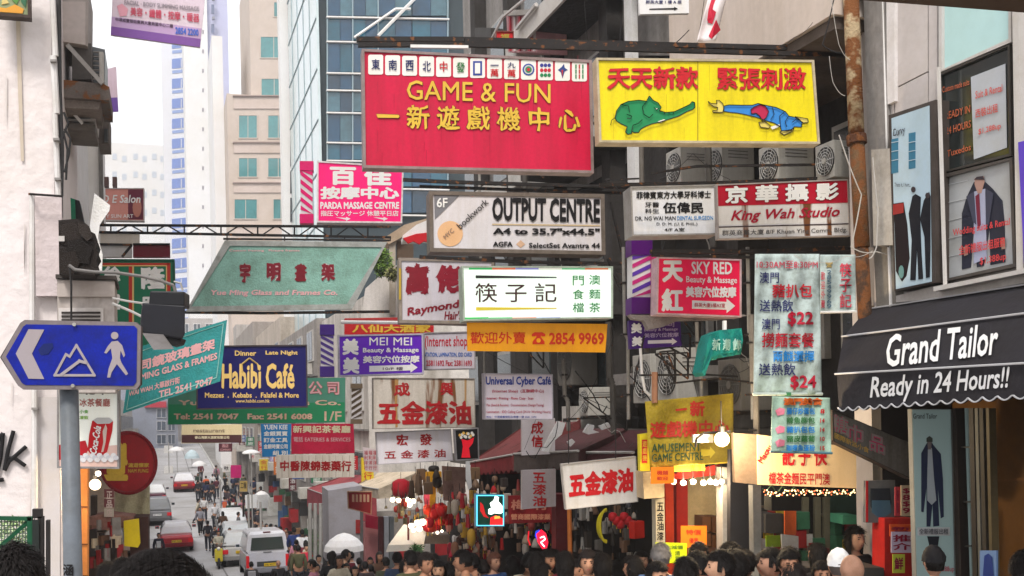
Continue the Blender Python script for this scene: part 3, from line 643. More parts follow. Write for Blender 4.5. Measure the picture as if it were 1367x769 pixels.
for z in (0.2, 2.6, 5.2, 7.8):
    for y in (17.0, 19.8, 22.2, 24.6):
        fo = child_of(MB().bb(7.5, 7.62, y, y+1.2, z, z+1.2).build('window', mat((186, 182, 178), .6, .3), t))
        MB().bb(7.47, 7.5, y+.08, y+1.12, z+.08, z+1.12).build('pane', glass((60, 70, 74), .15), fo)
        if (y*10+z*10) % 3 < 1.5: MB().bb(6.95, 7.5, y+.2, y+.9, z-.6, z-.12).build('air_conditioner', mat((200, 196, 190), .6, .35), t)
# red and white caged balcony with small sign between the grey walls
P = planeX(6.7)
t = thing('caged_balcony', 'red and white caged balcony box above the arcade sign', 'balcony', P.at(690, 60))
pp(MB(), P, [(676, 20), (715, 20), (717, 70), (678, 70)], .6).build('box', mat((206, 150, 154), .7, .3), t)
for k in range(6): pp(MB(), P, rc(679+k*6.5, 22, 681+k*6.5, 68), .03, .03).build('bar', mat((224, 214, 210) if k % 2 else (196, 40, 60), .6, .2), t)
pp(MB(), P, [(672, 14), (716, 12), (716, 19), (672, 21)], .5, .1).build('ledge', mat((170, 164, 158), .8, .3), t)
MB().path([P.at(655, 55, .2), P.at(672, 22, .2), P.at(706, -6, .2)], .03).path([P.at(690, 38, .2), P.at(716, 6, .2)], .04).build('bracket', mat((214, 208, 204), .6, .3), t)
pp(MB(), P, rc(634, 37, 655, 54), .3, .0).build('side_shutter', mat((70, 66, 64), .7, .3), t)
# ------------------------------------------------------------------ air conditioners on brackets
def ac_unit(label, px, py, hpx, xw=6.85, wl=.5, dark=0, group='air conditioning units on the tenement walls', shadow=None):
    P = planeX(xw); a = P.at(px, py); s = (a-P.at(px, py+hpx)).length
    h = s; L_ = h*.85; t = thing('air_conditioner', label, 'air conditioner', a-Vector((-wl/2, 0, h)), group)
    c = mat((190, 186, 178) if not dark else (110, 106, 100), .5, .25, 2, streak=1)
    y0 = a.y; MB().bb(xw, xw+wl, y0, y0+L_, a.z-h, a.z).build('casing', c, t, bevel=.012)
    cy, cz, r = y0+L_*.45, a.z-h/2, h*.4
    MB().lathe((xw-.012, cy, cz), [(r, 0), (r, .012)], 20, 'X').build('fan_guard', mat((74, 72, 70), .6, .3), t)
    rg = MB()
    for k in range(1, 6):
        rr = r*k/5.2; pts = [Vector((xw-.018, cy+rr*math.cos(u), cz+rr*math.sin(u))) for u in [j*math.pi/8 for j in range(17)]]; rg.path(pts, .005, 3)
    for j in range(6):
        u = j*math.pi/6; rg.tube((xw-.018, cy+r*math.cos(u), cz+r*math.sin(u)), (xw-.018, cy-r*math.cos(u), cz-r*math.sin(u)), .005, 3)
    rg.build('fan_grille', mat((190, 188, 184) if not dark else (90, 88, 84), .5, .2), t)
    MB().lathe((xw-.03, cy, cz), [(r*.2, 0), (r*.2, .02)], 12, 'X').build('hub', c, t)
    for k in range(3): MB().bb(xw+wl*.2, xw+wl*.8, y0-.008, y0-.001, a.z-h*(.2+.08*k), a.z-h*(.18+.08*k)).build('slot', mat((120, 116, 112), .6, .2), t)
    for yy in (y0+.1, y0+L_-.15):
        MB().bb(xw-.02, xw+wl+.6, yy, yy+.05, a.z-h-.06, a.z-h-.01).build('bracket', STEEL, t)
    return t
ac_unit('white air conditioner left of the pair under the yellow sign', 908, 195, 50, 7.1)
ac_unit('white air conditioner under the middle of the yellow sign', 963, 190, 55, 7.2)
ac_unit('large white air conditioner above the red studio sign', 1038, 188, 56, 6.95)
ac_unit('white air conditioner hard against the rusty drainpipe', 1113, 186, 50, 7.05)
ac_unit('left of the two pale air conditioners below the pink beauty sign', 868, 472, 66, 6.9)
ac_unit('right of the two pale air conditioners below the pink beauty sign', 902, 464, 70, 6.85)
ac_unit('dark old air conditioner behind the pork bun banner', 988, 478, 70, 6.8, dark=1)
ac_unit('grimy air conditioner under the black arrow bracket near the cyber cafe sign', 762, 452, 62, 6.9, dark=1)
ac_unit('small boxy air conditioner hanging above the maroon awning', 785, 517, 38, 6.9)
ac_unit('window air conditioner in white frame under the beige balcony', 1060, 32, 34, 7.0)
ac_unit('upper air conditioner at right of the beige balcony', 1088, 20, 36, 6.9)
# ------------------------------------------------------------------ big signs over the street
GOLD = mat((226, 184, 66), .4, .15); REDL = mat((196, 28, 36), .5, .1); BLK = mat((26, 24, 26), .5, .05); WHT = mat((240, 238, 236), .5, .05)
NAVYL = mat((40, 44, 96), .5, .08); PINKL = mat((232, 176, 180), .5, .1); BLUEL = mat((40, 130, 200), .5, .05); GREENL = mat((60, 120, 70), .5, .1)
DRED = mat((150, 28, 40), .5, .1); CREAM = mat((240, 226, 190), .5, .1)
def lt(P, t, s, x0, y0, x1, y1, m, **k): return lettering(P, s, (x0, y0, x1, y1), m, t, **k)
# 1 red arcade sign
q = [(483, 65), (790, 80), (793, 231), (485, 224)]
t, P = sign('hanging_sign', 'huge crimson arcade sign with a row of mahjong tiles and gold lettering', q, 10.2, (206, 24, 66), (150, 130, 128), 3.5, .14, 6, grime=.24)
tile_txt = [('東', NAVYL), ('南', NAVYL), ('西', NAVYL), ('北', NAVYL), ('中', REDL), ('發', GREENL)]
for i in range(13):
    x = 491.5+i*22.67; y = 73+i*.76
    c = []; w_, h_, r_ = 20, 26.5, 2.5
    for cx_, cy_, a0 in ((x+r_, y+r_, 180), (x+w_-r_, y+r_, 270), (x+w_-r_, y+h_-r_, 0), (x+r_, y+h_-r_, 90)):
        for k in range(4): a = R(a0+k*30); c.append((cx_+r_*math.cos(a), cy_+r_*math.sin(a)))
    tl = child_of(shape(P, c, (236, 232, 226), t, 'mahjong_tile', .006))
    if i < 6: lt(P, tl, tile_txt[i][0], x+4.5, y+6, x+15.5, y+20, tile_txt[i][1], bold=.02, off=.014, jit=.3)
    elif i == 6:
        shape(P, rc(x+4, y+4, x+16, y+23), (50, 70, 150), tl, 'tile_frame', .01); shape(P, rc(x+6.5, y+6.5, x+13.5, y+20.5), (236, 232, 226), tl, 'tile_centre', .014)
    elif i in (7, 8):
        lt(P, tl, '一九'[i-7], x+4.5, y+(8 if i == 7 else 4), x+15.5, y+(9.5 if i == 7 else 11.5), NAVYL, bold=.02, off=.014); lt(P, tl, '萬', x+4.5, y+13.5, x+15.5, y+24, REDL, bold=.02, off=.014)
    elif i == 9:
        for r__, cc in ((8, (60, 80, 150)), (6, (200, 200, 196)), (4.4, (50, 130, 90)), (2.2, (200, 40, 50))): shape(P, [(x+10+r__*math.cos(a), y+13+r__*math.sin(a)) for a in [k*.3927 for k in range(16)]], cc, tl, 'tile_ring', .018-r__*.001)
    elif i == 10:
        for k, cc in enumerate(((60, 60, 140), (196, 40, 60), (40, 130, 80))):
            for j in range(3): shape(P, [(x+5+j*5+2.4*math.cos(a), y+6.5+k*6.6+2.6*math.sin(a)) for a in [n*.785 for n in range(8)]], cc, tl, 'tile_pip', .01)
    elif i == 11:
        shape(P, [(x+4, y+12), (x+9, y+8), (x+12, y+4), (x+13, y+9), (x+17, y+12), (x+13, y+14), (x+10, y+23), (x+8, y+15)], (50, 70, 130), tl, 'tile_bird', .01); shape(P, [(x+8.5, y+12), (x+11, y+12), (x+10, y+21)], (190, 50, 50), tl, 'tile_tail', .014)
    else:
        for k in range(3):
            for j in range(3): shape(P, rc(x+4.5+k*4.6, y+4+j*6.6, x+6.3+k*4.6, y+9.6+j*6.6), ((50, 130, 80), (190, 50, 50), (50, 130, 80))[k], tl, 'tile_bar', .01)
lt(P, t, 'GAME & FUN', 543, 107, 735, 133, GOLD, bold=.008, sl=.026, off=.008, outline=BLK, ob=.012)
lt(P, t, '一 新 遊 戲 機 中 心', 503, 139, 775, 171, GOLD, bold=.016, sl=.02, off=.008, jit=.8, outline=BLK, ob=.014)
# 2 yellow arcade sign
q = [(796, 77), (1087, 80), (1095, 192), (800, 190)]
t, P = sign('hanging_sign', 'yellow sign with a green elephant facing a reaching figure in blue', q, 10.0, (240, 218, 22), (196, 180, 150), 3, .14, 9, grime=.2)
RC_ = mat((206, 34, 44), .5, .1)
lt(P, t, '天天新款', 811, 89, 933, 119, RC_, bold=.026, off=.006, jit=.8, outline=BLK, ob=.008)
lt(P, t, '緊張刺激', 957, 90, 1076, 120, RC_, bold=.02, off=.006, jit=.8, outline=BLK, ob=.007)
cv = lambda L: [(780+x/4.142, 80+y/4.142) for x, y in L]
def outl(P, pts, par, r=.006, off=.022, col=BLK, closed=True, name='ink_outline'):
    pts = pts+[pts[0]] if closed else pts
    return MB().path([P.at(*p, off) for p in pts], r, 3).build(name, col, par)
ele = cv([(170, 320), (180, 280), (205, 245), (245, 228), (300, 222), (345, 228), (360, 200), (378, 222), (405, 235), (425, 262), (415, 280), (450, 290), (500, 285), (550, 262), (585, 245), (597, 230), (610, 235), (612, 262), (598, 275), (570, 285), (520, 312), (470, 328), (415, 345), (370, 355), (330, 372), (310, 385), (300, 402), (275, 402), (262, 395), (262, 408), (240, 412), (228, 400), (238, 370), (205, 355), (180, 340)])
o = child_of(shape(P, ele, (36, 140, 86), t, 'elephant_painting', .006)); outl(P, ele, o, .005)
for L in ([(235, 300), (262, 310), (255, 325), (235, 325)], [(205, 245), (245, 255), (250, 290)], [(262, 395), (270, 360), (300, 350), (320, 330)], [(345, 228), (320, 260), (330, 300), (360, 320), (380, 300)], [(170, 320), (150, 335), (145, 360)], [(385, 262), (400, 275), (412, 268)], [(440, 290), (445, 300)], [(465, 288), (470, 300)], [(490, 286), (494, 298)]): outl(P, cv(L), o, .004, .024, closed=False)
shape(P, cv([(405, 340), (440, 328), (452, 332), (425, 345)]), (240, 236, 220), o, 'tusk', .014); shape(P, cv([(396, 268), (404, 266), (404, 274), (397, 276)]), (240, 236, 220), o, 'eye_print', .016)
fig = cv([(772, 255), (800, 248), (870, 250), (930, 250), (960, 240), (1000, 250), (1060, 262), (1110, 285), (1130, 310), (1180, 320), (1205, 345), (1200, 372), (1160, 370), (1140, 392), (1090, 392), (1085, 370), (1050, 350), (1000, 335), (960, 320), (900, 305), (850, 295), (800, 290), (772, 285)])
o = child_of(shape(P, fig, (60, 140, 216), t, 'figure_painting', .006)); outl(P, fig, o, .005)
SK = (236, 214, 110)
for L in ([(685, 228), (700, 240), (735, 242), (730, 224), (745, 222), (765, 240), (772, 262), (765, 290), (712, 290), (710, 280), (735, 278), (738, 262), (715, 258), (690, 240)], [(1165, 312), (1235, 325), (1240, 345), (1210, 348), (1180, 325)], [(1140, 385), (1160, 378), (1150, 395), (1105, 415), (1080, 400), (1090, 393)], [(965, 345), (1000, 340), (1030, 365), (1020, 378), (975, 372)]):
    s_ = shape(P, cv(L), SK, o, 'hand_print', .012); outl(P, cv(L), o, .004)
hr = cv([(920, 275), (940, 260), (975, 245), (1000, 255), (1020, 285), (1005, 320), (985, 335), (970, 310), (950, 295), (925, 298)]); shape(P, hr, (190, 40, 80), o, 'hair_print', .016); outl(P, hr, o, .004, .026)
shape(P, cv([(1030, 370), (1080, 355), (1080, 368), (1040, 385)]), (240, 236, 226), o, 'belt_print', .018)
for L in ([(1110, 285), (1080, 310), (1085, 370)], [(1040, 262), (1050, 300), (1030, 330)], [(1130, 310), (1110, 340), (1120, 370)], [(1180, 320), (1150, 345)]): outl(P, cv(L), o, .004, .024, closed=False)
shape(P, rc(931, 81, 932.2, 189), (170, 150, 30), t, 'panel_joint', .004)
# steel beams carrying them
def beam(label, pts, r, d0, yaw=6, m=STEEL, name='steel_beam', cat='beam', group=None, sq=True):
    P = facing(pts[0][0], pts[0][1], d0, yaw); mb = MB()
    mb.path([P.at(*p) for p in pts], r, 4 if sq else 6); return tag(mb.build(name, m), label, cat, group)
beam('upper dark steel beam above the crimson arcade sign', [(476, 53), (604, 53), (1125, 66)], .035, 10.6)
beam('lower dark steel beam touching the top of the crimson sign', [(478, 60), (620, 60), (1128, 74)], .03, 10.4)
beam('short thick rail crossing above the yellow sign', [(620, 54), (900, 66)], .04, 10.7)
beam('pale rail lying along the beams over the crimson sign', [(548, 62), (625, 63)], .02, 10.1, m=WHITE)
beam('upper long bar running above the white output centre sign', [(538, 240), (600, 243), (835, 250)], .03, 13.6)
beam('lower bar over the output centre sign', [(560, 249), (830, 258)], .025, 13.7)
beam('thin bar crossing behind the dentist sign', [(868, 232), (930, 222), (1155, 219)], .018, 11.4)
beam('dark bar above the dentist and studio signs', [(800, 247), (956, 244), (1140, 236)], .022, 11.25)
beam('long dark bar under the studio sign', [(868, 336), (1010, 336), (1160, 330)], .03, 11.1)
beam('second bar under the studio sign', [(870, 341), (1030, 344), (1120, 341)], .02, 11.1)
beam('dark bar passing behind the lit restaurant sign', [(560, 343), (700, 350), (850, 352)], .03, 14.2)
beam('bracket bar in front of the two pale air conditioners', [(855, 501), (940, 500), (985, 503)], .016, 11.9)
beam('lower arrow bar by the two pale air conditioners', [(896, 512), (955, 505), (1000, 510)], .016, 11.8)
beam('bar under the green framing banner', [(246, 417), (350, 418), (520, 416)], .03, 16.2)
beam('bar above the green framing banner', [(298, 319), (420, 320), (520, 321)], .02, 15.9)
beam('white tube rail above the MEI MEI sign', [(455, 430), (560, 431), (640, 434)], .03, 17.3, m=WHITE, sq=False)
beam('diagonal stay below the output centre sign', [(812, 345), (845, 425)], .03, 13.6)
beam('diagonal stay left of the purple pole', [(815, 270), (850, 420)], .02, 13.6)
beam('rail below the dark air conditioner', [(860, 448), (845, 520)], .012, 12.4)
# lattice truss across the street
P = facing(330, 306, 16.0, 6)
t = thing('lattice_truss', 'black lattice truss spanning the street above the green framing banner', 'truss', P.at(330, 320))
tp = lambda x: 300.5+(x-133)*.006; bt = lambda x: 310+(x-133)*.018
MB().tube(P.at(131, tp(131)), P.at(522, tp(522)), .025, 4).build('top_chord', DARK, t)
MB().tube(P.at(131, bt(131)), P.at(522, bt(522)), .025, 4).build('bottom_chord', DARK, t)
for i in range(8):
    x = 148+i*49; 
    MB().tube(P.at(x, tp(x)), P.at(x, bt(x)), .016, 4).build('upright', DARK, t)
    if x+42 < 525:
        MB().tube(P.at(x+6, bt(x)), P.at(x+24, tp(x)), .014, 4).build('diagonal', DARK, t); MB().tube(P.at(x+26, tp(x)), P.at(x+44, bt(x)), .014, 4).build('diagonal', DARK, t)
for x in (303, 380, 460, 521): MB().tube(P.at(x, bt(x)), P.at(x, 322), .012, 4).build('hanger', DARK, t)
# output centre
q = [(573, 255), (807, 259), (808.5, 340), (574, 336)]
t, P = sign('hanging_sign', 'white output centre sign with tan disc and grey 6F corner', q, 13.2, (222, 216, 218), (120, 108, 98), 5, .3, 7)
shape(P, [(579.5, 260), (614, 260.5), (580.5, 293)], (124, 122, 126), t, 'corner_triangle', .006)
lt(P, t, '6F', 583, 264, 597.5, 277, WHT, bold=.02, off=.014)
shape(P, [(601+17*math.cos(a), 312+17*math.sin(a)) for a in [k*.2244 for k in range(28)]], (236, 188, 142), t, 'tan_disc', .006)
lt(P, t, 'bookwork', 605, 281, 657, 290, mat((70, 66, 66)), rot=-43, off=.014); lt(P, t, 'MYC', 591, 309, 607, 315, mat((160, 130, 110)), rot=-43, off=.014)
lt(P, t, 'OUTPUT CENTRE', 657, 263, 801, 295, BLK, bold=.04, sl=.018, off=.012)
shape(P, rc(657, 298.5, 801, 300.5, .012), (206, 182, 146), t, 'tan_line', .006)
lt(P, t, 'A4 to 35.7"x44.5"', 658, 304, 801, 313, BLK, bold=.045, sl=.006, off=.012)
lt(P, t, 'AGFA', 658, 322.5, 684.5, 329.5, BLK, bold=.04, off=.012); lt(P, t, 'SelectSet Avantra 44', 706, 324, 801, 331, BLK, bold=.03, sl=.004, off=.012)
shape(P, [(689, 326), (695, 320.5), (701, 326), (695, 331)], (214, 176, 146), t, 'diamond_mark', .006)
# dentist + studio
q = [(841.5, 249), (956, 246), (958, 313), (844, 315)]
t, P = sign('hanging_sign', 'white dental surgeon sign with black characters left of the studio sign', q, 11.35, (224, 224, 228), (160, 156, 152), 2, .28, 9)
lt(P, t, '菲律賓東方大學牙科博士', 849.5, 256, 949, 266, BLK, bold=.03, sl=-.015)
lt(P, t, '牙醫', 861, 270, 880, 277, BLK, bold=.02); lt(P, t, '科生', 861, 278.5, 880, 285, BLK, bold=.02)
lt(P, t, '伍偉民', 885, 270, 939, 285, BLK, bold=.035)
lt(P, t, 'DR. NG WAI MAN', 848, 289, 902, 294.5, BLK, bold=.015, sl=-.01); lt(P, t, 'DENTAL SURGEON', 904, 288.5, 952, 294, BLUEL, bold=.015, sl=-.01)
lt(P, t, 'D. D. M. (U. E. PHIL.)', 876.5, 297, 931, 302, BLK, bold=.01); lt(P, t, '4/F A室', 887, 304, 914, 309, BLK, bold=.02)
q = [(956.5, 246), (1133, 239), (1136, 315), (958.5, 319.5)]
t, P = sign('hanging_sign', 'camera studio sign with red band and red script next to the rusty pipe', q, 11.2, (232, 228, 226), (176, 166, 162), 1.6, .06, 9, rust=.02)
shape(P, [(958, 247.5), (1131.5, 240.5), (1132.5, 270.5), (958.5, 275)], (186, 18, 46), t, 'red_band', .005)
shape(P, rc(959, 302.5, 1134, 304, -.026), (60, 40, 44), t, 'rule_line', .005)
lt(P, t, '京 華 攝 影', 968, 248.5, 1120, 272, WHT, bold=.04, sl=-.035, off=.012, outline=BLK, ob=.012)
lt(P, t, 'King Wah Studio', 974, 281, 1118, 299, mat((176, 20, 50)), bold=.025, sl=-.04, it=.35)
lt(P, t, '群英商業大廈 8/F Khuan Ying Comm. Bldg.', 964, 307.5, 1131, 316, mat((90, 86, 86)), bold=.01, sl=-.03)
# barber poles
def barber_pole(label, x0, y0, x1, y1, d, cap, stripes, yaw=9, caph=.2, twist=1, n=5):
    P = facing((x0+x1)/2, (y0+y1)/2, d, yaw); h = y1-y0; th = (P.at(x1, y0)-P.at(x0, y0)).length
    t = thing('barber_pole', label, 'barber pole', P.at((x0+x1)/2, y1, -th/2))
    pp(MB(), P, rc(x0, y0, x1, y0+h*caph), th, 0).build('cap', mat(cap, .4, .15, 3), t)
    pp(MB(), P, rc(x0, y1-h*caph, x1, y1), th, 0).build('cap', mat(cap, .4, .15, 3), t)
    c = child_of(pp(MB(), P, rc(x0+1.2, y0+h*caph, x1-1.2, y1-h*caph), th*.9, -.02).build('column', mat((220, 214, 216), .4, .15, 3), t))
    a, b = y0+h*caph, y1-h*caph; sh = (b-a)/n
    for k in range(-1, n+1):
        ya, yb = a+k*sh, a+k*sh+sh*.5; dy = sh*1.1*twist
        pts = [(x0+1.2, ya+max(0, dy)), (x1-1.2, ya+max(0, -dy)), (x1-1.2, yb+max(0, -dy)), (x0+1.2, yb+max(0, dy))]
        pts = [(x, min(max(y, a), b)) for x, y in pts]
        if abs(pts[0][1]-pts[3][1])+abs(pts[1][1]-pts[2][1]) > 1: shape(P, pts, stripes[k % len(stripes)], c, 'stripe', -.012)
    return t
barber_pole('purple capped barber pole beside the pink beauty sign', 843, 318, 871, 419, 12.3, (82, 10, 110), [(190, 40, 120), (90, 50, 160)], caph=.22)
barber_pole('pink and white barber pole left of the pink massage sign', 400, 215, 418.5, 298, 20.2, (226, 20, 110), [(226, 20, 110)], caph=.15, twist=-1)
barber_pole('thin purple barber pole left of the MEI MEI sign', 427, 433, 446.5, 503, 17.6, (70, 40, 130), [(86, 62, 140)], caph=.2, twist=-1)
barber_pole('grimy brown barber pole below the MEI MEI sign', 468, 512, 484, 566, 21, (120, 104, 86), [(86, 72, 56)], caph=.12)
# pink beauty sign
PK = (222, 22, 70)
q = [(878, 343), (990, 346), (990, 423.5), (876.5, 419.5)]
t, P = sign('hanging_sign', 'pink red beauty and massage sign with white arrow beside the purple pole', q, 12.1, PK, (224, 190, 196), 2, .22, 9, grime=.06, emit=.12)
lt(P, t, '天', 884, 347.5, 912, 377, WHT, bold=.05); lt(P, t, '紅', 883, 385, 912, 416, WHT, bold=.045)
lt(P, t, 'SKY RED', 923, 349, 977.5, 366, WHT, bold=.025, sl=.01); lt(P, t, 'Beauty & Massage', 916, 368.5, 984, 379.5, WHT, bold=.02, sl=.02)
lt(P, t, '美容穴位按摩', 915.5, 382, 983, 397, WHT, bold=.05, sl=.01)
shape(P, [(924, 401), (970, 403), (970, 398.5), (981.5, 408.5), (970, 418), (970, 413.5), (924, 412)], (242, 238, 238), t, 'arrow', .006); lt(P, t, '群英大廈5樓A2室', 927, 404, 968, 410, mat((200, 60, 80)), sl=.02, off=.014)
pp(MB(), facing(874, 380, 12.25, 9), rc(871.5, 342, 877.5, 419), .2).build('side_casing', mat((196, 60, 110), .5, .2), t)
# small purple sign
q = [(839.5, 428), (908, 426), (910, 462), (841, 466)]
t, P = sign('hanging_sign', 'small dark purple twin character beauty sign half covered by a plastic bag', q, 12.6, (70, 30, 120), None, 0, .08, 9)
lt(P, t, '美', 842.5, 431, 857, 445, WHT, bold=.045, outline=NAVYL); lt(P, t, '美', 843.5, 449, 858, 462.5, WHT, bold=.045, outline=NAVYL)
lt(P, t, '[MEI MEI]', 868, 431, 900, 437, mat((190, 170, 210)), sl=-.02); lt(P, t, 'Beauty & Massage', 860, 438.5, 905, 443.5, mat((190, 170, 210)), sl=-.03, bold=.02)
lt(P, t, '美容穴位按摩', 860, 445, 906, 451, mat((190, 170, 210)), sl=-.03, bold=.02)
shape(P, [(865, 454.5), (897, 453.5), (897, 451), (904, 456), (897, 460.5), (897, 458), (865, 459)], (220, 214, 224), t, 'arrow', .006)
P = facing(875, 425, 12.3, 9)
tag(pp(MB(), P, [(840, 420), (905, 421), (960, 416), (1000, 421), (960, 427), (905, 428), (886, 436), (866, 440), (860, 428), (845, 426)], .12).build('plastic_sheet', mat((150, 142, 138), .5, .3, 3, bump=1)), 'grey crumpled plastic sheet under the pink beauty sign', 'plastic sheet')
MBp = MB().path([P.at(*p, -.1) for p in ((855, 465), (857, 500), (861, 522), (868, 528))], .018, 6); tag(MBp.build('bent_pipe', WHITE), 'white bent pipe dropping below the small purple sign', 'pipe')
# lit restaurant sign
q = [(616.5, 355), (818.5, 355.5), (818.5, 425), (618.5, 428.5)]
t, P = sign('lit_sign', 'glowing white green restaurant light box with rainbow edges', q, 12.4, (236, 255, 244), (176, 190, 176), 2.2, .3, 8, emit=.2, grime=.03)
for k, c in enumerate(((70, 190, 110), (230, 120, 90), (150, 150, 220), (236, 240, 230), (120, 200, 150), (230, 130, 90))):
    shape(P, rc(626+k*31, 357.3, 657+k*31, 359.8), c, t, 'rainbow_strip', .006, emit=.15); shape(P, rc(620+k*32, 424.0, 652+k*32, 426.0, -.018), ((60, 190, 90), (120, 200, 140), (236, 150, 130), (150, 150, 230), (210, 150, 200), (220, 110, 80))[k], t, 'rainbow_strip', .006, emit=.15)
shape(P, [(635, 367.5), (743, 369.6), (743, 371), (635, 371.5)], (40, 44, 40), t, 'brush_line', .006); shape(P, [(635.5, 410), (743, 411), (743, 412.2), (635.5, 414.5)], (226, 206, 60), t, 'brush_line', .006)
lt(P, t, '筷 子 記', 634.5, 378, 743, 403.5, mat((70, 40, 40)), bold=.005)
for c, x, y in (('門', 764.5, 368), ('食', 764.5, 386.5), ('檔', 764.5, 404), ('澳', 786.5, 367), ('麵', 786.5, 386), ('茶', 786.5, 404)): lt(P, t, c, x, y, x+15, y+13, mat((50, 150, 80)), bold=.008)
q = [(623.5, 430.5), (811, 432.5), (808, 470.5), (624, 468.5)]
t, P = sign('orange_banner', 'orange takeaway telephone banner hanging under the glowing restaurant sign', q, 12.5, (236, 160, 16), None, 0, .03, 8, grime=.1, cat='banner')
OR = mat((206, 50, 20))
lt(P, t, '歡迎外賣', 628, 443, 702, 459, OR, bold=.012); lt(P, t, '2854 9969', 733, 444, 806.5, 460, OR, bold=.03)
shape(P, [(710, 446), (714, 443.5), (724, 443.5), (728, 446), (728, 449), (724, 449), (722, 448), (722, 450), (727, 456), (727, 459.5), (711, 459.5), (711, 456), (716, 450), (716, 448), (714, 449), (710, 449)], (206, 50, 20), t, 'telephone_symbol', .006)
shape(P, [(719+3*math.cos(a), 454.5+3*math.sin(a)) for a in [k*.628 for k in range(10)]], (236, 160, 16), t, 'telephone_dial', .012)
# barber hair sign
q = [(532, 344), (660, 346), (660, 433), (533, 431)]
t, P = sign('hanging_sign', 'grey white hair salon sign with brushy maroon characters behind the lit sign', q, 14.8, (206, 200, 208), (150, 138, 128), 4, .3, 8)
shape(P, rc(532.6, 358, 535.5, 400), (190, 160, 60), t, 'yellow_edge', .03)
MR = mat((140, 24, 44))
lt(P, t, '高', 541.5, 352, 573, 393, MR, bold=.06, jit=1.2); lt(P, t, '佬', 582.5, 354, 616, 391, MR, bold=.06, jit=1.2)
lt(P, t, 'Raymond', 543, 411, 612, 425, MR, bold=.035, sl=-.16, it=.1, jit=.3); lt(P, t, "Hair's", 593, 415, 616, 427, MR, bold=.03, it=.1)
# massage centre pink sign
q = [(423, 214.5), (539, 222), (537, 298), (423, 297)]
t, P = sign('hanging_sign', 'hot pink massage centre sign with white characters left under the crimson sign', q, 20.5, (228, 20, 110), (236, 226, 228), 2.2, .25, 8, emit=.15, grime=.04)
lt(P, t, '百 佳', 440, 221, 523, 247, WHT, bold=.05, sl=.02); lt(P, t, '按摩中心', 427.5, 249, 533, 266, WHT, bold=.05)
lt(P, t, 'PARDA MASSAGE CENTRE', 427.5, 269.5, 533, 279, WHT, bold=.04); lt(P, t, '指圧マッサージ 休憩平日店', 428, 281, 532, 288.5, WHT, bold=.02)
for x in (448, 498): shape(P, [(x, 290), (x+14, 291), (x+14, 289.5), (x+20, 292), (x+14, 295), (x+14, 293.5)], (240, 230, 234), t, 'arrow', .006)
# green framing banner (trapezium frame)
q = [(300, 321), (517, 323), (470, 413), (248, 416)]
t, P = sign('framed_banner', 'sea green trapezium shaped picture framing banner in a grey frame', q, 15.6, (128, 178, 164), (168, 170, 166), 7, .05, 6, cat='banner', pm=mat((140, 184, 170), .6, .4, 3, bump=.6))
PINKO = mat((226, 200, 200))
for c, x, y, xx, yy in (('宇', 320, 351, 334, 377), ('明', 356, 351, 375, 375), ('畫', 394, 352, 409, 375), ('架', 429, 351, 447, 375)): lt(P, t, c, x, y, xx, yy, mat((130, 30, 44)), bold=.045, jit=.7, outline=PINKO, ob=.04)
lt(P, t, 'Yue Ming Glass and Frames Co.', 280, 387, 450, 396, PINKL, bold=.03, it=.2); lt(P, t, 'Custom framing   Picture frames', 306, 333, 400, 336.5, PINKL, bold=.02)
# Habibi
q = [(262, 461.5), (410, 460), (411, 544), (262, 547)]
t, P = sign('hanging_sign', 'navy cafe sign with gold lettering and small arch behind the teal banner', q, 14.6, (22, 20, 92), (70, 60, 66), 2, .2, 6, grime=.1)
GL2 = mat((236, 200, 120), .5, .1)
lt(P, t, 'Dinner', 313.5, 468, 342, 475, GL2, bold=.025); lt(P, t, 'Late Night', 354.5, 468, 397.5, 475, GL2, bold=.025)
lt(P, t, 'Habibi Café', 296, 485, 393, 519, GL2, bold=.03, jit=.3); lt(P, t, 'Mezzes  .  Kebabs  .  Falafel & More', 273.5, 524, 399, 531, GL2, bold=.025); lt(P, t, 'www.habibi.com.hk', 314.5, 533, 360, 537.5, GL2)
outl(P, [(324, 496), (323, 486), (333, 478), (344, 486), (345, 494)], t, .012, .012, GL2, False, 'arch_outline')
# teal slanted banner
q = [(176, 466), (303, 427), (294, 509), (164, 552)]
t, P = sign('tilted_banner', 'teal glass and frames banner hanging at a slant behind the traffic light', q, 13.2, (62, 160, 160), None, 0, .03, 6, cat='banner', pm=mat((52, 150, 152), .6, .3, 3, bump=.6))
iq = inset(q, 5)
for i in range(4): MB().tube(P.at(*iq[i], .006), P.at(*iq[(i+1) % 4], .006), .006, 3).build('border_line', mat((150, 206, 200)), t)
lt(P, t, '司鏡玻璃畫架', 187, 481, 287, 496, PINKL, bold=.04, sl=-.3); lt(P, t, 'MING GLASS & FRAMES', 188, 499, 290, 508, PINKL, bold=.03, sl=-.28)
lt(P, t, 'WAI WAH 大華啟行街', 172, 521, 240, 530, PINKL, bold=.03, sl=-.27); lt(P, t, 'TEL 2541 7047', 212, 522, 284, 532, PINKL, bold=.03, sl=-.27)
# green wide sign behind
q = [(224, 507), (461, 504), (461, 564), (224, 567)]
t, P = sign('hanging_sign', 'wide green sign with telephone numbers behind the navy cafe sign', q, 19, (86, 150, 128), None, 0, .2, 6, grime=.1)
shape(P, [(225, 540), (460, 537), (460, 563.5), (225, 566.5)], (44, 146, 98), t, 'green_band', .004)
GLt = mat((236, 200, 176))
lt(P, t, 'Tel: 2541 7047   Fax: 2541 6008', 232, 552, 417, 560, GLt, bold=.04, outline=REDL, ob=.015); lt(P, t, 'Yue Ming Pictures Co.', 238, 534, 455, 543, GLt, bold=.035)
lt(P, t, '公 司', 412, 509, 453, 527, PINKL, bold=.02, outline=mat((190, 90, 90)), ob=.03); lt(P, t, '1/F', 433, 549, 456, 562, GLt, bold=.02)
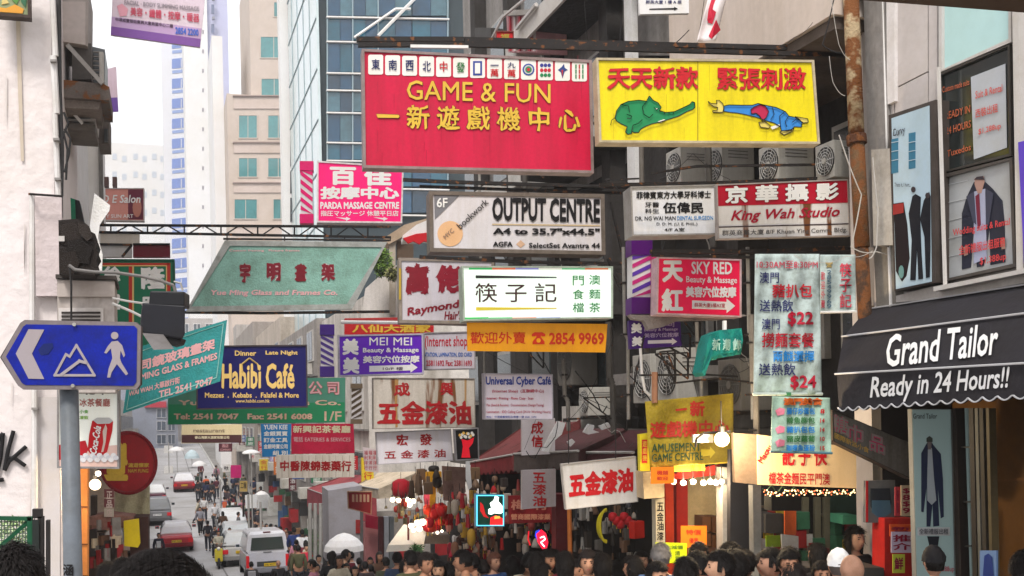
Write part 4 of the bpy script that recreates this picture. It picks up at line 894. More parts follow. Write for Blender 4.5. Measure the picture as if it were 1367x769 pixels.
# MEI MEI
q = [(451, 447), (565, 445), (566, 499.5), (452, 503)]
t, P = sign('hanging_sign', 'violet MEI MEI beauty sign with white arrow', q, 17, (92, 30, 172), (190, 184, 200), 2.2, .2, 7, emit=.08, grime=.06)
lt(P, t, '美', 457, 452, 479, 474, WHT, bold=.05); lt(P, t, '美', 457.5, 477, 480, 499, WHT, bold=.05)
lt(P, t, 'MEI MEI', 493, 450.5, 550, 461, WHT, bold=.005); lt(P, t, 'Beauty & Massage', 484.5, 464.5, 559, 472.5, WHT, bold=.025, sl=-.01)
lt(P, t, '美容穴位按摩', 484.5, 475, 560, 485, WHT, bold=.035, sl=-.01)
shape(P, [(493, 488.5), (548, 487), (548, 484), (557.5, 490.5), (548, 497.5), (548, 494.5), (493, 496.5)], (242, 240, 242), t, 'arrow', .006); lt(P, t, '10/F 樓', 511, 489.8, 538, 494.2, mat((110, 90, 110)), off=.012)
# red gold sign behind, internet shop
q = [(460, 425), (579, 423), (579, 446), (460, 448)]
t, P = sign('hanging_sign', 'narrow red sign with gold ornament above the violet MEI MEI sign', q, 19.5, (196, 34, 40), None, 0, .2, 7)
lt(P, t, '八仙大酒家', 470, 433, 575, 444, GOLD, bold=.04); shape(P, rc(460, 426, 579, 429, -.017), (170, 60, 60), t, 'upper_strip', .006)
q = [(565.5, 444), (634, 442), (635, 492.5), (566, 494)]
t, P = sign('hanging_sign', 'pale lilac internet shop sign with red and blue lettering', q, 17.6, (200, 192, 202), (160, 154, 158), 1.5, .2, 7)
lt(P, t, '(Internet shop', 567, 448.5, 624, 467, mat((190, 40, 60)), bold=.02, sl=-.01); lt(P, t, 'NTATION, LAMINATION, IDD CARD', 566, 470.5, 630, 477, mat((50, 100, 180)), bold=.03); lt(P, t, ': 25811692 Fax: 25811693', 566, 481, 630, 488.5, mat((190, 50, 70)), bold=.03)
# hardware shop signs
OW = (206, 196, 184)
q = [(497.5, 504), (634, 505), (635, 571), (498, 573)]
t, P = sign('hanging_sign', 'old cream hardware and paint sign with brown rust streaks and red characters', q, 16.8, OW, (150, 140, 132), 1, .2, 7, grime=.3, rust=.03)
shape(P, [(527, 506), (532, 506), (530, 540), (531, 570), (528, 571), (527, 540)], (176, 132, 80), t, 'rust_streak', .004)
shape(P, [(620, 506), (623, 506), (622, 566), (620.5, 566)], (176, 140, 96), t, 'rust_streak', .004)
HR = mat((176, 30, 34))
lt(P, t, '成', 526, 511, 547, 529, HR, bold=.03, jit=.8); lt(P, t, '興', 588, 510, 605, 528, HR, bold=.03, jit=.8); lt(P, t, '五金漆油', 504, 535, 629, 567, HR, bold=.035, jit=.9)
q = [(501.5, 577), (602, 573), (605, 615), (504, 620.5)]
t, P = sign('hanging_sign', 'white hardware sign with small red characters under the rust streaked one', q, 16.9, (228, 222, 228), (196, 190, 194), 1.2, .15, 7, grime=.08)
lt(P, t, '宏', 529, 580, 545, 595, HR, bold=.03, jit=.6); lt(P, t, '發', 560, 579, 576.5, 594, HR, bold=.03, jit=.6); lt(P, t, '五 金 漆 油', 513, 602, 595, 613, HR, bold=.02, sl=-.03, jit=.4)
q = [(606.5, 573), (639, 571), (640, 613.5), (609, 615)]
t, P = sign('neon_box', 'small black light box showing a red figure with white blossoms', q, 16.7, (24, 20, 24), (170, 166, 168), 1.5, .15, 7)
shape(P, [(616, 586), (624, 588), (633, 584), (631, 592), (626, 598), (628, 611), (616, 611), (618, 596)], (216, 20, 40), t, 'red_figure', .006, emit=.25)
for k in range(12):
    a = k*.9; cx_, cy_ = 614+k*1.6, 581+3*math.sin(k*1.7); shape(P, [(cx_+2*math.cos(b), cy_+2.2*math.sin(b)) for b in [j*1.05 for j in range(6)]], ((236, 230, 220), (240, 190, 90))[k % 3 == 0], t, 'blossom', .008+.001*k, emit=.1)
q = [(646, 498), (738, 499.5), (739, 560.5), (647, 560)]
t, P = sign('hanging_sign', 'white cyber cafe sign with blue heading and small red list', q, 14.6, (216, 206, 218), (176, 170, 178), 1.3, .2, 8, grime=.06)
RR = mat((186, 50, 76))
lt(P, t, 'Universal Cyber Café', 648.5, 502.5, 735.5, 517, mat((36, 60, 150)), bold=.03); lt(P, t, '(Internet Shop)  (互聯網中心)', 657, 519.5, 726, 525, RR, bold=.02)
lt(P, t, '·Internet · Printing · Photo Copy · Scan', 649, 530, 712, 534.5, RR, bold=.02); lt(P, t, '·Fax (Send & Receive) · Documentation (Design/Typing)', 649, 539, 726, 543.5, RR, bold=.01)
lt(P, t, '·Lamination · IDD Calling Card (24 Hr Working Hours)', 649, 548, 735, 552.5, RR, bold=.01); lt(P, t, '地址：中環威靈頓街永樂樓一樓 2581 1692', 649, 555, 716, 558, mat((60, 80, 160)))
q = [(697, 628), (742, 626), (742, 676), (697, 680)]
t, P = sign('hanging_sign', 'dim grey hardware sign half under the frayed maroon awning', q, 14.4, (170, 160, 162), None, 0, .1, 8)
vlettering(P, '五漆油', (711, 630, 729, 677), HR, t, bold=.025, jit=.5)
q = [(697, 560), (741, 558), (741, 606), (697, 608)]
t, P = sign('hanging_sign', 'upright white hardware sign poking above the maroon awning', q, 16.2, (206, 198, 202), None, 0, .1, 8)
vlettering(P, '成信', (709, 562, 725, 598), HR, t, bold=.025, jit=.5)
q = [(749.5, 619.5), (849, 609), (852, 670), (755.5, 680.5)]
t, P = sign('hanging_sign', 'tilted white hardware board with four bold red characters hung on wires', q, 12.6, (220, 214, 208), (196, 188, 180), 1, .08, 9, grime=.15)
lt(P, t, '五金漆油', 759.5, 632, 845.5, 665, mat((204, 22, 30)), bold=.05, sl=-.1, jit=.6)
for x, y in ((759, 619), (822, 612)): MB().tube(P.at(x, y, .03), P.at(x, y-62, .03), .006, 4).build('hanging_wire', CABLE, t)
# medicine, pink, blue, cream small signs over the pavement
q = [(369, 607.5), (473, 606), (473, 637), (369, 638.5)]
t, P = sign('hanging_sign', 'cream corrugated medicine shop board with red characters', q, 26, (232, 222, 208), None, 0, .15, 6, grime=.2)
lt(P, t, '中醫陳錦泰藥行', 374, 615, 469, 629, HR, bold=.03, jit=.4)
for k in range(11): shape(P, rc(376+k*9, 608, 376.8+k*9, 637), (190, 176, 160), t, 'board_joint', .003)
q = [(389, 566), (472, 565.5), (473.5, 605), (389, 606)]
t, P = sign('cloth_banner', 'pink red cafe banner above the medicine board', q, 24, (214, 40, 76), None, 0, .03, 6, cat='banner', pm=mat((214, 34, 74), .6, .25, 3, bump=.5))
lt(P, t, '新興記茶餐廳', 391, 568, 468, 578, CREAM, bold=.03); lt(P, t, '電話 EATERIES & SERVICES', 392, 583, 468, 590, PINKL, bold=.02)
q = [(348, 566), (389, 566), (387, 609), (350, 610)]
t, P = sign('cloth_banner', 'bright blue banner with white characters left of the pink cafe banner', q, 27, (30, 130, 196), None, 0, .03, 6, cat='banner')
for k, s in enumerate(('YUEN KEE', '金銀買賣', '訂金工具', '金銀時寶公司', '組 別')): lt(P, t, s, 352+(12 if k == 4 else 0), 567+k*8.6, 384, 573.5+k*8.6, WHT, bold=.03)
q = [(242.5, 567), (323, 566.5), (323, 591), (242, 592)]
t, P = sign('hanging_sign', 'cream over brown restaurant sign far down the street', q, 38, (236, 218, 174), None, 0, .3, 4, grime=.1)
shape(P, rc(242.5, 580.5, 322.5, 591), (84, 48, 50), t, 'brown_band', .01); lt(P, t, '泰山海鮮大酒家有限公司', 260, 582, 306, 586, CREAM, bold=.03, off=.03); lt(P, t, 'restaurant', 258, 573, 300, 577, mat((150, 130, 110)), off=.02)
q = [(292, 592), (310, 592), (310, 603), (292, 603)]
t, P = sign('hanging_sign', 'small maroon sign under the cream and brown sign', q, 40, (96, 50, 60), None, 0, .3, 4)
lt(P, t, '酒店', 296, 593, 305, 597.5, PINKL, off=.02); lt(P, t, 'COMPANY', 294, 599, 308, 602, PINKL, off=.02)
q = [(308, 621), (322, 621), (322, 638), (308, 638)]
t, P = sign('hanging_sign', 'plain magenta flag sign near the parked cars', q, 62, (196, 20, 110), None, 0, .1, 4)
q = [(297, 620), (307, 620), (307, 630), (297, 630)]
t, P = sign('hanging_sign', 'tiny white sign with dark symbols left of the magenta flag', q, 63, (226, 222, 220), None, 0, .1, 4); lt(P, t, '中大', 299, 622, 305, 628, BLK, off=.02, bold=.03)
q = [(319, 641), (331, 641), (331, 657), (319, 657)]
t, P = sign('road_sign', 'ochre notice board on a post above the pavement crowd', q, 60, (190, 160, 90), (120, 116, 120), .8, .1, 4); lt(P, t, '工程', 321, 644, 329, 652, BLK, off=.02)
MB().tube(P.at(325, 657), P.at(325, 690), .06).build('post', STEEL, t)
q = [(484, 597), (503, 600), (506, 631), (488, 629)]
t, P = sign('hanging_sign', 'narrow pinkish white sign with faded red text left of the white hardware sign', q, 20, (222, 206, 208), None, 0, .15, 7)
for k in range(3): vlettering(P, '福利洋行', (486+k*6, 601, 491+k*6, 628), mat((210, 90, 100)), t, bold=.01)
# left side signs
q = [(122, 345.5), (233, 346), (236, 475), (122, 475)]
t, P = sign('hanging_sign', 'green restaurant sign with red and cream framing behind the traffic light', q, 15.2, (24, 118, 84), (16, 84, 62), 3, .3, 2, grime=.1)
for a in (rc(124.5, 351, 227, 354), rc(223, 351, 227.5, 470), rc(172, 354, 176.5, 470), rc(124.5, 354, 127.5, 470)): shape(P, a, (190, 50, 34), t, 'red_line', .005)
for a in (rc(127, 354, 223, 355.5), rc(221.5, 354, 223, 470), rc(176.5, 354, 178.8, 470)): shape(P, a, (226, 190, 120), t, 'cream_line', .009)
lt(P, t, '徐', 139, 355, 161, 378, WHT, bold=.04, jit=.8); lt(P, t, '隆', 189, 356, 221, 386, WHT, bold=.045, jit=1); lt(P, t, '記', 139, 392, 161, 414, WHT, bold=.04, jit=.8); lt(P, t, '號', 189, 395, 216, 420, WHT, bold=.04)
q = [(126, 251), (192.5, 251), (192.5, 295), (126, 294)]
t, P = sign('hanging_sign', 'salmon pink hair salon sign with two faces above the truss', q, 22, (222, 150, 138), (210, 200, 198), 1, .2, 2, grime=.1)
shape(P, rc(171, 253, 191, 293), (110, 40, 60), t, 'photo_print', .005); shape(P, [(183+6*math.cos(a), 277+13*math.sin(a)) for a in [k*.45 for k in range(14)]], (196, 126, 110), t, 'face_print', .009); shape(P, [(134+7*math.cos(a), 262+8*math.sin(a)) for a in [k*.45 for k in range(14)]], (166, 80, 80), t, 'face_print', .007)
lt(P, t, 'D E Salon', 136, 260, 187, 271, WHT, bold=.02, off=.014, it=.15); lt(P, t, 'BY SUN ART', 138, 286, 178, 291, WHT, off=.014)
for (a, c, lab, d) in (((133, 327.5, 176, 343), (214, 208, 206), 'blank off white panel above the green restaurant sign', 17), ((177.5, 327, 227, 343), (118, 28, 44), 'blank maroon panel above the green restaurant sign', 17), ((134, 311, 186, 325.5), (206, 196, 184), 'blank beige panel under the black truss', 19)):
    t, P = sign('blank_panel', lab, rc(*a), d, c, None, 0, .15, 2, grime=.12)
    MB().tube(P.at(a[0], a[1]-1, .02), P.at(a[2], a[1]-1, .02), .02, 4).build('top_rail', DARK, t)
beam('short black brace beside the torn white cloth', [(127, 326), (176, 327), (163, 343)], .025, 16.5)
q = [(150.5, -14), (274, -8), (267, 63.5), (147.8, 47)]
t, P = sign('cloth_banner', 'lavender slimming and massage banner with purple hem at the top left', q, 13, (222, 206, 218), None, 0, .03, 4, cat='banner', pm=mat((222, 204, 216), .6, .15, 3, bump=.3))
shape(P, [(148.2, 35), (268, 52), (267, 63), (147.8, 46.6)], (128, 84, 160), t, 'purple_hem', .005); shape(P, [(149, 22), (269, 38), (268, 52), (148.2, 35)], (190, 160, 200), t, 'lilac_band', .005)
lt(P, t, 'FACIAL · BODY SLIMMING MASSAGE', 166, 0, 266, 6, mat((150, 140, 150)), sl=.09, bold=.02, off=.012); lt(P, t, '美容・纖體・按摩・暖器', 174, 9, 266, 21, mat((206, 70, 96)), sl=.1, bold=.02, off=.012)
lt(P, t, '中環威靈頓街廣興大廈商業中心二樓', 154, 23, 231, 28, mat((80, 60, 80)), sl=.12, bold=.02, off=.012); lt(P, t, '2854 2200', 234, 36, 265, 45, mat((70, 110, 210)), sl=.1, bold=.03, off=.012)
shape(P, [(156, 8), (163, 5), (171, 12), (169, 21), (160, 22)], (226, 160, 176), t, 'flower_mark', .008)
q = [(139, 93), (155, 89), (158, 149), (133, 150)]
t, P = sign('cloth_banner', 'small second lavender banner behind the lower bay window', q, 22, (224, 200, 214), None, 0, .03, 4, cat='banner'); shape(P, [(135, 131), (157, 130), (158, 149), (133, 150)], (120, 84, 170), t, 'purple_hem', .005)
# decorated board corner, top left
P = planeY(11.8)
t = thing('mural_board', 'framed board with ochre swirl and green leaves in the top left corner', 'board', P.at(20, 20))
pp(MB(), P, [(-10, -40), (38, -40), (39, 21), (-10, 17)], .08, .08).build('board', mat((150, 160, 120), .6, .3, 4), t)
for pts, c in (([(-10, 8), (8, 11), (20, 6), (32, 12), (30, 18), (-10, 15)], (226, 160, 60)), ([(20, -10), (26, -2), (22, 6), (16, 0)], (90, 140, 70)), ([(28, -12), (36, -4), (34, 10), (28, 2)], (60, 110, 80)), ([(4, -8), (12, 4), (2, 6)], (214, 190, 120))): shape(P, pts, c, t, 'painted_leaf', .09, .012)
pp(MB(), P, [(36, -40), (40, -40), (41, 24), (37, 23)], .12, .12).build('frame_edge', mat((70, 56, 50)), t); pp(MB(), P, [(-10, 16), (41, 20), (41, 24), (-10, 20)], .12, .125).build('frame_edge', mat((70, 56, 50)), t)
# cola light box
q = [(76, 519), (159, 519.5), (159, 626), (76, 625)]
t, P = sign('lit_sign', 'white light box with a tilted red soda can over ice on the left shop', q, 11.0, (232, 234, 226), (150, 146, 146), 2.6, .2, 2, grime=.05, emit=.12)
lt(P, t, '北翠', 109, 517, 146, 527, mat((70, 70, 66)), bold=.03); lt(P, t, '冰茶餐廳', 106, 532, 147, 543, mat((190, 90, 80)), bold=.02); lt(P, t, '小食', 106, 547, 118, 552, mat((120, 190, 90)), bold=.03); lt(P, t, '凍飲', 106, 555, 118, 560, mat((150, 200, 90)), bold=.03)
shape(P, [(78, 612), (112, 598), (157, 594), (157, 623), (78, 623)], (236, 200, 190), t, 'blush_print', .005)
can = child_of(shape(P, [(123, 562), (130, 558), (146, 558), (151, 563), (150, 575), (143, 603), (137, 608), (122, 608), (117, 601), (119, 580)], (196, 22, 30), t, 'can_print', .009))
shape(P, [(124, 561), (130, 557.5), (146, 557.5), (151, 562), (146, 565.5), (130, 566)], (196, 196, 196), can, 'can_lid', .013)
shape(P, [(137, 576), (141, 566), (143, 572), (141, 590), (138, 603), (135, 604), (138, 590)], (214, 190, 180), can, 'ribbon_print', .013)
lt(P, can, 'Coca-Cola', 108, 583, 146, 593, WHT, bold=.03, rot=-80, off=.018, it=.25)
for k in range(16): 
    cx_, cy_ = 108+k*3.1, 611+3.5*math.sin(k*2.1); shape(P, [(cx_+4*math.cos(b), cy_+3.4*math.sin(b)) for b in [j*.9 for j in range(7)]], (228, 226, 230) if k % 3 else (206, 206, 214), t, 'ice_print', .012+.0006*k)
shape(P, [(78, 594), (114, 588), (118, 600), (112, 612), (78, 614)], (186, 26, 40), t, 'red_print', .007)
# round red sign
P = facing(171, 618, 13.5, 4)
t = thing('round_sign', 'round dark red restaurant sign with a gold character', 'sign', P.at(171, 659, -.1))
pp(MB(), P, [(171+37.5*math.cos(a), 618+41*math.sin(a)) for a in [k*math.pi/24 for k in range(48)]], .18).build('disc', mat((150, 12, 30), .4, .3, 5), t)
rim = MB().path([P.at(171+37*math.cos(a), 618+40.5*math.sin(a), .0) for a in [k*math.pi/24 for k in range(49)]], .025, 6); rim.build('rim', mat((120, 14, 28), .4, .2), t)
lt(P, t, '豐', 138, 590, 171, 642, mat((206, 170, 60)), bold=.055, off=.014); lt(P, t, '滬遊懷家', 171, 618, 199, 624, mat((196, 160, 60)), bold=.03, off=.014); lt(P, t, 'NAM FUNG', 171, 626, 198, 631, mat((196, 160, 60)), bold=.02, off=.014)
# ------------------------------------------------------------------ banners of cloth on the right
def cbanner(name, label, q, d, m, amp=.02, nx=30, ny=30, ph=0, sag=0, scal=0, cat='banner', fx=.25, yaw=9):
    P = cloth_plane((q[0][0]+q[1][0])/2, (q[0][1]+q[2][1])/2, d, yaw, amp, ph=ph, fx=fx)
    t = thing(name, label, cat, (P.at(*q[2])+P.at(*q[3]))/2); c = cloth(P, q, m, t, nx, ny, sag=sag, scal=scal); return t, P
FADED = mat((186, 200, 196), .7, .4, 14, bump=.3)
t, P = cbanner('cloth_banner', 'long grey patterned pork bun price banner', [(1008, 339), (1094, 339), (1097, 526), (1006, 528)], 10, FADED, .018)
for s, a, m_, b in (('10:30AM至8:30PM', (1010, 348, 1092, 358), mat((196, 70, 90)), .015), ('澳門', (1014, 363, 1040, 378), NAVYL, .015), ('豬扒包', (1031, 379, 1084.5, 397.5), mat((196, 40, 54)), .025), ('送熱飲', (1014, 400, 1059, 416), NAVYL, .015), ('$22', (1051.5, 416, 1086, 436), mat((186, 30, 56)), .03), ('澳門', (1017, 425, 1041, 440), NAVYL, .015), ('撈麵套餐', (1017, 444, 1087, 464), mat((190, 36, 54)), .02), ('兩餸選擇', (1032, 468, 1087, 483), BLUEL, .025), ('送熱飲', (1013, 485, 1062, 501.5), NAVYL, .015), ('$24', (1055, 501, 1090, 520.5), mat((186, 30, 56)), .03)):
    lt(P, t, s, *a, m_, bold=b, off=.014)
MB().tube(P.at(1005, 526), P.at(1098, 526), .014, 6).build('bottom_pole', mat((190, 200, 196)), t); MB().tube(P.at(1040, 526), P.at(1056, 526), .017, 6).build('green_tape', mat((60, 120, 80)), t)
t, P = cbanner('cloth_banner', 'short patterned telephone banner right of the pork bun banner', [(1095, 340), (1142, 340), (1142.5, 416), (1095, 417)], 10.35, FADED, .015, ph=2)
vlettering(P, '筷子記', (1121, 350, 1137, 412), mat((206, 60, 80)), t, bold=.02, off=.014); vlettering(P, '28549969', (1104, 360, 1110, 412), mat((80, 110, 130)), t, off=.014)
vlettering(P, '歡迎外賣', (1096, 362, 1101.5, 412), mat((196, 50, 70)), t, off=.014); shape(P, [(1102, 350), (1112, 350), (1111, 353), (1109, 353), (1111, 357), (1103, 357), (1105, 353), (1103, 353)], (150, 130, 80), t, 'telephone_symbol', .014)
MB().tube(P.at(1094, 417), P.at(1143, 416), .012, 6).build('bottom_pole', WHITE, t)
t, P = cbanner('cloth_banner', 'green white menu banner below the pork bun banner', [(1031, 529), (1108, 531), (1110, 605), (1029, 603)], 9.7, mat((176, 206, 186), .7, .35, 14, bump=.3), .015, ph=1)
for k, (s, m_) in enumerate((('腸仔炒蛋包', BLUEL), ('辣魚柳包', GREENL), ('豬扒包包', BLUEL), ('豬皮蘿蔔', GREENL), ('咖喱魚蛋粉', BLUEL))): lt(P, t, s, 1050, 544+k*12.4, 1088, 553.5+k*12.2, m_, bold=.03, off=.014); lt(P, t, ('8', '14', '14', '10', '15')[k], 1095, 546+k*12.3, 1101, 552+k*12.3, REDL, bold=.03, off=.014)
lt(P, t, '澳門美食', 1046, 531, 1098, 541, mat((226, 110, 40)), bold=.05, off=.014, outline=REDL)
for y in (546, 570, 588): shape(P, [(1035, y+2), (1041, y-2), (1048, y), (1047, y+7), (1038, y+9)], (226, 130, 150), t, 'price_burst', .012)
MB().tube(P.at(1028, 603), P.at(1111, 605), .012, 6).build('bottom_pole', mat((90, 130, 140)), t)
# amusement banner
t, P = cbanner('cloth_banner', 'mustard yellow amusement game centre banner behind the big bulb', [(861, 536), (979, 525), (979, 618), (868, 624)], 11.8, mat((176, 150, 40), .7, .5, 2.5, bump=.4), .02, ph=.5, fx=.12)
AR = mat((196, 50, 34))
lt(P, t, '一', 902, 546, 917, 549, AR, bold=.03, off=.014, sl=-.1); lt(P, t, '新', 921, 535, 941, 556, AR, bold=.04, off=.014); lt(P, t, '遊戲機中心', 868, 563, 974, 585, AR, bold=.03, off=.014, sl=-.03)
lt(P, t, 'AMUSEMENT', 870, 592.5, 936, 604, mat((50, 80, 50)), bold=.02, off=.014, sl=-.03); lt(P, t, 'GAME CENTRE', 870, 606, 939, 617, mat((50, 80, 50)), bold=.02, off=.014, sl=-.04)
shape(P, [(936, 600), (948, 600), (948, 596), (955, 604), (948, 612), (948, 608), (936, 610)], (216, 190, 50), t, 'arrow', .014)
MB().tube(P.at(874, 538, .02), P.at(874, 497, .02), .035, 6).build('copper_strap', mat((170, 120, 90)), t)
q = [(854, 580), (867, 578), (868, 629), (855, 629)]
t, P = sign('side_sign', 'narrow yellow and red upright sign left of the mustard banner', q, 12.0, (226, 206, 40), None, 0, .1, 9); shape(P, rc(857, 587, 864, 618), (206, 40, 40), t, 'red_text_strip', .006); vlettering(P, '遊戲機', (858, 588, 863.5, 616), GOLD, t, off=.014)
q = rc(869, 624, 900, 646, -.03); t, P = sign('paper_notice', 'orange paper notice under the mustard banner', q, 11.6, (250, 130, 20), None, 0, .01, 9, grime=.05, cat='notice'); lt(P, t, '機鋪', 877, 628, 892, 634, AR, bold=.02); lt(P, t, '歡迎', 877, 636, 892, 641, AR, bold=.02)
q = rc(900, 621, 941, 630, -.05); t, P = sign('paper_notice', 'lime strip notice beside the orange notice under the banner', q, 11.9, (222, 232, 60), None, 0, .01, 9, grime=.05, cat='notice')
q = rc(909, 702, 943.5, 731); t, P = sign('paper_notice', 'orange hand written notice inside the bulb lit shop', q, 12.3, (246, 130, 30), None, 0, .01, 9, grime=.05, cat='notice'); lt(P, t, '特價', 916, 707, 936, 714, AR); lt(P, t, '優惠', 920, 718, 932, 725, AR)
q = rc(875, 724, 917, 751, .03); t, P = sign('paper_notice', 'lime yellow notice above the grey haired head', q, 11.2, (226, 240, 30), None, 0, .01, 9, grime=.05, cat='notice'); lt(P, t, '大減價', 888, 728, 912, 733, mat((90, 130, 40))); vlettering(P, '清貨', (901, 735, 908, 749), mat((90, 120, 40)), t)
# lower restaurant sign, cream
q = [(1011, 580), (1143, 598), (1143.5, 652), (1012, 647)]
t, P = sign('hanging_sign', 'cream lit restaurant sign with red characters behind the menu banner', q, 10.6, (226, 190, 140), None, 0, .2, 9, emit=.12, grime=.1)
lt(P, t, '記 子 快', 1044, 594, 1104, 622, REDL, bold=.035, jit=.5); lt(P, t, '檔茶金麵民平門澳', 1026, 630, 1108, 646, REDL, bold=.02, sl=.02); lt(P, t, 'Macau', 1008, 602, 1034, 610, REDL, bold=.04, rot=-58)
pp(MB(), P, [(979, 578), (1010.5, 580), (1011.5, 647), (981, 644)], .06, -.02).build('side_box', mat((120, 100, 82), .8, .4), t)
t2 = thing('fairy_lights', 'string of warm fairy lights under the cream restaurant sign', 'string lights', P.at(1075, 660, .05))
gm = MB(); pts = [P.at(1018+k*2.2, 652+4*math.sin(k*.9)+k*.15, .04) for k in range(56)]; gm.path(pts, .006, 3).build('garland_wire', mat((50, 70, 44)), t2)
for k in range(90): 
    x = 1020+(k*37 % 122); y = 654+random.random()*8; MB().ball(P.at(x, y, .05), .008, 6, 4).build('fairy_bulb', mat((255, 214, 150) if k % 3 else (236, 120, 80), .5, 0, emit=1.6 if k % 3 else .5), t2)
# slanting signboard
q = [(1111, 547), (1217, 592), (1217, 640), (1112, 588)]
t, P = sign('hanging_sign', 'dull slanting signboard with pink outlined characters under the black awning', q, 10.2, (110, 104, 98), (60, 52, 48), 2, .12, 9, grime=.5)
for c, x, y in (('糖', 1111, 551), ('巾', 1131, 563), ('品', 1160, 577)): lt(P, t, c, x, y, x+22, y+24, mat((140, 124, 122)), bold=.02, sl=.35, outline=mat((190, 60, 100)), ob=.04)
lt(P, t, '國際新派小食', 1114, 577, 1160, 585, mat((190, 150, 70)), bold=.02, sl=.45)
# arrow sign top right of centre, flag
q = [(852.5, -22), (919, -24), (920, 17.5), (854, 19)]
t, P = sign('hanging_sign', 'white sign with black arrow at the very top centre right', q, 11.2, (232, 230, 230), None, 0, .05, 9, grime=.05)
lt(P, t, '群英大廈 1 樓 A 座', 862, 0, 910, 5, NAVYL, bold=.02); shape(P, [(867, 11.5), (900, 10.5), (900, 9), (905, 11.5), (900, 14), (900, 12.5), (867, 12.8)], (30, 30, 30), t, 'arrow', .006)
P = cloth_plane(950, 25, 10.6, 9, .03)
t = thing('folded_flag', 'red and white flag draped diagonally beside the beige balcony', 'flag', P.at(945, 55))
cloth(P, [(950, -20), (974, -20), (956, 54), (930, 56)], mat((236, 226, 226), .8, .1, 3), t, 10, 14, name='flag_cloth')
for pts in ([(951, -5), (957, -8), (950, 24), (944, 28), (946, 12)], [(956, 26), (962, 40), (950, 52), (946, 48)], [(948, 10), (956, 16), (951, 32), (945, 30)]): shape(P, pts, (196, 34, 60), t, 'red_patch', .012)
# teal cloth hood over the dark air conditioner
P = cloth_plane(965, 465, 11.0, 9, .03, .4)
t = thing('teal_cloth_hood', 'faded teal cloth awning rag with scalloped edge', 'cloth', P.at(965, 480))
pp(MB(), P, [(949, 446), (960, 441), (990, 438), (992, 455), (989, 473), (984, 470), (979, 475), (973, 472), (967, 477), (961, 472), (956, 480), (950, 476), (946, 488), (941, 502), (937, 497), (941, 478), (944, 460)], .3).build('hood', mat((20, 130, 122), .8, .4, 6, bump=.8), t)
lt(P, t, '新 潮 飾', 951, 452, 989, 468, mat((150, 190, 184)), bold=.03, off=.02, jit=.6)
pp(MB(), P, rc(966, 428, 970, 441), .04, -.05).build('post', WHITE, t)
# ------------------------------------------------------------------ awnings and stalls along the right pavement
def awning(label, xb, back, xf, front, val, col, thick=.02, scal=0, name='shop_awning', valcol=None, ribs=3):
    pb, pf = planeX(xb), planeX(xf)
    b = [pb.at(*p) for p in back]; f = [pf.at(*p) for p in front]; v = [pf.at(p[0], p[1]+h) for p, h in zip(front, val)]
    t = thing(name, label, 'awning', (v[0]+v[1])/2)
    m = mat(col, .85, .4, 2, bump=.5); mb = MB(); n = 12
    V = []
    for k in range(5):
        for i in range(n+1):
            p = b[0].lerp(b[1], i/n).lerp(f[0].lerp(f[1], i/n), k/4); V.append(p-Vector((0, 0, .05*math.sin(math.pi*k/4))))
    N_ = len(V); V += [q_-Vector((0, 0, thick)) for q_ in V]; F = []
    for k in range(4):
        for i in range(n):
            a = k*(n+1)+i; F += [(a, a+1, a+n+2, a+n+1), (a+N_, a+n+1+N_, a+n+2+N_, a+1+N_)]
    mb.add(V, F).build('canvas', m, t)
    mb = MB(); V = []; nn = 48
    for i in range(nn+1):
        u = i/nn; a = f[0].lerp(f[1], u); c = v[0].lerp(v[1], u)+Vector((0, 0, .03*math.sin(u*60) if scal else .004*math.sin(u*90))); V += [a, c]
    V += [q_+Vector((.015, 0, 0)) for q_ in V]; k = 2*nn+2
    mb.add(V, [(2*i, 2*i+2, 2*i+3, 2*i+1) for i in range(nn)]+[(2*i+k, 2*i+1+k, 2*i+3+k, 2*i+2+k) for i in range(nn)]); mb.build('valance', mat(valcol or col, .85, .45, 3, bump=.5), t)
    for e in (0, 1): MB().add([b[e], f[e], v[e], Vector((b[e].x, b[e].y, v[e].z))], [(0, 1, 2, 3)]).build('end_panel', mat(col, .85, .5, 3), t)
    MB().tube(f[0], f[1], .02, 6).build('front_bar', ALU, t)
    for i in range(ribs): u = (i+.5)/ribs; MB().tube(b[0].lerp(b[1], u)-Vector((0, 0, .07)), f[0].lerp(f[1], u)-Vector((0, 0, .04)), .012, 4).build('rib', STEEL, t)
    return t
awning('faded pinkish red awning left of the frayed maroon awning', 7.0, [(703, 566), (775, 560)], 5.9, [(628, 617), (684, 607)], (17, 22), (116, 56, 56), scal=1, valcol=(140, 46, 50))
awning('dusty maroon awning with a frayed grey hem', 7.0, [(748, 572), (838, 572)], 5.7, [(686, 606), (772, 602)], (24, 20), (86, 52, 54), scal=1, valcol=(92, 80, 76))
awning('dark maroon awning behind the tilted hardware board', 7.0, [(800, 575), (868, 574)], 5.9, [(766, 604), (846, 604)], (16, 12), (72, 32, 38))
awning('pink red awning over the grey booth', 7.0, [(462, 634), (502, 634)], 5.4, [(410, 652), (437, 662)], (24, 34), (160, 70, 76), valcol=(160, 66, 76))
awning('cream awning next to the pink red one', 7.0, [(505, 631), (560, 629)], 5.7, [(475, 648), (505, 653)], (11, 13), (214, 196, 172), valcol=(190, 174, 156))
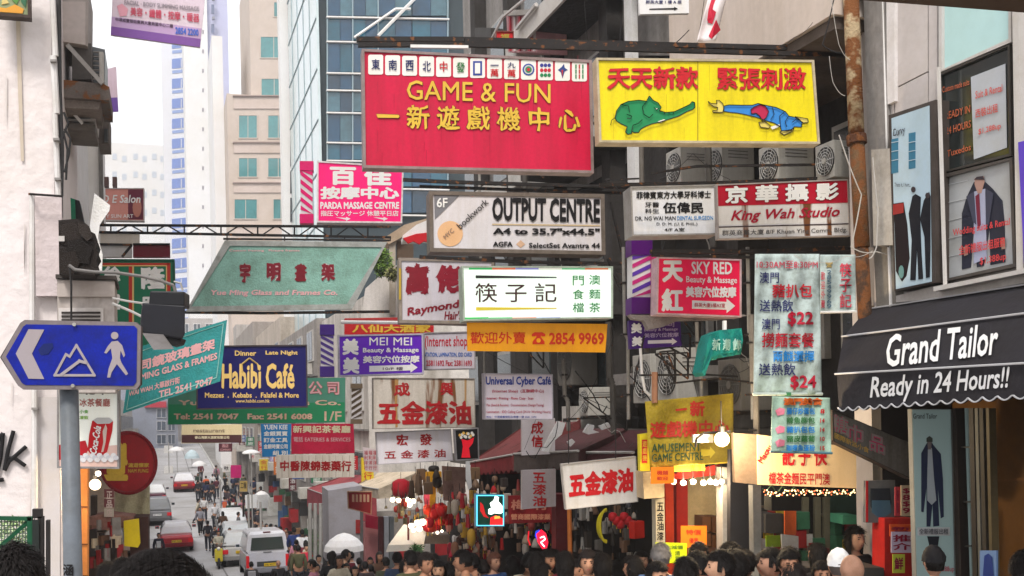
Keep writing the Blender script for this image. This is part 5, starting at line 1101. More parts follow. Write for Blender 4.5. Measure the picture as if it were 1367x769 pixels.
# crumpled white bags and cloth on top of the awning
for k, pts in enumerate(([(724, 602), (733, 584), (745, 562), (755, 565), (750, 580), (738, 590), (732, 604)], [(779, 577), (786, 566), (794, 568), (792, 574), (800, 577), (786, 580)], [(800, 569), (812, 564), (816, 570), (804, 574)], [(758, 590), (764, 586), (768, 590), (762, 596)])):
    P = facing(pts[0][0], pts[0][1], 14.1, 9); tag(pp(MB(), P, pts, .08).build('plastic_bag', mat((226, 224, 224), .5, .15, 5, bump=1)), ['long crumpled white cloth lying on the frayed maroon awning', 'white torn bag on top of the maroon awning', 'small blueish white bag beside the torn bag on the awning', 'tiny white rag at the left corner of the maroon awning'][k], 'bag')
beam('dark pole lying along the top of the maroon awning', [(752, 560), (830, 556)], .02, 14.3)
# wire clutter on the tenement wall
rnd = random.Random(4)
cab = [([(650, 470), (760, 520), (860, 560)], 15), ([(700, 440), (735, 500), (700, 600)], 15.5), ([(830, 420), (790, 520), (760, 560)], 13), ([(1120, 180), (1150, 260), (1136, 330), (1170, 336), (1300, 360)], 10.4), ([(1110, 0), (1120, 60), (1135, 80)], 10.2), ([(1107, 75), (1112, 110), (1128, 128)], 10.2), ([(1115, -10), (1098, 60), (1128, 70)], 10.3), ([(1085, 30), (1060, 50), (1030, 66)], 10.3),
       ([(780, 0), (784, 50), (790, 55)], 13), ([(830, 25), (826, 60)], 12), ([(940, 0), (930, 60)], 11), ([(880, 240), (925, 205), (975, 240)], 11), ([(1165, 210), (1172, 280), (1170, 330), (1160, 345)], 9.9), ([(1060, 340), (1090, 350), (1130, 342), (1165, 335)], 9.9), ([(645, 520), (700, 508), (742, 560)], 15), ([(850, 60), (880, 70), (920, 40)], 11.5), ([(905, 440), (925, 500), (935, 540)], 12.6)]
for k, (pts, d) in enumerate(cab):
    P = facing(pts[0][0], pts[0][1], d, 9); o = MB(); sm = []
    for a, b in zip(pts, pts[1:]):
        for j in range(6): u = j/6; sm.append((a[0]+(b[0]-a[0])*u, a[1]+(b[1]-a[1])*u+4*math.sin(math.pi*u)))
    sm.append(pts[-1]); o.path([P.at(*p) for p in sm], .003 if k % 3 else .006, 4)
    tag(o.build('cable', mat((196, 190, 182), .6, .2) if k in (3, 4, 5, 12, 13) else CABLE), 'thin loose cable strung across the tenement signs', 'cable', 'loose cables among the signs on the right')
# ------------------------------------------------------------------ right shopfronts at street level
def front(label, name='shopfront', loc=(7, 12, -3.5)): return thing(name, label, 'shopfront', loc)
def pl(t, name, x, pts, col, th=.05, off=0, **k): return pp(MB(), planeX(x), pts, th, off).build(name, mat(col, .7, .3, 2, **k), t)
t = front('hardware shop front with dark red wall and hanging goods', loc=(7.2, 15.5, G(15)))
def pf_(t, name, d, pts, col, th=.05, off=0, **k):
    P = facing(sum(p[0] for p in pts)/len(pts), sum(p[1] for p in pts)/len(pts), d, 9); return pp(MB(), P, pts, th, off).build(name, mat(col, .7, .3, 2, **k), t)
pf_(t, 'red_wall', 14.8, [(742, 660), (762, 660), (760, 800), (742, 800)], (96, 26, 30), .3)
MB().tube(facing(761, 700, 13.4).at(760, 680), facing(761, 700, 13.4).at(762, 800), .03, 8).build('orange_pole', mat((190, 110, 50), .6, .3), t)
pf_(t, 'red_sign_board', 15.6, [(679, 662), (742, 660), (742, 697), (679, 699)], (140, 30, 34), .08)
P = facing(710, 680, 15.6); lt(P, t, '梅  行', 682, 667, 732, 681, mat((190, 120, 100)), bold=.03, off=.05); lt(P, t, '營商國際漆業', 682, 686, 735, 694, mat((196, 130, 100)), bold=.03, off=.05)
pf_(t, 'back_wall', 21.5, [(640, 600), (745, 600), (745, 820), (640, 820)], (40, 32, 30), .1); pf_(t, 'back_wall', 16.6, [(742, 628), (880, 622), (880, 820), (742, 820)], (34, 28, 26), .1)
pf_(t, 'cream_column', 12.2, [(858, 630), (887, 629), (887, 664), (860, 666)], (206, 186, 150), .3)
pf_(t, 'lettered_column', 12.4, [(875, 666), (887, 665), (889, 800), (877, 800)], (206, 196, 170), .15)
P = facing(881, 700, 12.4); vlettering(P, '五金油漆', (877, 670, 886, 722), BLK, t, bold=.02)
pf_(t, 'red_door', 12.7, [(888, 640), (899, 640), (901, 800), (890, 800)], (196, 60, 30), .1); pf_(t, 'red_door', 12.75, [(903, 640), (918, 640), (919, 800), (904, 800)], (170, 34, 24), .1)
t = front('bulb lit cream walled shop between the red doors and the grey pillar', loc=(7.3, 12, G(12)))
pf_(t, 'cream_wall', 13.4, [(917, 630), (968, 626), (968, 800), (917, 800)], (236, 206, 150), .1)
pf_(t, 'light_pillar', 11.9, [(964, 624), (974, 624), (976, 800), (966, 800)], (170, 164, 156), .2)
pf_(t, 'red_head_board', 12.1, [(900, 632), (961, 620), (961, 634), (900, 640)], (190, 40, 30), .05)
for x, y, w_, h_ in ((938, 690, 12, 20), (951, 690, 12, 22), (938, 712, 12, 18), (951, 714, 12, 20)): pf_(t, 'carton', 12.9, rc(x, y, x+w_-1, y+h_-1), (120, 78, 50), .3)
pf_(t, 'brown_counter', 12.6, rc(938, 735, 966, 800), (90, 60, 44), .3)
t = front('dark shopfront with orange strip left of the smiling vendor', loc=(7.3, 10.5, G(10)))
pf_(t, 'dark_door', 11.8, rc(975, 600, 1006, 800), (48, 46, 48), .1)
pf_(t, 'grey_post', 11.2, [(1005, 648), (1016, 648), (1017, 800), (1007, 800)], (150, 148, 142), .12)
pf_(t, 'orange_strip', 11.6, rc(1048, 669, 1063, 714), (216, 96, 40), .03); pf_(t, 'grey_box', 11.7, rc(1022, 686, 1046, 712), (84, 80, 76), .3); pf_(t, 'lime_notice', 11.6, rc(1023, 715, 1042, 730), (150, 180, 40), .02)
pf_(t, 'white_notice', 11.3, [(1043, 713), (1066, 716), (1066, 750), (1045, 748)], (190, 186, 180), .02)
for x in (1072, 1088, 1100): pf_(t, 'wooden_slat', 11.9, rc(x, 664, x+8, 800), (110, 104, 84), .05)
pf_(t, 'green_tile_wall', 12.2, rc(1108, 655, 1160, 800), (70, 96, 84), .1); pf_(t, 'green_tray', 11.6, rc(1125, 688, 1146, 700), (90, 170, 130), .3)
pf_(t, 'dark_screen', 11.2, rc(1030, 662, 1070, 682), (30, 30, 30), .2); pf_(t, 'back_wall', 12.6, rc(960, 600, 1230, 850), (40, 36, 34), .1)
pf_(t, 'red_pillar', 10.6, rc(1181, 692, 1222, 830), (196, 40, 34), .25); pf_(t, 'serving_counter', 10.4, rc(1040, 758, 1180, 830), (80, 76, 74), .5)
P = facing(1175, 668, 10.7, 9); t = thing('framed_picture', 'dark framed picture with blue cup beside red notices', 'picture', P.at(1175, 698))
pp(MB(), P, [(1157, 642), (1195, 641), (1194, 697), (1156, 698)], .06).build('frame', mat((110, 112, 116), .5, .3), t); shape(P, rc(1156, 642, 1159, 697), (200, 30, 40), t, 'red_edge', .03)
shape(P, [(1162, 652), (1188, 652), (1190, 672), (1184, 685), (1170, 688), (1162, 676)], (50, 56, 66), t, 'cup_print', .006); shape(P, [(1164, 668), (1188, 668), (1190, 684), (1176, 694), (1164, 684)], (80, 116, 140), t, 'blue_print', .008)
for k, (a, c, lab, txt) in enumerate(((rc(1195, 650, 1202, 689), (190, 60, 70), 'narrow pink red price strip right of the framed picture', '優惠'), (rc(1203, 648, 1217, 689), (206, 180, 150), 'cream price list with red figures beside the tailor light box', '$8$9'), (rc(1188, 700, 1218, 716), (226, 90, 40), 'orange handwritten strip on the red pillar', '新品'), (rc(1190, 710, 1218, 738), (206, 190, 214), 'white and purple notice on the red pillar', '推介'), (rc(1192, 740, 1208, 765), (200, 206, 70), 'lime poster with green fruit on the red pillar', '鮮'))):
    t, P = sign('paper_notice', lab, a, 10.35-k*.01, c, None, 0, .01, 9, grime=.1, cat='notice'); vlettering(P, txt, (a[0][0]+2, a[0][1]+3, a[1][0]-2, a[2][1]-3), mat((150, 30, 60)), t, bold=.03)
# hanging goods
def colour_name(c):
    N_ = {'white': (224, 220, 216), 'red': (196, 34, 40), 'brown': (120, 84, 60), 'salmon': (214, 140, 120), 'beige': (206, 190, 170), 'dark': (60, 52, 50), 'crimson': (160, 30, 50), 'grey': (140, 136, 130), 'gold': (206, 160, 60), 'tan': (168, 140, 104), 'orange': (226, 70, 30), 'blue': (74, 98, 138)}
    return min(N_, key=lambda k: sum((a-b)**2 for a, b in zip(N_[k], c)))
def blob_item(name, label, cat, px, py, d, r, col, group, sc=(1, 1, 1.2), kind=0, emit=0):
    if group: w1 = label.split()[0]; label = label.replace(w1, w1+' '+colour_name(col)+' '+('round', 'boxy', 'bell shaped', 'tapered')[kind], 1).replace('red round glossy red', 'red round glossy')
    P = facing(px, py, d, 9); c = P.at(px, py); t = thing(name, label, cat, c-Vector((0, 0, r*sc[2])), group)
    m = mat(col, .6, .25, 6, emit=emit)
    if kind == 0: MB().lathe(c, [(r*.35, -r*sc[2]), (r*.85, -r*.7*sc[2]), (r, 0), (r*.85, r*.7*sc[2]), (r*.35, r*sc[2])], 14).build('shade', m, t, smooth=True); MB().tube(c-Vector((0, 0, r*sc[2])), c-Vector((0, 0, r*sc[2]+r*.8)), r*.12, 5).build('tassel', GOLD, t)
    if kind == 1: MB().box(c, (r*1.6, r*1.0, r*2*sc[2]), .3).build('body', m, t, bevel=r*.12)
    if kind == 2: MB().lathe(c, [(r*.15, r), (r*.5, r*.6), (r*.9, -r*.4), (r, -r)], 10).build('skirt', m, t, smooth=True)
    if kind == 3: MB().tube(c+Vector((0, 0, r*1.6)), c-Vector((0, 0, r*1.6)), r*.35, 6, r*.6).build('body', m, t)
    MB().tube(c+Vector((0, 0, r*.9)), c+Vector((0, 0, r*.9+.15)), .006, 3).build('string', CABLE, t); return t
blob_item('paper_lantern', 'big round red paper lantern above the white lamps', 'lantern', 535.5, 652, 22, .21, (190, 24, 44), None, (1, 1, .95))
blob_item('paper_lantern', 'tall pink red lantern under the yellow tubular one', 'lantern', 572.5, 664, 21, .11, (206, 70, 90), None, (1, 1, 1.9))
blob_item('cloth_ornament', 'mustard yellow hanging cloth ornament with long tail', 'ornament', 579, 640, 20, .17, (206, 150, 30), None, (1, 1, .9), 1)
tag(pp(MB(), facing(579, 670, 20), rc(574, 650, 582, 688), .05).build('ribbon', mat((206, 150, 30), .7, .2)), 'long mustard ribbon hanging behind the tall pink lantern', 'ribbon')
blob_item('hat', 'black round hat at the top of the stall goods', 'hat', 579, 626, 20, .11, (40, 36, 34), None, (1, 1, .6), 0)
rnd = random.Random(11)
for k in range(26): blob_item('red_lantern', 'small glossy red lantern in the bright red cluster of the stall', 'lantern', 570+rnd.random()*30, 678+rnd.random()*28, 19.5+rnd.random()*.8, .07+.03*rnd.random(), rnd.choice([(214, 30, 30), (196, 24, 40), (226, 60, 30)]), 'red lanterns clustered at the stall')
GC = [(226, 220, 216), (190, 40, 50), (120, 80, 60), (214, 140, 120), (206, 190, 170), (90, 60, 50), (160, 30, 50), (170, 150, 130), (206, 160, 60)]
for k in range(150): blob_item('hanging_ornament', 'small hanging ornament among the crowded stall goods', 'ornament', 598+rnd.random()*62, 660+rnd.random()*95, 18+rnd.random()*1.2, .03+.05*rnd.random(), rnd.choice(GC), 'ornaments hanging at the gift stall', (1, 1, 1+rnd.random()), rnd.randrange(4))
for k in range(34): blob_item('hanging_ornament', 'small brown or gold ornament hanging around the white lamps', 'ornament', 515+rnd.random()*55, 662+rnd.random()*36, 20.5+rnd.random()*1, .03+.035*rnd.random(), rnd.choice([(150, 110, 70), (190, 150, 60), (110, 80, 60), (170, 60, 50), (130, 120, 90)]), 'ornaments hanging round the stall lamps', (1, 1, 1.3), rnd.randrange(4))
for k in range(80): blob_item('hanging_tool', 'small tool or brush hanging in the hardware shop', 'tool', 765+rnd.random()*85, 668+rnd.random()*90, 14+rnd.random()*1, .025+.04*rnd.random(), rnd.choice([(96, 92, 88), (150, 146, 140), (60, 54, 50), (120, 90, 70), (180, 170, 160), (70, 70, 76)]), 'tools hanging in the hardware shop', (1, 1, 1.8), rnd.choice([1, 3, 3, 2]))
for k in range(22): blob_item('ceiling_goods', 'brown string or basket hanging above the gift stall', 'basket', 545+rnd.random()*90, 630+rnd.random()*28, 19+rnd.random()*1.5, .07+.06*rnd.random(), rnd.choice([(120, 96, 76), (150, 120, 90), (90, 70, 56), (60, 50, 44)]), 'baskets hanging above the gift stall', (1, 1, 1.2), rnd.randrange(4))
P = facing(605, 660, 19.4, 9); tag(pp(MB(), P, [(590, 622), (622, 624), (620, 672), (592, 668)], .04).build('brown_cloth', mat((130, 100, 90), .8, .4, 5, bump=.6)), 'dull brown patterned cloth panel above the ornaments', 'cloth')
P = facing(622, 640, 18.6, 9); tag(pp(MB(), P, [(622, 616), (627, 616), (630, 650), (626, 654), (622, 640)], .05).build('rope_bundle', mat((190, 190, 192), .6, .2)), 'bundle of white cord hanging under the neon box', 'rope')
P = facing(806, 702, 13.6, 9); mb = MB()
for k in range(5): mb.path([P.at(806-(9+k*.8)*abs(math.cos(a/2))*1.0+4, 702+(22-k*.5)*math.sin(a/2), -.02*k) for a in [i*math.pi/8-math.pi for i in range(17)]], .018, 5)
tag(mb.build('hose_coil', mat((200, 186, 30), .5, .15)), 'yellow hose coil hanging in the hardware shop', 'hose')
t = blob_item('red_basket', 'red plastic basket hanging right of the yellow hose', 'basket', 850, 707, 13.4, .11, (196, 36, 24), None, (1, 1, 1), 1)
for k in range(6): blob_item('red_bag', 'glossy red net bag above the red basket', 'bag', 818+k*5, 690+(k % 3)*5, 13.6, .06, (176, 24, 34), 'red bags in the hardware shop', (1, 1, 1), 0)
# stall booth, umbrella and signs in the middle distance
P = facing(460, 690, 31, 3); t = thing('grey_booth', 'plain grey walled booth under the pink red awning', 'booth', P.at(460, 745, -1)); pp(MB(), P, [(438, 655), (483, 648), (484, 750), (440, 755)], 2).build('wall', mat((158, 154, 160), .7, .2), t)
pp(MB(), P, rc(475, 694, 481, 712), .05, .04).build('red_poster', mat((150, 40, 40)), t); pp(MB(), P, rc(481, 655, 485, 755), .1, .08).build('corner_post', mat((90, 86, 86)), t)
for k, x in enumerate((414, 421, 428)): MB().tube(P.at(x, 672), P.at(x, 755), .06, 6).build('metal_post', ALU, t)
q = [(464, 656), (497, 656), (496, 687), (465, 679)]
t, P = sign('hanging_sign', 'slanting red sign with cream bars beside the cream awning', q, 27, (150, 36, 40), (190, 140, 110), 1.2, .12, 3)
for k in range(5): shape(P, rc(470+k*5, 660, 473+k*5, 670, .1), (206, 160, 130), t, 'cream_bar', .01)
q = rc(488, 687, 513, 704, .18); t, P = sign('hanging_sign', 'crimson fascia sign above the pink shop wall', q, 26, (160, 24, 54), None, 0, .1, 3)
P = facing(496, 730, 26.4, 3); t = thing('pink_wall', 'flat pink shop wall left of the white stall cloth', 'wall', P.at(496, 770)); pp(MB(), P, [(487, 698), (506, 702), (508, 785), (488, 785)], .3).build('panel', mat((186, 120, 120), .8, .2), t)
P2 = facing(514, 730, 25.5, 3)
for x, c in ((506, (70, 30, 34)), (513, (150, 152, 160)), (520, (96, 100, 104))): pp(MB(), P2, rc(x, 690, x+6, 785), .2).build('door_post', mat(c, .6, .2), t)
def parasol(label, px, py, d, rx, h, tall, col=(236, 234, 236)):
    c = facing(px, py, d, 0).at(px, py); r = rx*d/FPX; H = h*d/FPX; t = thing('parasol', label, 'parasol', (c.x, c.y, G(c.y)))
    n = 16; V = [c]; L_ = ((.35, .12), (.7, .38), (.93, .7), (1, 1))
    for q, z in L_:
        for k in range(n): a = k*2*math.pi/n+.2; qq = q*(1 if k % 2 else .985); V.append(c+Vector((r*qq*math.cos(a), r*qq*math.sin(a), -H*z)))
    F = [(0, 1+k, 1+(k+1) % n) for k in range(n)]+[(1+m*n+k, 1+m*n+n+k, 1+m*n+n+(k+1) % n, 1+m*n+(k+1) % n) for m in range(3) for k in range(n)]
    MB().add(V, F).build('canopy', mat(col, .8, .1), t); MB().tube(c, (c.x, c.y, G(c.y)), .03, 6).build('pole', ALU, t)
    for k in range(n): MB().tube(V[0]-Vector((0, 0, .05)), V[1+k]-Vector((0, 0, .02)), .012, 3).build('rib', ALU, t)
    return t
parasol('large white parasol above the crowd by the grey booth', 459, 711, 29, 27, 24, 1)
parasol('small flat white parasol far down the street', 266, 615, 84, 10, 7, 1); parasol('tiny white canopy far down the street left of the road end', 236, 596, 100, 11, 6, 1); parasol('pale blue parasol at the far end of the street', 256, 600, 110, 10, 12, 1, (196, 214, 222))
parasol('flat white parasol over the far right pavement', 335, 600, 50, 12, 5, 1); parasol('white parasol among the far pavement stalls', 349, 655, 58, 12, 12, 1)
# white stall cloth with lit lamps
pA_, P_ = None, facing(545, 712, 20, 9)
t = thing('stall_roof', 'white cloth stall roof carrying bright lamps over the plants', 'stall roof', P_.at(545, 735))
cl = MB().add([P_.at(518, 728, .2), P_.at(566, 726, .2), P_.at(570, 705, -.5), P_.at(539, 700, -.5), P_.at(515, 737, .2), P_.at(566, 734, .2)], [(0, 1, 2, 3), (0, 4, 5, 1)]).build('cloth', mat((226, 222, 214), .8, .15, 4, bump=.5), t)
pp(MB(), P_, rc(566, 714, 600, 726), .6, -.2).build('side_cloth', mat((150, 136, 126), .8, .3), t)
MB().tube(P_.at(545, 690), P_.at(545, 800), .02, 6).build('pole', mat((120, 60, 60)), t)
def lamp(label, px, py, d, r, e=9, col=(255, 240, 220), power=0, group=None, yaw=9):
    c = facing(px, py, d, yaw).at(px, py); t = thing('light_bulb', label, 'lamp', c+Vector((0, 0, r)), group)
    MB().ball(c, r, 14, 10).build('bulb', mat(col, .4, 0, emit=e), t, smooth=True); MB().tube(c+Vector((0, 0, r*.85)), c+Vector((0, 0, r*1.7)), r*.4, 8).build('socket', BLACK, t)
    MB().tube(c+Vector((0, 0, r*1.7)), c+Vector((0, 0, r*1.7+.25)), .006, 4).build('flex', CABLE, t)
    if power:
        L_ = bpy.data.lights.new('lamp_light', 'POINT'); L_.energy = power; L_.color = (1, .78, .5); L_.shadow_soft_size = r; ob = bpy.data.objects.new('lamp_light', L_); COL.objects.link(ob); ob.parent = t; ob.location = (-.0, -r*1.3-.02, -r)
    return t
lamp('large glowing bulb in front of the mustard banner', 963.5, 586.5, 10.3, .075, 1.8, (255, 226, 170), power=70)
P = facing(963, 575, 10.4); t = thing('lamp_arm', 'curved black lamp arm reaching over the mustard banner', 'lamp arm', P.at(960, 575)); MB().path([P.at(928, 597), P.at(930, 585), P.at(940, 578), P.at(975, 576)], .012, 5).build('arm', BLACK, t); pp(MB(), P, rc(926, 580, 952, 591), .05).build('reflector', mat((206, 190, 170), .4, .2), t)
for k, x in enumerate((899, 912, 925.5, 939, 948, 956, 963.5)): lamp('bare bulb in the row above the cream walled shop', x, 643+(k % 2)*1.5, 11.9, .034, 1.8, (255, 232, 190), power=14 if k in (1, 4) else 0, group='row of bare bulbs above the cream walled shop')
for k, (x, y) in enumerate(((524, 667), (532, 668), (545, 667), (552, 669), (547, 674))): lamp('white lamp in the cluster under the big red lantern', x, y, 20.3, .05, 1.8, (255, 240, 210), power=8 if k == 1 else 0, group='white lamps under the big red lantern')
for k, (x, y, r) in enumerate(((549, 702, .1), (557, 698, .11), (564, 697, .12), (560, 706, .1), (552, 708, .08), (577, 710, .05), (584, 711, .06), (590, 709, .05))): lamp('bright lamp resting on the white stall roof', x, y, 19.6, r*.55, 1.8, (255, 242, 216), power=5 if k == 2 else 0, group='lamps on the white stall roof')
# neon picture boxes
q = [(635, 660), (673, 661), (673.5, 703), (635.5, 703)]
t, P = sign('neon_box', 'square neon box with white blob tree and red shapes edged in cyan', q, 15.4, (8, 60, 46), (60, 150, 190), 1.2, .15, 8, emit=.1)
shape(P, [(652, 686), (652, 680), (656, 678), (654, 672), (659, 668), (661, 661.5), (666, 664), (665, 669), (671, 676), (671, 684), (668, 686), (660, 685), (656, 687)], (240, 246, 240), t, 'white_tree', .008, emit=1.4)
shape(P, [(641, 670), (645, 674), (648, 686), (653, 692), (646, 690), (641, 682)], (190, 30, 30), t, 'red_curve', .01, emit=.3); shape(P, [(655, 691), (662, 688), (671, 692), (672, 702), (654, 702)], (230, 30, 30), t, 'red_base', .01, emit=.8); shape(P, [(660, 689), (667, 689), (668, 692), (660, 693)], (240, 150, 60), t, 'amber_spot', .016, emit=.8)
for a in (rc(636, 661, 637.5, 702), rc(671.5, 661, 672.8, 702), rc(636, 661, 672, 662.2), rc(636, 701, 672, 702)): shape(P, a, (90, 200, 240), t, 'neon_tube', .02, emit=.8)
P = facing(722, 720, 15, 9); t = thing('neon_sign', 'small red and blue neon shape above the dark heads', 'neon sign', P.at(722, 735))
shape(P, [(715, 709), (720, 707), (722, 716), (718, 722), (714, 716)], (30, 60, 200), t, 'blue_tube', .0, emit=.8); shape(P, [(716, 713), (723, 707), (729, 712), (732, 724), (730, 732), (724, 733), (718, 724)], (220, 24, 50), t, 'red_tube', .01, .03, emit=.9)
MB().path([P.at(*p, .03) for p in ((721, 718), (726, 716), (728, 720), (722, 724), (727, 730))], .008).build('white_tube', mat((255, 220, 220), .4, 0, emit=2), t)
MB().path([P.at(*p, .01) for p in ((706, 709), (705, 720), (708, 728))], .012).build('red_tube', mat((200, 30, 40), .4, 0, emit=.6), t)
# small shop things on the left
t = thing('left_shop', 'lit left shop with orange brown door post and cluttered front', 'shopfront', (-1.3, 13.5, G(13)))
P = facing(150, 700, 13, 2)
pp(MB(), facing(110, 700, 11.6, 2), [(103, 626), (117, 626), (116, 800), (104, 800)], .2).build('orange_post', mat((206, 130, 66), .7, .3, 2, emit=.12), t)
for y in (676, 726, 768): pp(MB(), facing(110, 700, 11.6, 2), rc(103, y, 117, y+1.5), .02, .02).build('post_joint', mat((110, 66, 36)), t)
pp(MB(), facing(150, 700, 15.5, 2), rc(110, 600, 196, 820), .1).build('back_wall', mat((190, 168, 150), .8, .3), t)
pp(MB(), P, [(117, 691), (140, 686), (178, 690), (178, 699), (160, 706), (117, 709)], .5).build('patterned_awning', mat((150, 110, 100), .8, .5, 14), t)
pp(MB(), P, [(117, 709), (140, 711), (140, 728), (117, 728)], .3, -.1).build('cream_box', mat((206, 196, 186), .7, .2), t)
pp(MB(), P, [(117, 728), (150, 724), (152, 731), (118, 738)], .3, .05).build('red_ledge', mat((140, 40, 44), .7, .3), t)
pp(MB(), P, [(141, 712), (158, 700), (166, 712), (160, 740), (155, 760), (146, 764), (148, 740), (142, 726)], .15, .1).build('white_sack', mat((206, 204, 206), .8, .3, 5, bump=1), t)
pp(MB(), P, [(165, 696), (185, 693), (187, 726), (184, 731), (166, 729)], .1, .15).build('yellow_cloth', mat((226, 200, 30), .7, .2), t)
pp(MB(), P, [(172, 690), (198, 690), (198, 800), (176, 800)], .4, -.2).build('dark_post', mat((70, 46, 42), .7, .3), t)
pp(MB(), P, rc(117, 740, 176, 800), .4, -.3).build('dark_goods', mat((80, 72, 66), .8, .6, 9), t)
pp(MB(), P, rc(121, 662, 128, 690), .2, -.2).build('dark_shutter', mat((60, 50, 46)), t)
for k in range(3): o = shape(P, rc(139, 653+k*13, 152, 664+k*13), (120, 60, 66) if k < 2 else (200, 190, 176), t, 'price_card', .02)
vlettering(P, '正品店', (142, 655, 150, 691), mat((226, 206, 200)), t, bold=.03, off=.04)
q = [(154, 646), (200, 641), (200, 689), (154, 691)]
t, P = cbanner('cloth_banner', 'pale cream satin cloth under the round red sign', q, 14, mat((214, 206, 170), .5, .5, 4, bump=1), .03, ph=1, yaw=3)
lamp('glowing frosted bulb beside the left orange post', 127, 647, 11.3, .06, 1.8, (255, 232, 196), power=16, yaw=2); lamp('small bright tube lamp above the left bulb', 131, 632, 11.3, .028, 4, yaw=2)
q = rc(189, 600, 203, 644); 
# street posts and boards far away
for k, (x, d, y0) in enumerate(((224, 105, 590), (292, 62, 640), (329, 48, 660), (345, 45, 670))):
    X_, Y_ = XY(x, d); c = planeY(Y_).at(x, y0); t = thing('street_post', ['pale post with white boxes at the far road end', 'thin post near the left edge of the far pavement', 'grey post beside the white sheets on the pavement', 'dark post amid the pavement crowd'][k], 'post', (X_, Y_, G(Y_)))
    MB().tube((X_, Y_, G(Y_)), (X_, Y_, c.z), .05, 6).build('pole', ALU, t)
    if k == 0:
        for yy in (595, 622): pp(MB(), planeY(Y_), rc(219, yy, 231, yy+10), .4).build('white_box', WHITE, t)
for k, (x0, x1) in enumerate(((327, 343), (343, 358))):
    P = facing(x0, 670, 52, 0); tag(pp(MB(), P, [(x0, 661), (x1, 660), (x1, 678), (x0+1, 679)], .03).build('white_sheet', mat((232, 232, 234), .8, .1)), ['left white sheet hung over the pavement railing', 'right white sheet hung over the pavement stall'][k], 'sheet')
# plants
def leafy(name, label, cat, px, py, d, rx, ry, n, col, seed, potted=False):
    r_ = random.Random(seed); P = facing(px, py, d, 9); c = P.at(px, py); k = d/FPX; t = thing(name, label, cat, c-Vector((0, 0, ry*k)))
    for j, cc in enumerate((col, tuple(int(v*.65) for v in col), tuple(min(255, int(v*1.25)) for v in col))):
        mb = MB()
        for i in range(n//3):
            a, b, u = r_.random()*6.28, r_.random()*2-1, r_.random()**.5
            p = c+Vector((math.cos(a)*rx*k*u*math.sqrt(1-b*b), math.sin(a)*rx*k*u*math.sqrt(1-b*b)*.8, b*ry*k*(.8+.3*r_.random())))
            d1 = Vector((r_.gauss(0, 1), r_.gauss(0, 1), r_.gauss(0, .6))).normalized(); d2 = d1.orthogonal().normalized(); s_ = k*(1.5+r_.random()*2.2)
            mb.add([p, p+d1*s_+d2*s_*.35, p+d1*s_*2, p+d1*s_-d2*s_*.35], [(0, 1, 2, 3)])
        o = mb.build('leaves', mat(cc, .6, .2, 5), t); o['kind'] = 'stuff'
    for i in range(4): MB().tube(c-Vector((0, 0, ry*k)), c+Vector((r_.uniform(-1, 1)*rx*k*.6, 0, r_.uniform(-.2, .8)*ry*k)), .02*d/20, 4).build('stem', mat((90, 74, 50), .9, .2), t)
leafy('roof_plant', 'bright green bush on the low roof right of the framing banner', 'plant', 510, 350, 30, 14, 18, 1500, (110, 140, 60), 1)
leafy('roof_plant', 'small dry bush beside the roof wall by the hair sign', 'plant', 524, 366, 29, 9, 8, 500, (130, 130, 80), 2)
leafy('potted_plant', 'green leafy plant under the white stall roof', 'plant', 556, 758, 19.5, 18, 28, 1800, (40, 90, 46), 3)
leafy('tree', 'small tree between the far buildings behind the cafe sign', 'tree', 316, 452, 150, 14, 10, 900, (120, 134, 100), 4)
leafy('potted_plant', 'leaning plant with a lime leaf by the left crowd', 'plant', 421, 730, 34, 7, 16, 400, (70, 100, 50), 5)
# roof structure near hair sign
P = facing(500, 380, 31, 9); t = thing('roof_stair_wall', 'white sloping parapet wall left of the hair salon sign', 'wall', P.at(500, 440)); pp(MB(), P, [(488, 385), (516, 360), (534, 352), (534, 440), (480, 440)], .8).build('parapet', mat((222, 214, 208), .85, .3, 1, streak=1), t)
pp(MB(), P, [(512, 318), (540, 300), (575, 290), (575, 300), (545, 312), (519, 326)], 1.0, .2).build('beige_hood', mat((190, 166, 142), .8, .3), t); pp(MB(), P, rc(520, 322, 528, 420), .3, .1).build('post', mat((190, 176, 160), .8, .3), t); pp(MB(), P, rc(530, 322, 552, 345), .4, .0).build('brown_shutter', mat((110, 90, 74), .8, .4, 3), t)
P = facing(560, 320, 29, 9); t = thing('red_white_canopy', 'white canopy with red frilled hem behind the output centre sign', 'canopy', P.at(560, 326)); pp(MB(), P, [(538, 314), (556, 300), (575, 292), (575, 318), (538, 320)], .8).build('white_top', WHITE, t); pp(MB(), P, [(538, 318), (556, 312), (575, 310), (575, 324), (566, 322), (560, 326), (552, 322), (545, 325)], .1, .08).build('red_frill', mat((206, 20, 34), .7, .2), t)
# red character placard between buildings
q = rc(662, 41, 686, 57, .02); t, P = sign('hanging_sign', 'small red square sign with gold mark above the crimson sign', q, 12.4, (196, 20, 30), (120, 60, 50), 1.2, .1, 8); lt(P, t, '福', 668, 45, 680, 55, mat((176, 150, 60)), bold=.03)
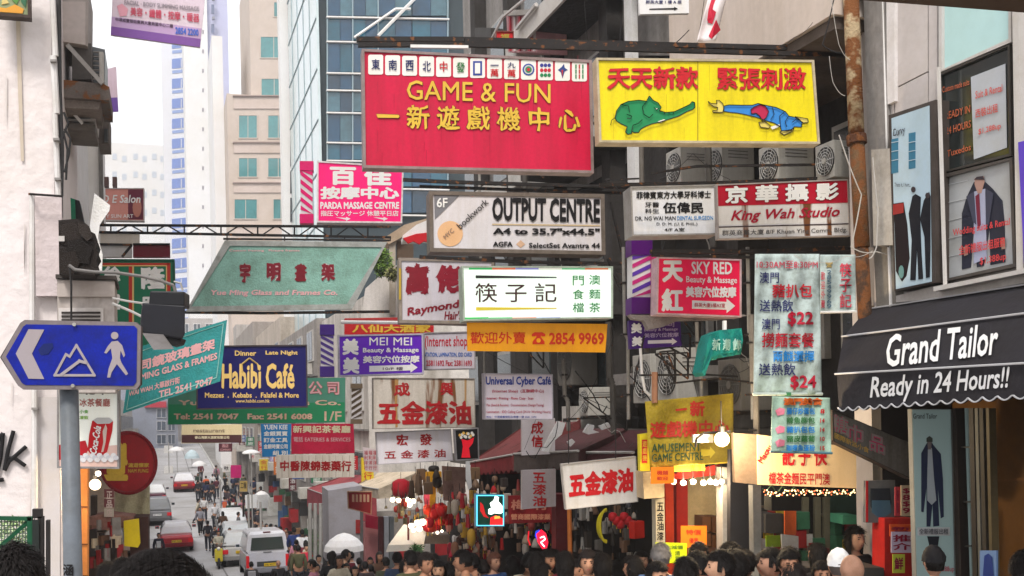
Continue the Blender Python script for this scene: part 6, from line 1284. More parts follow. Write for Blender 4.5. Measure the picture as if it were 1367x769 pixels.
# ------------------------------------------------------------------ foreground street furniture on the left
P = facing(95, 475, 6.0, 12)
t = thing('direction_sign', 'blue arrow shaped pedestrian sign with hill and walking man symbols', 'sign', P.at(95, 520))
o_ = [(0, 477), (27, 431), (33, 427), (181, 430), (188, 436), (187, 513), (182, 520), (31, 520), (24, 515)]
pp(MB(), P, o_, .05).build('back_casing', mat((60, 54, 54), .5, .3, 4), t)
pp(MB(), P, [(x+(1.5 if x < 20 else 0), y) for x, y in o_], .012, .012).build('grey_border', mat((128, 118, 120), .5, .3, 5), t)
SB = (6, 30, 150)
shape(P, [(8, 476), (31, 436), (35, 433), (179, 435), (183, 439), (182, 510), (178, 515), (34, 514), (29, 511)], SB, t, 'blue_face', .016, .003, m=mat(SB, .45, .5, 7))
SG = (160, 150, 154)
shape(P, [(38, 439.5), (59, 440), (42.5, 472), (59, 506), (38, 505.5), (21, 472)], SG, t, 'chevron', .021)
def stroke(P, pts, w_, par, name='symbol', off=.021, col=SG, closed=False):
    pts = pts+[pts[0]] if closed else pts
    mb = MB()
    for k, (a, b) in enumerate(zip(pts, pts[1:])):
        L_ = math.hypot(b[0]-a[0], b[1]-a[1]); nx, ny = -(b[1]-a[1])/L_*w_/2, (b[0]-a[0])/L_*w_/2; ex, ey = (b[0]-a[0])/L_*w_/2, (b[1]-a[1])/L_*w_/2
        pp(mb, P, [(a[0]+nx-ex, a[1]+ny-ey), (b[0]+nx+ex, b[1]+ny+ey), (b[0]-nx+ex, b[1]-ny+ey), (a[0]-nx-ex, a[1]-ny-ey)], .002, off+k*.0006)
    return mb.build(name, mat(col, .5, .1, 3), par)
stroke(P, [(73, 501), (88, 473), (93, 476), (102, 461), (126, 501)], 3.2, t, 'hill_outline', closed=True); stroke(P, [(82, 500), (106, 482), (114, 484)], 4, t, 'hill_path', .026)
shape(P, [(153+5*math.cos(a), 448+5*math.sin(a)) for a in [k*.45 for k in range(14)]], SG, t, 'man_head', .021)
shape(P, [(149, 456), (157, 455), (163, 461), (167, 474), (165, 477), (161, 468), (160, 478), (162, 484), (171, 499), (168, 501), (156, 486), (149, 497), (147, 504), (143, 504), (145, 492), (150, 478), (148, 465), (142, 472), (139, 471), (144, 462)], SG, t, 'walking_man', .021)
shape(P, [(51, 467), (58, 459), (70, 458), (71, 464), (64, 473), (54, 474)], (16, 32, 96), t, 'dark_smudge', .0195)
for x, y in ((99, 433), (97, 515)): MB().tube(P.at(x, y, .015), P.at(x, y, .04), .011, 8).build('bolt', ALU, t)
a = P.at(92, 515, -.1); MB().tube(a+Vector((0, 0, .3)), (a.x+.0, a.y, G(a.y)), .052, 20).build('pole', mat((110, 116, 124), .45, .25, 3), t, smooth=True)
lt(planeY(a.y-.053), t, '涵', 84, 753, 98, 769, BLK, bold=.03)
# traffic light seen from behind
P = facing(217, 430, 7.2, 12)
t = thing('traffic_light', 'black traffic light head seen from behind beside the slanted teal banner', 'traffic light', P.at(217, 468, -.1))
pp(MB(), P, [(200, 388), (246, 389), (246, 409), (198, 408)], .2).build('upper_housing', mat((30, 30, 34), .45, .25, 4), t, bevel=.012)
MB().add([P.at(*p, o) for o in (0, -.26) for p in ((190, 404), (247, 408), (247, 446), (243, 453), (190, 444), (187, 432))], [tuple(range(6)), tuple(range(11, 5, -1))]+[(i, i+6, (i+1) % 6+6, (i+1) % 6) for i in range(6)]).build('main_housing', mat((34, 34, 40), .4, .3, 4), t, bevel=.01)
MB().add([P.at(190, 445, .02), P.at(218, 447, .02), P.at(232, 466, .15), P.at(205, 467, .15), P.at(190, 444, -.02), P.at(218, 446, -.02), P.at(232, 465, .1), P.at(205, 466, .1)], [(0, 1, 2, 3), (7, 6, 5, 4), (0, 4, 5, 1), (1, 5, 6, 2), (2, 6, 7, 3), (3, 7, 4, 0)]).build('visor', mat((110, 106, 106), .5, .3, 3), t)
pp(MB(), P, [(218, 447), (243, 452), (240, 459), (230, 462)], .15, -.02).build('visor', BLACK, t)
P2 = facing(160, 370, 7.8, 10); t = thing('signal_arm', 'pair of grey curved pipes carrying the traffic light', 'pipe', P2.at(90, 362))
MB().path([P2.at(*p) for p in ((92, 354), (100, 360), (125, 363), (155, 364), (190, 369), (215, 375), (232, 381), (235, 392))], .012, 8).build('pipe', mat((116, 112, 110), .5, .3), t)
MB().path([P2.at(*p) for p in ((150, 398), (170, 402), (198, 406))], .008, 6).build('pipe', ALU, t); MB().path([P2.at(*p) for p in ((150, 405), (176, 416), (192, 424))], .01, 6).build('thin_conduit', ALU, t)
MB().path([P2.at(*p) for p in ((232, 376), (241, 378), (244, 388))], .008, 5).build('thin_conduit', ALU, t); MB().path([P2.at(*p) for p in ((93, 358), (95, 380), (95, 430))], .008, 5).build('thin_conduit', CABLE, t)
# green mesh gate at the lower left
P = planeY(8.0); t = thing('mesh_gate', 'green framed wire mesh gate in the lower left corner', 'gate', P.at(20, 800)); GG = mat((24, 84, 56), .5, .25, 4)
for a in (rc(-30, 689, 42, 694, .02), rc(36, 690, 43, 820)): pp(MB(), P, a, .06, .03).build('frame_bar', GG, t)
MB().tube(P.at(-5, 734), P.at(38, 696), .018, 4).build('brace', GG, t)
mb = MB()
for k in range(20): mb.tube(P.at(-30+k*4, 692), P.at(-30+k*4, 800), .0035, 3).tube(P.at(-30, 696+k*5), P.at(38, 697+k*5), .0035, 3)
o = mb.build('wire_mesh', mat((90, 110, 96), .5, .2), t); o['kind'] = 'stuff'
for a in (rc(43, 680, 56, 692), rc(50, 690, 58, 820), rc(61, 695, 66, 820)): pp(MB(), P, a, .08, .02).build('dark_post', mat((44, 40, 40), .6, .3), t)
pp(MB(), P, rc(43, 694, 52, 820), .02, .04).build('dark_plate', mat((40, 46, 44), .6, .3), t)
leafy('shrub', 'pale green shrub behind the mesh gate', 'shrub', 14, 715, 9.2, 26, 24, 900, (150, 176, 120), 8)
# ------------------------------------------------------------------ vehicles
def local_root(name, label, cat, loc, rz=0, rx=0, group=None):
    o = thing(name, label, cat, loc, group); _org[o.name] = Vector(); o.rotation_euler = (rx, 0, rz); return o
def loft(secs):
    """(y, z_bottom, z_top, half_bottom, half_top)"""
    V = []; F = []
    for y, zb, zt, hb, ht in secs:
        c = min(.09, (zt-zb)*.2); V += [(-hb+c, y, zb), (hb-c, y, zb), (hb, y, zb+c), (ht+.0, y, zt-c), (ht-c, y, zt), (-ht+c, y, zt), (-ht, y, zt-c), (-hb, y, zb+c)]
    for i in range(len(secs)-1):
        for k in range(8): F.append((i*8+k, i*8+(k+1) % 8, i*8+8+(k+1) % 8, i*8+8+k))
    F += [tuple(range(7, -1, -1)), tuple(range(len(V)-8, len(V)))]
    return MB().add(V, F)
def vehicle(kind, label, px, d, col, roof, W=1.72, L_=4.5, belt=.92, H=1.45, plate=(236, 196, 40), rear=(.28, .95), lights=(196, 20, 30), van=False, cat='car', name='parked_car', xo=None):
    X_, Y_ = XY(px, d); z = G(Y_+L_/2)+.0; sl_ = math.atan((G(Y_+L_)-G(Y_))/L_)
    t = local_root(name, label, cat, (X_, Y_, G(Y_)-.02), 0, sl_); hw = W/2; m = mat(col, .22, .1, 2, spec=.5); gl = glass((40, 56, 60), .06, .3, 1)
    b0, b1 = rear       # rear glass: y offset of its foot and of its top
    if van: body = [(0, .35, belt, hw-.05, hw), (.12, .28, belt+.02, hw, hw), (L_-1.1, .28, belt+.02, hw, hw), (L_-.2, .3, belt-.1, hw, hw-.05), (L_, .4, .8, hw-.1, hw-.15)]
    else: body = [(0, .42, belt-.12, hw-.12, hw-.08), (.12, .3, belt-.02, hw, hw-.04), (.9, .28, belt, hw, hw-.03), (L_-1.4, .28, belt, hw, hw-.03), (L_-.3, .3, belt-.2, hw, hw-.08), (L_, .42, belt-.35, hw-.14, hw-.18)]
    loft(body).build('body', m, t, bevel=0)
    wf = L_-1.2 if van else L_-1.6
    gh = [(b0, belt-.02, belt+.05, hw-.05, hw-.06), (b1*.5+b0*.5, belt-.02, (belt+H)/2+.1, hw-.06, hw-.12), (b1, belt-.02, H-.03, hw-.06, hw-.2), (b1+.3, belt-.02, H, hw-.06, hw-.2), (wf-.5, belt-.02, H-.02, hw-.06, hw-.2), (wf+.35, belt-.02, belt+.05, hw-.06, hw-.08)]
    if van: gh = [(.02, belt, H-.12, hw, hw-.1), (.12, belt, H, hw, hw-.12), (wf-.3, belt, H-.01, hw, hw-.12), (wf+.35, belt, belt+.4, hw, hw-.06), (wf+.6, belt, belt+.05, hw, hw-.05)]
    loft(gh).build('cabin', mat(roof, .22, .08, 2, spec=.5), t)
    def rq(z0, z1, h0, h1, y0, y1, nm, mm, o=.02):
        return MB().prism([(-h0, y0-o, z0), (h0, y0-o, z0), (h1, y1-o, z1), (-h1, y1-o, z1)], (0, .03, 0)).build(nm, mm, t)
    if van: rq(belt+.12, H-.25, hw-.18, hw-.24, .0, .02, 'rear_window', glass((60, 70, 66), .08, .3, 1))
    else: rq(belt+.06, H-.1, hw-.16, hw-.3, b0+.03+(0), b1-.02, 'rear_window', gl)
    for s in (-1, 1):
        x = s*(hw-.0); y0_, y1_ = (.5, wf) if van else (b1*.6+b0*.4+.15, wf-.1)
        n_ = 3 if van else 2
        for k in range(n_):
            ya, yb = y0_+(y1_-y0_)*k/n_+.05, y0_+(y1_-y0_)*(k+1)/n_-.05
            inn = .1 if van else .16
            MB().prism([(s*(hw-.03), ya, belt+.08), (s*(hw-.03), yb, belt+.08), (s*(hw-inn), yb-.12, H-.16), (s*(hw-inn), ya+.08, H-.16)], (-s*.03, 0, 0)).build('side_window', gl, t)
        zl = belt-.28 if not van else belt-.35; hl = .2 if not van else .5
        MB().box((s*(hw-.14 if not van else hw-.06), .02, zl), (.26 if not van else .13, .1, hl)).build('tail_light', mat(lights, .2, .1, emit=.12), t, bevel=.01)
        mi = child_of_local(MB().box((s*(hw+.12), wf-.2, belt+.12), (.2, .1, .15)).build('mirror', m, t, bevel=.02)); MB().box((s*(hw+.12), wf-.26, belt+.12), (.15, .01, .11)).build('mirror_glass', gl, mi)
        for yy in (.75, L_-.85):
            wh = MB().lathe((s*(hw-.09)-.1, yy, .31), [(.2, 0), (.31, .01), (.31, .19), (.2, .2)], 20, 'X').build('wheel', mat((26, 26, 28), .8, .2), t); child_of_local(wh)
            MB().lathe((s*(hw+.01)-.01, yy, .31), [(.18, 0), (.16, .02)], 14, 'X').build('rim', ALU, wh)
    MB().box((0, -.03, .42), (W-.06, .16, .2)).build('bumper', mat(tuple(int(c*.7) for c in col), .5, .2), t, bevel=.03)
    pz = belt-.3 if not van else .62
    if van: MB().box((0, .0, .66), (W*.5, .03, .2)).build('plate_recess', mat((70, 72, 74), .5, .2), t)
    pl_ = MB().box((.1 if van else 0, -.035, pz), (.5, .02, .13)).build('number_plate', mat(plate, .4, .05), t); child_of_local(pl_)
    V, F, w_, h_ = glyphs(label[:0]+{'a': 'HB 4827', 'b': 'GK 6310', 'c': 'JD 295', 'd': 'LE 1538', 'e': 'MF 728'}[kind]); MB().add([((a-.5)*.42+(.1 if van else 0), -.047, pz-.04+b*.08) for a, b in V], F).build('plate_text', BLK, pl_)
    if van: MB().box((0, -.01, belt+.02), (.34, .03, .04)).build('door_handle', mat((120, 120, 124), .4), t); MB().box((0, .06, H-.04), (.3, .05, .05)).build('roof_brake_light', mat((110, 40, 40), .4), t)
    return t
def child_of_local(o): _org[o.name] = Vector(); return o
vehicle('a', 'white van with dark rear window parked at the near kerb', 353, 43.5, (206, 206, 218), (222, 222, 230), L_=4.7, belt=1.12, H=2.0, van=True, cat='van', name='parked_van')
vehicle('b', 'silver car parked just ahead of the white van', 318, 49.5, (206, 204, 202), (200, 202, 204), L_=4.5, H=1.62, belt=1.0, rear=(.05, .5))
vehicle('c', 'dark car with pale roof parked second ahead of the van', 313.5, 54.5, (80, 86, 92), (190, 194, 198), L_=4.5, H=1.6, rear=(.2, .8))
vehicle('d', 'black car with white roof at the head of the parked row', 308, 60, (50, 54, 60), (220, 222, 226), L_=4.6, H=1.62, rear=(.2, .7))
vehicle('e', 'nearer red taxi with silver roof driving away above the dark hair', 232, 56, (190, 16, 40), (214, 210, 214), L_=4.6, H=1.45, rear=(.7, 1.25), name='taxi', cat='taxi')
vehicle('b', 'far red taxi with white roof at the top of the road', 244, 88, (150, 22, 40), (226, 224, 228), L_=4.6, H=1.5, rear=(.5, 1.1), name='taxi', cat='taxi')
vehicle('c', 'grey hatchback with white plate parked by the left kerb', 207, 66, (128, 128, 132), (120, 122, 126), L_=4.2, H=1.7, belt=1.0, rear=(.05, .4), plate=(226, 226, 226), xo=1)
vehicle('d', 'white topped dark red car beyond the grey hatchback', 203, 78, (86, 30, 50), (226, 226, 228), L_=4.5, H=1.5, rear=(.3, .8))
# ------------------------------------------------------------------ people
def skin_mesh(name, pts, edges, rad, sub=1, root=0):
    me = bpy.data.meshes.new(name); me.from_pydata(pts, edges, []); ob = bpy.data.objects.new(name, me); COL.objects.link(ob)
    ob.modifiers.new('s', 'SKIN'); sv = me.skin_vertices[0].data
    for i, r_ in enumerate(rad): sv[i].radius = (r_, r_) if not isinstance(r_, tuple) else r_; sv[i].use_root = (i == root)
    su = ob.modifiers.new('u', 'SUBSURF'); su.levels = sub; su.render_levels = sub
    dg = bpy.context.evaluated_depsgraph_get(); dg.update(); ev = ob.evaluated_get(dg); m2 = ev.to_mesh()
    V = [v.co.copy() for v in m2.vertices]; F = [tuple(p.vertices) for p in m2.polygons]; ev.to_mesh_clear(); bpy.data.objects.remove(ob); bpy.data.meshes.remove(me)
    return V, F
def head_shape(c, nose=True, seg=26, rings=20, grow=0, cut=None):
    V = []; F = []
    for i in range(rings+1):
        t_ = math.pi*i/rings
        for j in range(seg):
            u = 2*math.pi*j/seg; x, y, z = math.sin(t_)*math.sin(u), -math.sin(t_)*math.cos(u), math.cos(t_)   # -y is the face
            sx, sy, sz = .077, .097, .118
            fr = max(0, -y)
            if z < 0: sx *= 1-.28*(-z)**1.2; sy *= 1-.12*(-z)
            px_, py_, pz_ = x*sx, y*sy, z*sz
            if nose:
                py_ -= .026*math.exp(-((x/.16)**2+((z+.14)/.2)**2))*(fr > .5)
                py_ += .012*fr*math.exp(-(((abs(x)-.36)/.17)**2+((z-.08)/.13)**2))          # eye sockets
                py_ -= .007*fr*math.exp(-((x/.3)**2+((z+.48)/.1)**2))                      # lips
                py_ -= .008*fr*math.exp(-((x/.3)**2+((z+.85)/.15)**2))                     # chin
                e = math.exp(-(((y-.05)/.16)**2+((z+.05)/.26)**2)); px_ += (.014 if x > 0 else -.014)*e*(abs(x) > .7)   # ears
            g_ = 1+grow; V.append(Vector((c[0]+px_*g_, c[1]+py_*g_, c[2]+pz_*g_)))
    for i in range(rings):
        for j in range(seg): F.append((i*seg+j, i*seg+(j+1) % seg, (i+1)*seg+(j+1) % seg, (i+1)*seg+j))
    return V, F
def hair_shape(c, style):
    V, F = head_shape(c, False, grow=.1); out = []
    r_ = random.Random(5); V2 = []
    for v in V:
        d = v-Vector(c); k = 1+.06*math.sin(d.x*190+d.z*90)+.05*math.sin(d.y*150-d.x*70+2)+.04*math.sin(d.z*260+d.x*120)
        n = d.copy(); n.x *= k; n.y *= k; n.z *= 1+.02*math.sin(d.x*160)
        if style == 'long' and d.z < .02 and d.y > -.035: n.z -= .0+max(0, (.02-d.z))*1.3; n.x *= 1.12
        V2.append(Vector(c)+n)
    for f in F:
        m_ = sum((V[i] for i in f), Vector())/len(f)-Vector(c)
        if style in ('short', 'long', 'cap'):
            face = m_.y < -.028 and m_.z < .062-.0*abs(m_.x)
            side = (m_.z < -.02 and m_.y < .02) if style != 'long' else (m_.y < -.03 and m_.z < .055)
            low = m_.z < -.055 if style != 'long' else False
            if face or side or low: continue
        out.append(f)
    return V2, out
POSES = {}
def build_pose(name, arm_l, arm_r, leg_l, leg_r):
    """arm: elbow, wrist; leg: knee, ankle (x mirrored for the right)"""
    pts = [(0, 0, .95), (0, .01, 1.12), (0, 0, 1.32), (0, .01, 1.44), (0, .0, 1.53)]; ed = [(0, 1), (1, 2), (2, 3), (3, 4)]; rad = [.125, .115, .135, .055, .05]
    torso = (list(pts[:4]), [(0, 1), (1, 2), (2, 3)], [.15, .14, .155, .06]); legs = ([(0, 0, .98)], [], [.14])
    for s, (el, wr), (kn, an) in ((-1, arm_l, leg_l), (1, arm_r, leg_r)):
        M = lambda p: (s*p[0], p[1], p[2])
        i = len(pts); hv = (Vector(M(wr))-Vector(M(el))).normalized(); hd = Vector(M(wr))+hv*.08
        pts += [M((.17, 0, 1.39)), M(el), M(wr), tuple(hd)]; ed += [(2, i), (i, i+1), (i+1, i+2), (i+2, i+3)]; rad += [.062, .045, .03, .036]
        for q in range(4):
            a = hd+hv*.025+Vector((0, (q-1.5)*.018, 0)); b = a+hv*(.05-.006*abs(q-1.4))+Vector((-s*.012, 0, 0)); k = len(pts); pts += [tuple(a), tuple(b)]; ed += [(i+3, k), (k, k+1)]; rad += [.01, .008]
        k = len(pts); pts.append(tuple(hd+Vector((0, -.035, -.01)))); ed.append((i+3, k)); rad.append(.011)
        i = len(pts); pts += [M((.09, 0, .88)), M(kn), M(an), M((an[0], an[1]-.14, an[2]-.03))]; ed += [(0, i), (i, i+1), (i+1, i+2), (i+2, i+3)]; rad += [.085, .055, .038, .03]
        T = torso; k = len(T[0]); T[0].extend([M((.17, 0, 1.38)), M(el), tuple(Vector(M(el)).lerp(Vector(M(wr)), .93))]); T[1].extend([(2, k), (k, k+1), (k+1, k+2)]); T[2].extend([.085, .066, .05])
        T = legs; k = len(T[0]); T[0].extend([M((.095, 0, .86)), M(kn), tuple(Vector(M(kn)).lerp(Vector(M(an)), .95))]); T[1].extend([(0, k), (k, k+1), (k+1, k+2)]); T[2].extend([.105, .078, .062])
    me = {}
    V, F = skin_mesh('b', pts, ed, rad, 1); hc = (0, -.015, 1.6); HV, HF = head_shape(hc); n = len(V); V += HV; F += [tuple(i+n for i in f) for f in HF]
    def mk(nm, V, F, smooth=True):
        m_ = bpy.data.meshes.new(nm); m_.from_pydata([tuple(v) for v in V], [], F); m_.polygons.foreach_set('use_smooth', [smooth]*len(F)); m_.materials.append(WHITE); return m_
    me['body'] = mk('body', V, F); me['jacket'] = mk('jacket', *skin_mesh('j', *torso, 2)); me['trousers'] = mk('trousers', *skin_mesh('t', *legs, 2))
    sh = MB()
    for s, an in ((-1, leg_l[1]), (1, leg_r[1])): sh.ball((s*an[0], an[1]-.06, an[2]-.04), .06, 10, 6, (.75, 2.1, .75))
    shoes = []
    for s, an in ((-1, leg_l[1]), (1, leg_r[1])): b = MB().ball((s*an[0], an[1]-.06, an[2]-.03), .06, 10, 6, (.75, 2.1, .75)); shoes.append(mk('shoe', b.v, b.f))
    me['shoes'] = shoes
    POSES[name] = me
ST = ((.23, .03, 1.12), (.22, -.05, .88)); LG = ((.1, -.015, .5), (.1, .02, .09))
build_pose('stand', ST, ST, LG, LG)
build_pose('walk', ((.23, .1, 1.13), (.22, .12, .9)), ((.23, -.08, 1.14), (.2, -.22, .96)), ((.1, -.16, .52), (.1, -.16, .09)), ((.1, .06, .5), (.1, .26, .16)))
build_pose('hold', ((.22, -.0, 1.13), (.12, -.22, 1.12)), ((.22, .0, 1.13), (.13, -.22, 1.1)), LG, ((.12, -.1, .5), (.12, -.04, .09)))
def mk_(nm, V, F):
    m_ = bpy.data.meshes.new(nm); m_.from_pydata([tuple(v) for v in V], [], F); m_.polygons.foreach_set('use_smooth', [True]*len(F)); m_.materials.append(WHITE); return m_
HAIR = {s: mk_('hair', *hair_shape((0, -.012, 1.605), s)) for s in ('short', 'long')}
b = MB(); V, F = hair_shape((0, -.015, 1.612), 'cap'); V = [v+Vector((0, 0, .004)) for v in V]; keep = [f for f in F if sum(V[i].z for i in f)/len(f) > 1.625]; V = [Vector((v.x*1.1, v.y*1.1, (v.z-1.6)*1.08+1.6)) for v in V]; b.add(V, keep); b.add([(x*.07, -.09-y, 1.645-y*.25) for x, y in ((-1, .0), (-.8, .06), (0, .09), (.8, .06), (1, .0))]+[(x*.07, -.09-y, 1.64-y*.25) for x, y in ((-1, .0), (-.8, .06), (0, .09), (.8, .06), (1, .0))], [(0, 1, 2, 3, 4), (9, 8, 7, 6, 5)])
CAP = mk_('cap', b.v, b.f)
b = MB()
for s in (-1, 1): b.ball((s*.03, -.096, 1.615), .011, 8, 5, (1.2, .5, .6))
EYES = mk_('eyes', b.v, b.f); b = MB()
for s in (-1, 1): b.box((s*.031, -.104, 1.636), (.032, .008, .006))
BROW = mk_('eyebrows', b.v, b.f); MOUTH = mk_('mouth', *(lambda q: (q.v, q.f))(MB().ball((0, -.103, 1.55), .02, 8, 5, (1, .3, .28))))
hmat = bpy.data.materials.new('dark_hair'); hmat.use_nodes = True; ht = hmat.node_tree; hb = ht.nodes['Principled BSDF']
tc = ht.nodes.new('ShaderNodeTexCoord'); mp = ht.nodes.new('ShaderNodeMapping'); mp.inputs['Scale'].default_value = (90, 14, 14); nz = ht.nodes.new('ShaderNodeTexNoise'); nz.inputs['Detail'].default_value = 5
ht.links.new(tc.outputs['Object'], mp.inputs[0]); ht.links.new(mp.outputs[0], nz.inputs[0]); nz.inputs['Scale'].default_value = 1.5
cr = ht.nodes.new('ShaderNodeMix'); cr.data_type = 'RGBA'; cr.inputs[6].default_value = (.003, .0026, .0026, 1); cr.inputs[7].default_value = (.016, .012, .011, 1)
ht.links.new(nz.outputs[0], cr.inputs[0]); ht.links.new(cr.outputs[2], hb.inputs['Base Color']); hb.inputs['Roughness'].default_value = .6; hb.inputs['Specular IOR Level'].default_value = .12
bp = ht.nodes.new('ShaderNodeBump'); bp.inputs['Strength'].default_value = .8; bp.inputs['Distance'].default_value = .01; ht.links.new(nz.outputs[0], bp.inputs['Height']); ht.links.new(bp.outputs[0], hb.inputs['Normal'])
SKIN = mat((196, 146, 118), .55, .2, 12); SKINS = [SKIN, mat((204, 158, 130), .55, .25, 12), mat((176, 128, 102), .55, .25, 12), mat((188, 142, 118), .55, .25, 12)]
def strands(style, seed):
    r_ = random.Random(seed); mb = MB()
    for k in range(1300):
        a, b = r_.random()*6.28, r_.random()**.6*(1.5 if style == 'short' else 2.0)
        d = Vector((math.sin(b)*math.sin(a), -math.sin(b)*math.cos(a), math.cos(b)))
        if d.y < -.25 and d.z < .62: continue
        p = Vector((0, -.012, 1.607))+Vector((d.x*.086, d.y*.108, d.z*.131)); f = Vector((d.x*.5+r_.gauss(0, .35), d.y*.6+.15+r_.gauss(0, .35), -.35+r_.gauss(0, .25)-(.5 if b > 1 else 0))); f = (f-d*f.dot(d)*.85).normalized()
        w_ = d.cross(f).normalized()*.0032; q = p; pts = []; L_ = .013 if style == 'short' else .022
        for j in range(4): pts += [q-w_*(1-j/4), q+w_*(1-j/4)]; q = q+f*L_+d*(.006-.0028*j)
        mb.add(pts, [(2*j, 2*j+1, 2*j+3, 2*j+2) for j in range(3)])
    return mk_('hair_strands', mb.v, mb.f)
STR = {(s, k): strands(s, k) for s in ('short', 'long') for k in (1, 2)}
def inst(name, me, m, par):
    o = bpy.data.objects.new(name, me); COL.objects.link(o); o.parent = par; o.material_slots[0].link = 'OBJECT'; o.material_slots[0].material = m; return o
def person(label, px, d, top, leg=(40, 42, 52), rz=180, pose='stand', hair='short', h=1.68, hc=None, group=None, cap=None, head_y=None, lean=0, extra=None, skin=None):
    X_, Y_ = XY(px, d); z = G(Y_)+(.12 if X_ > 5.2 else 0)
    if head_y is not None:     # stature from where the crown shows in the photograph
        zt = planeY(Y_).at(px, head_y).z; h = zt-z
    if head_y is not None and not 1.45 < h < 1.95: z = zt-max(1.5, min(1.85, h)); h = max(1.5, min(1.85, h))
    t = local_root('person', label, 'person', (X_, Y_, z), R(rz), R(lean), group); s = h/1.725; t.scale = (s, s, s)
    near = d < 32; me = POSES[pose]
    inst('body', me['body'], skin or SKINS[int(px) % 4], t); inst('jacket', me['jacket'], mat(top, .85, .3, 9, bump=.4), t); inst('trousers', me['trousers'], mat(leg, .85, .2, 6), t)
    for q in me['shoes']: inst('shoe', q, mat((40, 36, 36), .6, .1), t)
    if hair: inst('hair', HAIR[hair], hmat if hc is None else mat(hc, .6, .3, 20), t)
    if hair and d < 22 and not cap:
        so_ = inst('hair_strands', STR[(hair, 1+int(px) % 2)], hmat if hc is None else mat(hc, .6, .3, 20), t); so_['kind'] = 'stuff'
    if cap: inst('cap', CAP, mat(cap, .7, .15, 5), t)
    if near: inst('eyes', EYES, mat((30, 24, 22), .3, 0), t); inst('eyebrows', BROW, mat((36, 28, 24), .8, 0), t); inst('mouth', MOUTH, mat((160, 84, 78), .5, 0), t)
    if extra: extra(t)
    return t
DK = (38, 36, 42); GYD = (70, 70, 78)
def bag(col, y=.17, z=1.2, s=(.28, .16, .4), name='backpack'):
    def f(t): o = MB().box((0, y, z), s).build(name, mat(col, .8, .2, 5), t, bevel=.03)
    return f
P_ = person
# on the far road and pavement
P_('person in dark coat standing right of the far red taxi', 262, 80, DK, rz=200); P_('person in white shirt and dark jacket beside the far taxi', 267, 81, (60, 58, 66), rz=190, pose='walk')
P_('person in orange jacket on the far pavement', 273, 84, (226, 100, 40), rz=180); P_('person in white top at the far pavement edge', 282, 86, (230, 228, 228), rz=180); P_('person in dark maroon coat beside the far white topped person', 287, 82, (90, 40, 56), rz=170)
P_('person in striped top and black trousers walking on the road', 264, 62, (150, 150, 160), (26, 26, 30), rz=10, pose='walk'); P_('person in white shirt walking behind the parked cars', 284, 64, (222, 220, 224), rz=10)
P_('person in dark coat carrying a pale bag on the road', 274, 56, (44, 42, 50), rz=180, pose='walk', extra=bag((206, 202, 206), -.18, .95, (.3, .14, .34), 'shoulder_bag')); P_('person in black jumper with grey stripes near the parked cars', 283, 54, (50, 50, 58), rz=20, extra=lambda t: MB().box((0, -.13, 1.2), (.3, .06, .06)).build('stripe', mat((180, 180, 186)), t))
P_('person in cream shirt standing over the motor scooter', 288, 50, (206, 200, 182), (60, 80, 120), rz=5, pose='hold'); P_('person in dark red top beside the silver car', 303, 52, (120, 30, 50), rz=10)
P_('person in dark suit with white front near the red taxi', 208, 50, (40, 42, 60), rz=0, extra=lambda t: MB().box((0, -.135, 1.15), (.2, .06, .36)).build('shirt_front', mat((230, 230, 232)), t))
P_('person with orange backpack among the pavement crowd', 297, 67, (80, 100, 130), rz=180, extra=bag((216, 100, 60))); P_('person holding a white sheet beside the orange backpack', 306, 66, (226, 226, 228), rz=180)
for k, (x, d, c, l) in enumerate(((312, 65, (36, 34, 40), 'person in black coat beside the person with white sheet'), (318, 63, (60, 56, 60), 'person in charcoal coat on the far pavement'), (301, 72, (70, 60, 66), 'person in plum coat further up the pavement'), (309, 75, (50, 60, 74), 'person in slate blue coat up the pavement'), (336, 57, (90, 84, 84), 'person in taupe jacket under the white sheets'), (346, 56, (150, 130, 120), 'person in fawn jacket behind the silver car'), (352, 54, (120, 110, 100), 'person in khaki jacket on the middle pavement'), (358, 53, (216, 60, 40), 'person in vermilion jacket behind the van'), (365, 52, (40, 38, 42), 'person in jet black coat right of the vermilion jacket'), (371, 50, (60, 54, 56), 'person in dark brown coat behind the van roof'), (379, 48, (130, 100, 90), 'person in russet coat above the van'), (341, 60, (64, 62, 70), 'person in dim violet grey coat up the pavement'), (384, 46, (110, 104, 100), 'person in stone grey coat right behind the van'), (329, 62, (100, 60, 60), 'person in brick red brown top far on the pavement'))): P_(l, x, d, c, rz=(k*67) % 360, hair='long' if k % 3 == 0 else 'short', h=1.62+.04*(k % 4), pose=('walk', 'stand')[k % 2])
P_('person in navy jacket walking beside the white van', 389, 42, (40, 60, 120), rz=180, pose='walk', head_y=704); P_('person in white jacket walking right of the van', 400, 41, (236, 236, 240), (60, 66, 110), rz=180, pose='walk', head_y=707)
P_('person in bright red shirt facing the camera right of the van', 405, 36, (200, 26, 60), rz=10, pose='hold', head_y=727); P_('person with dark head at the lower left of the van', 331, 33, (56, 54, 58), rz=180, head_y=750, extra=bag((150, 150, 156)))
P_('person with shaved head and dark jacket in front of the van', 367, 31, (44, 42, 48), rz=0, hair=None, head_y=748); P_('person in black top with back turned below the shaved head', 362, 27, (36, 34, 38), rz=170, head_y=762)
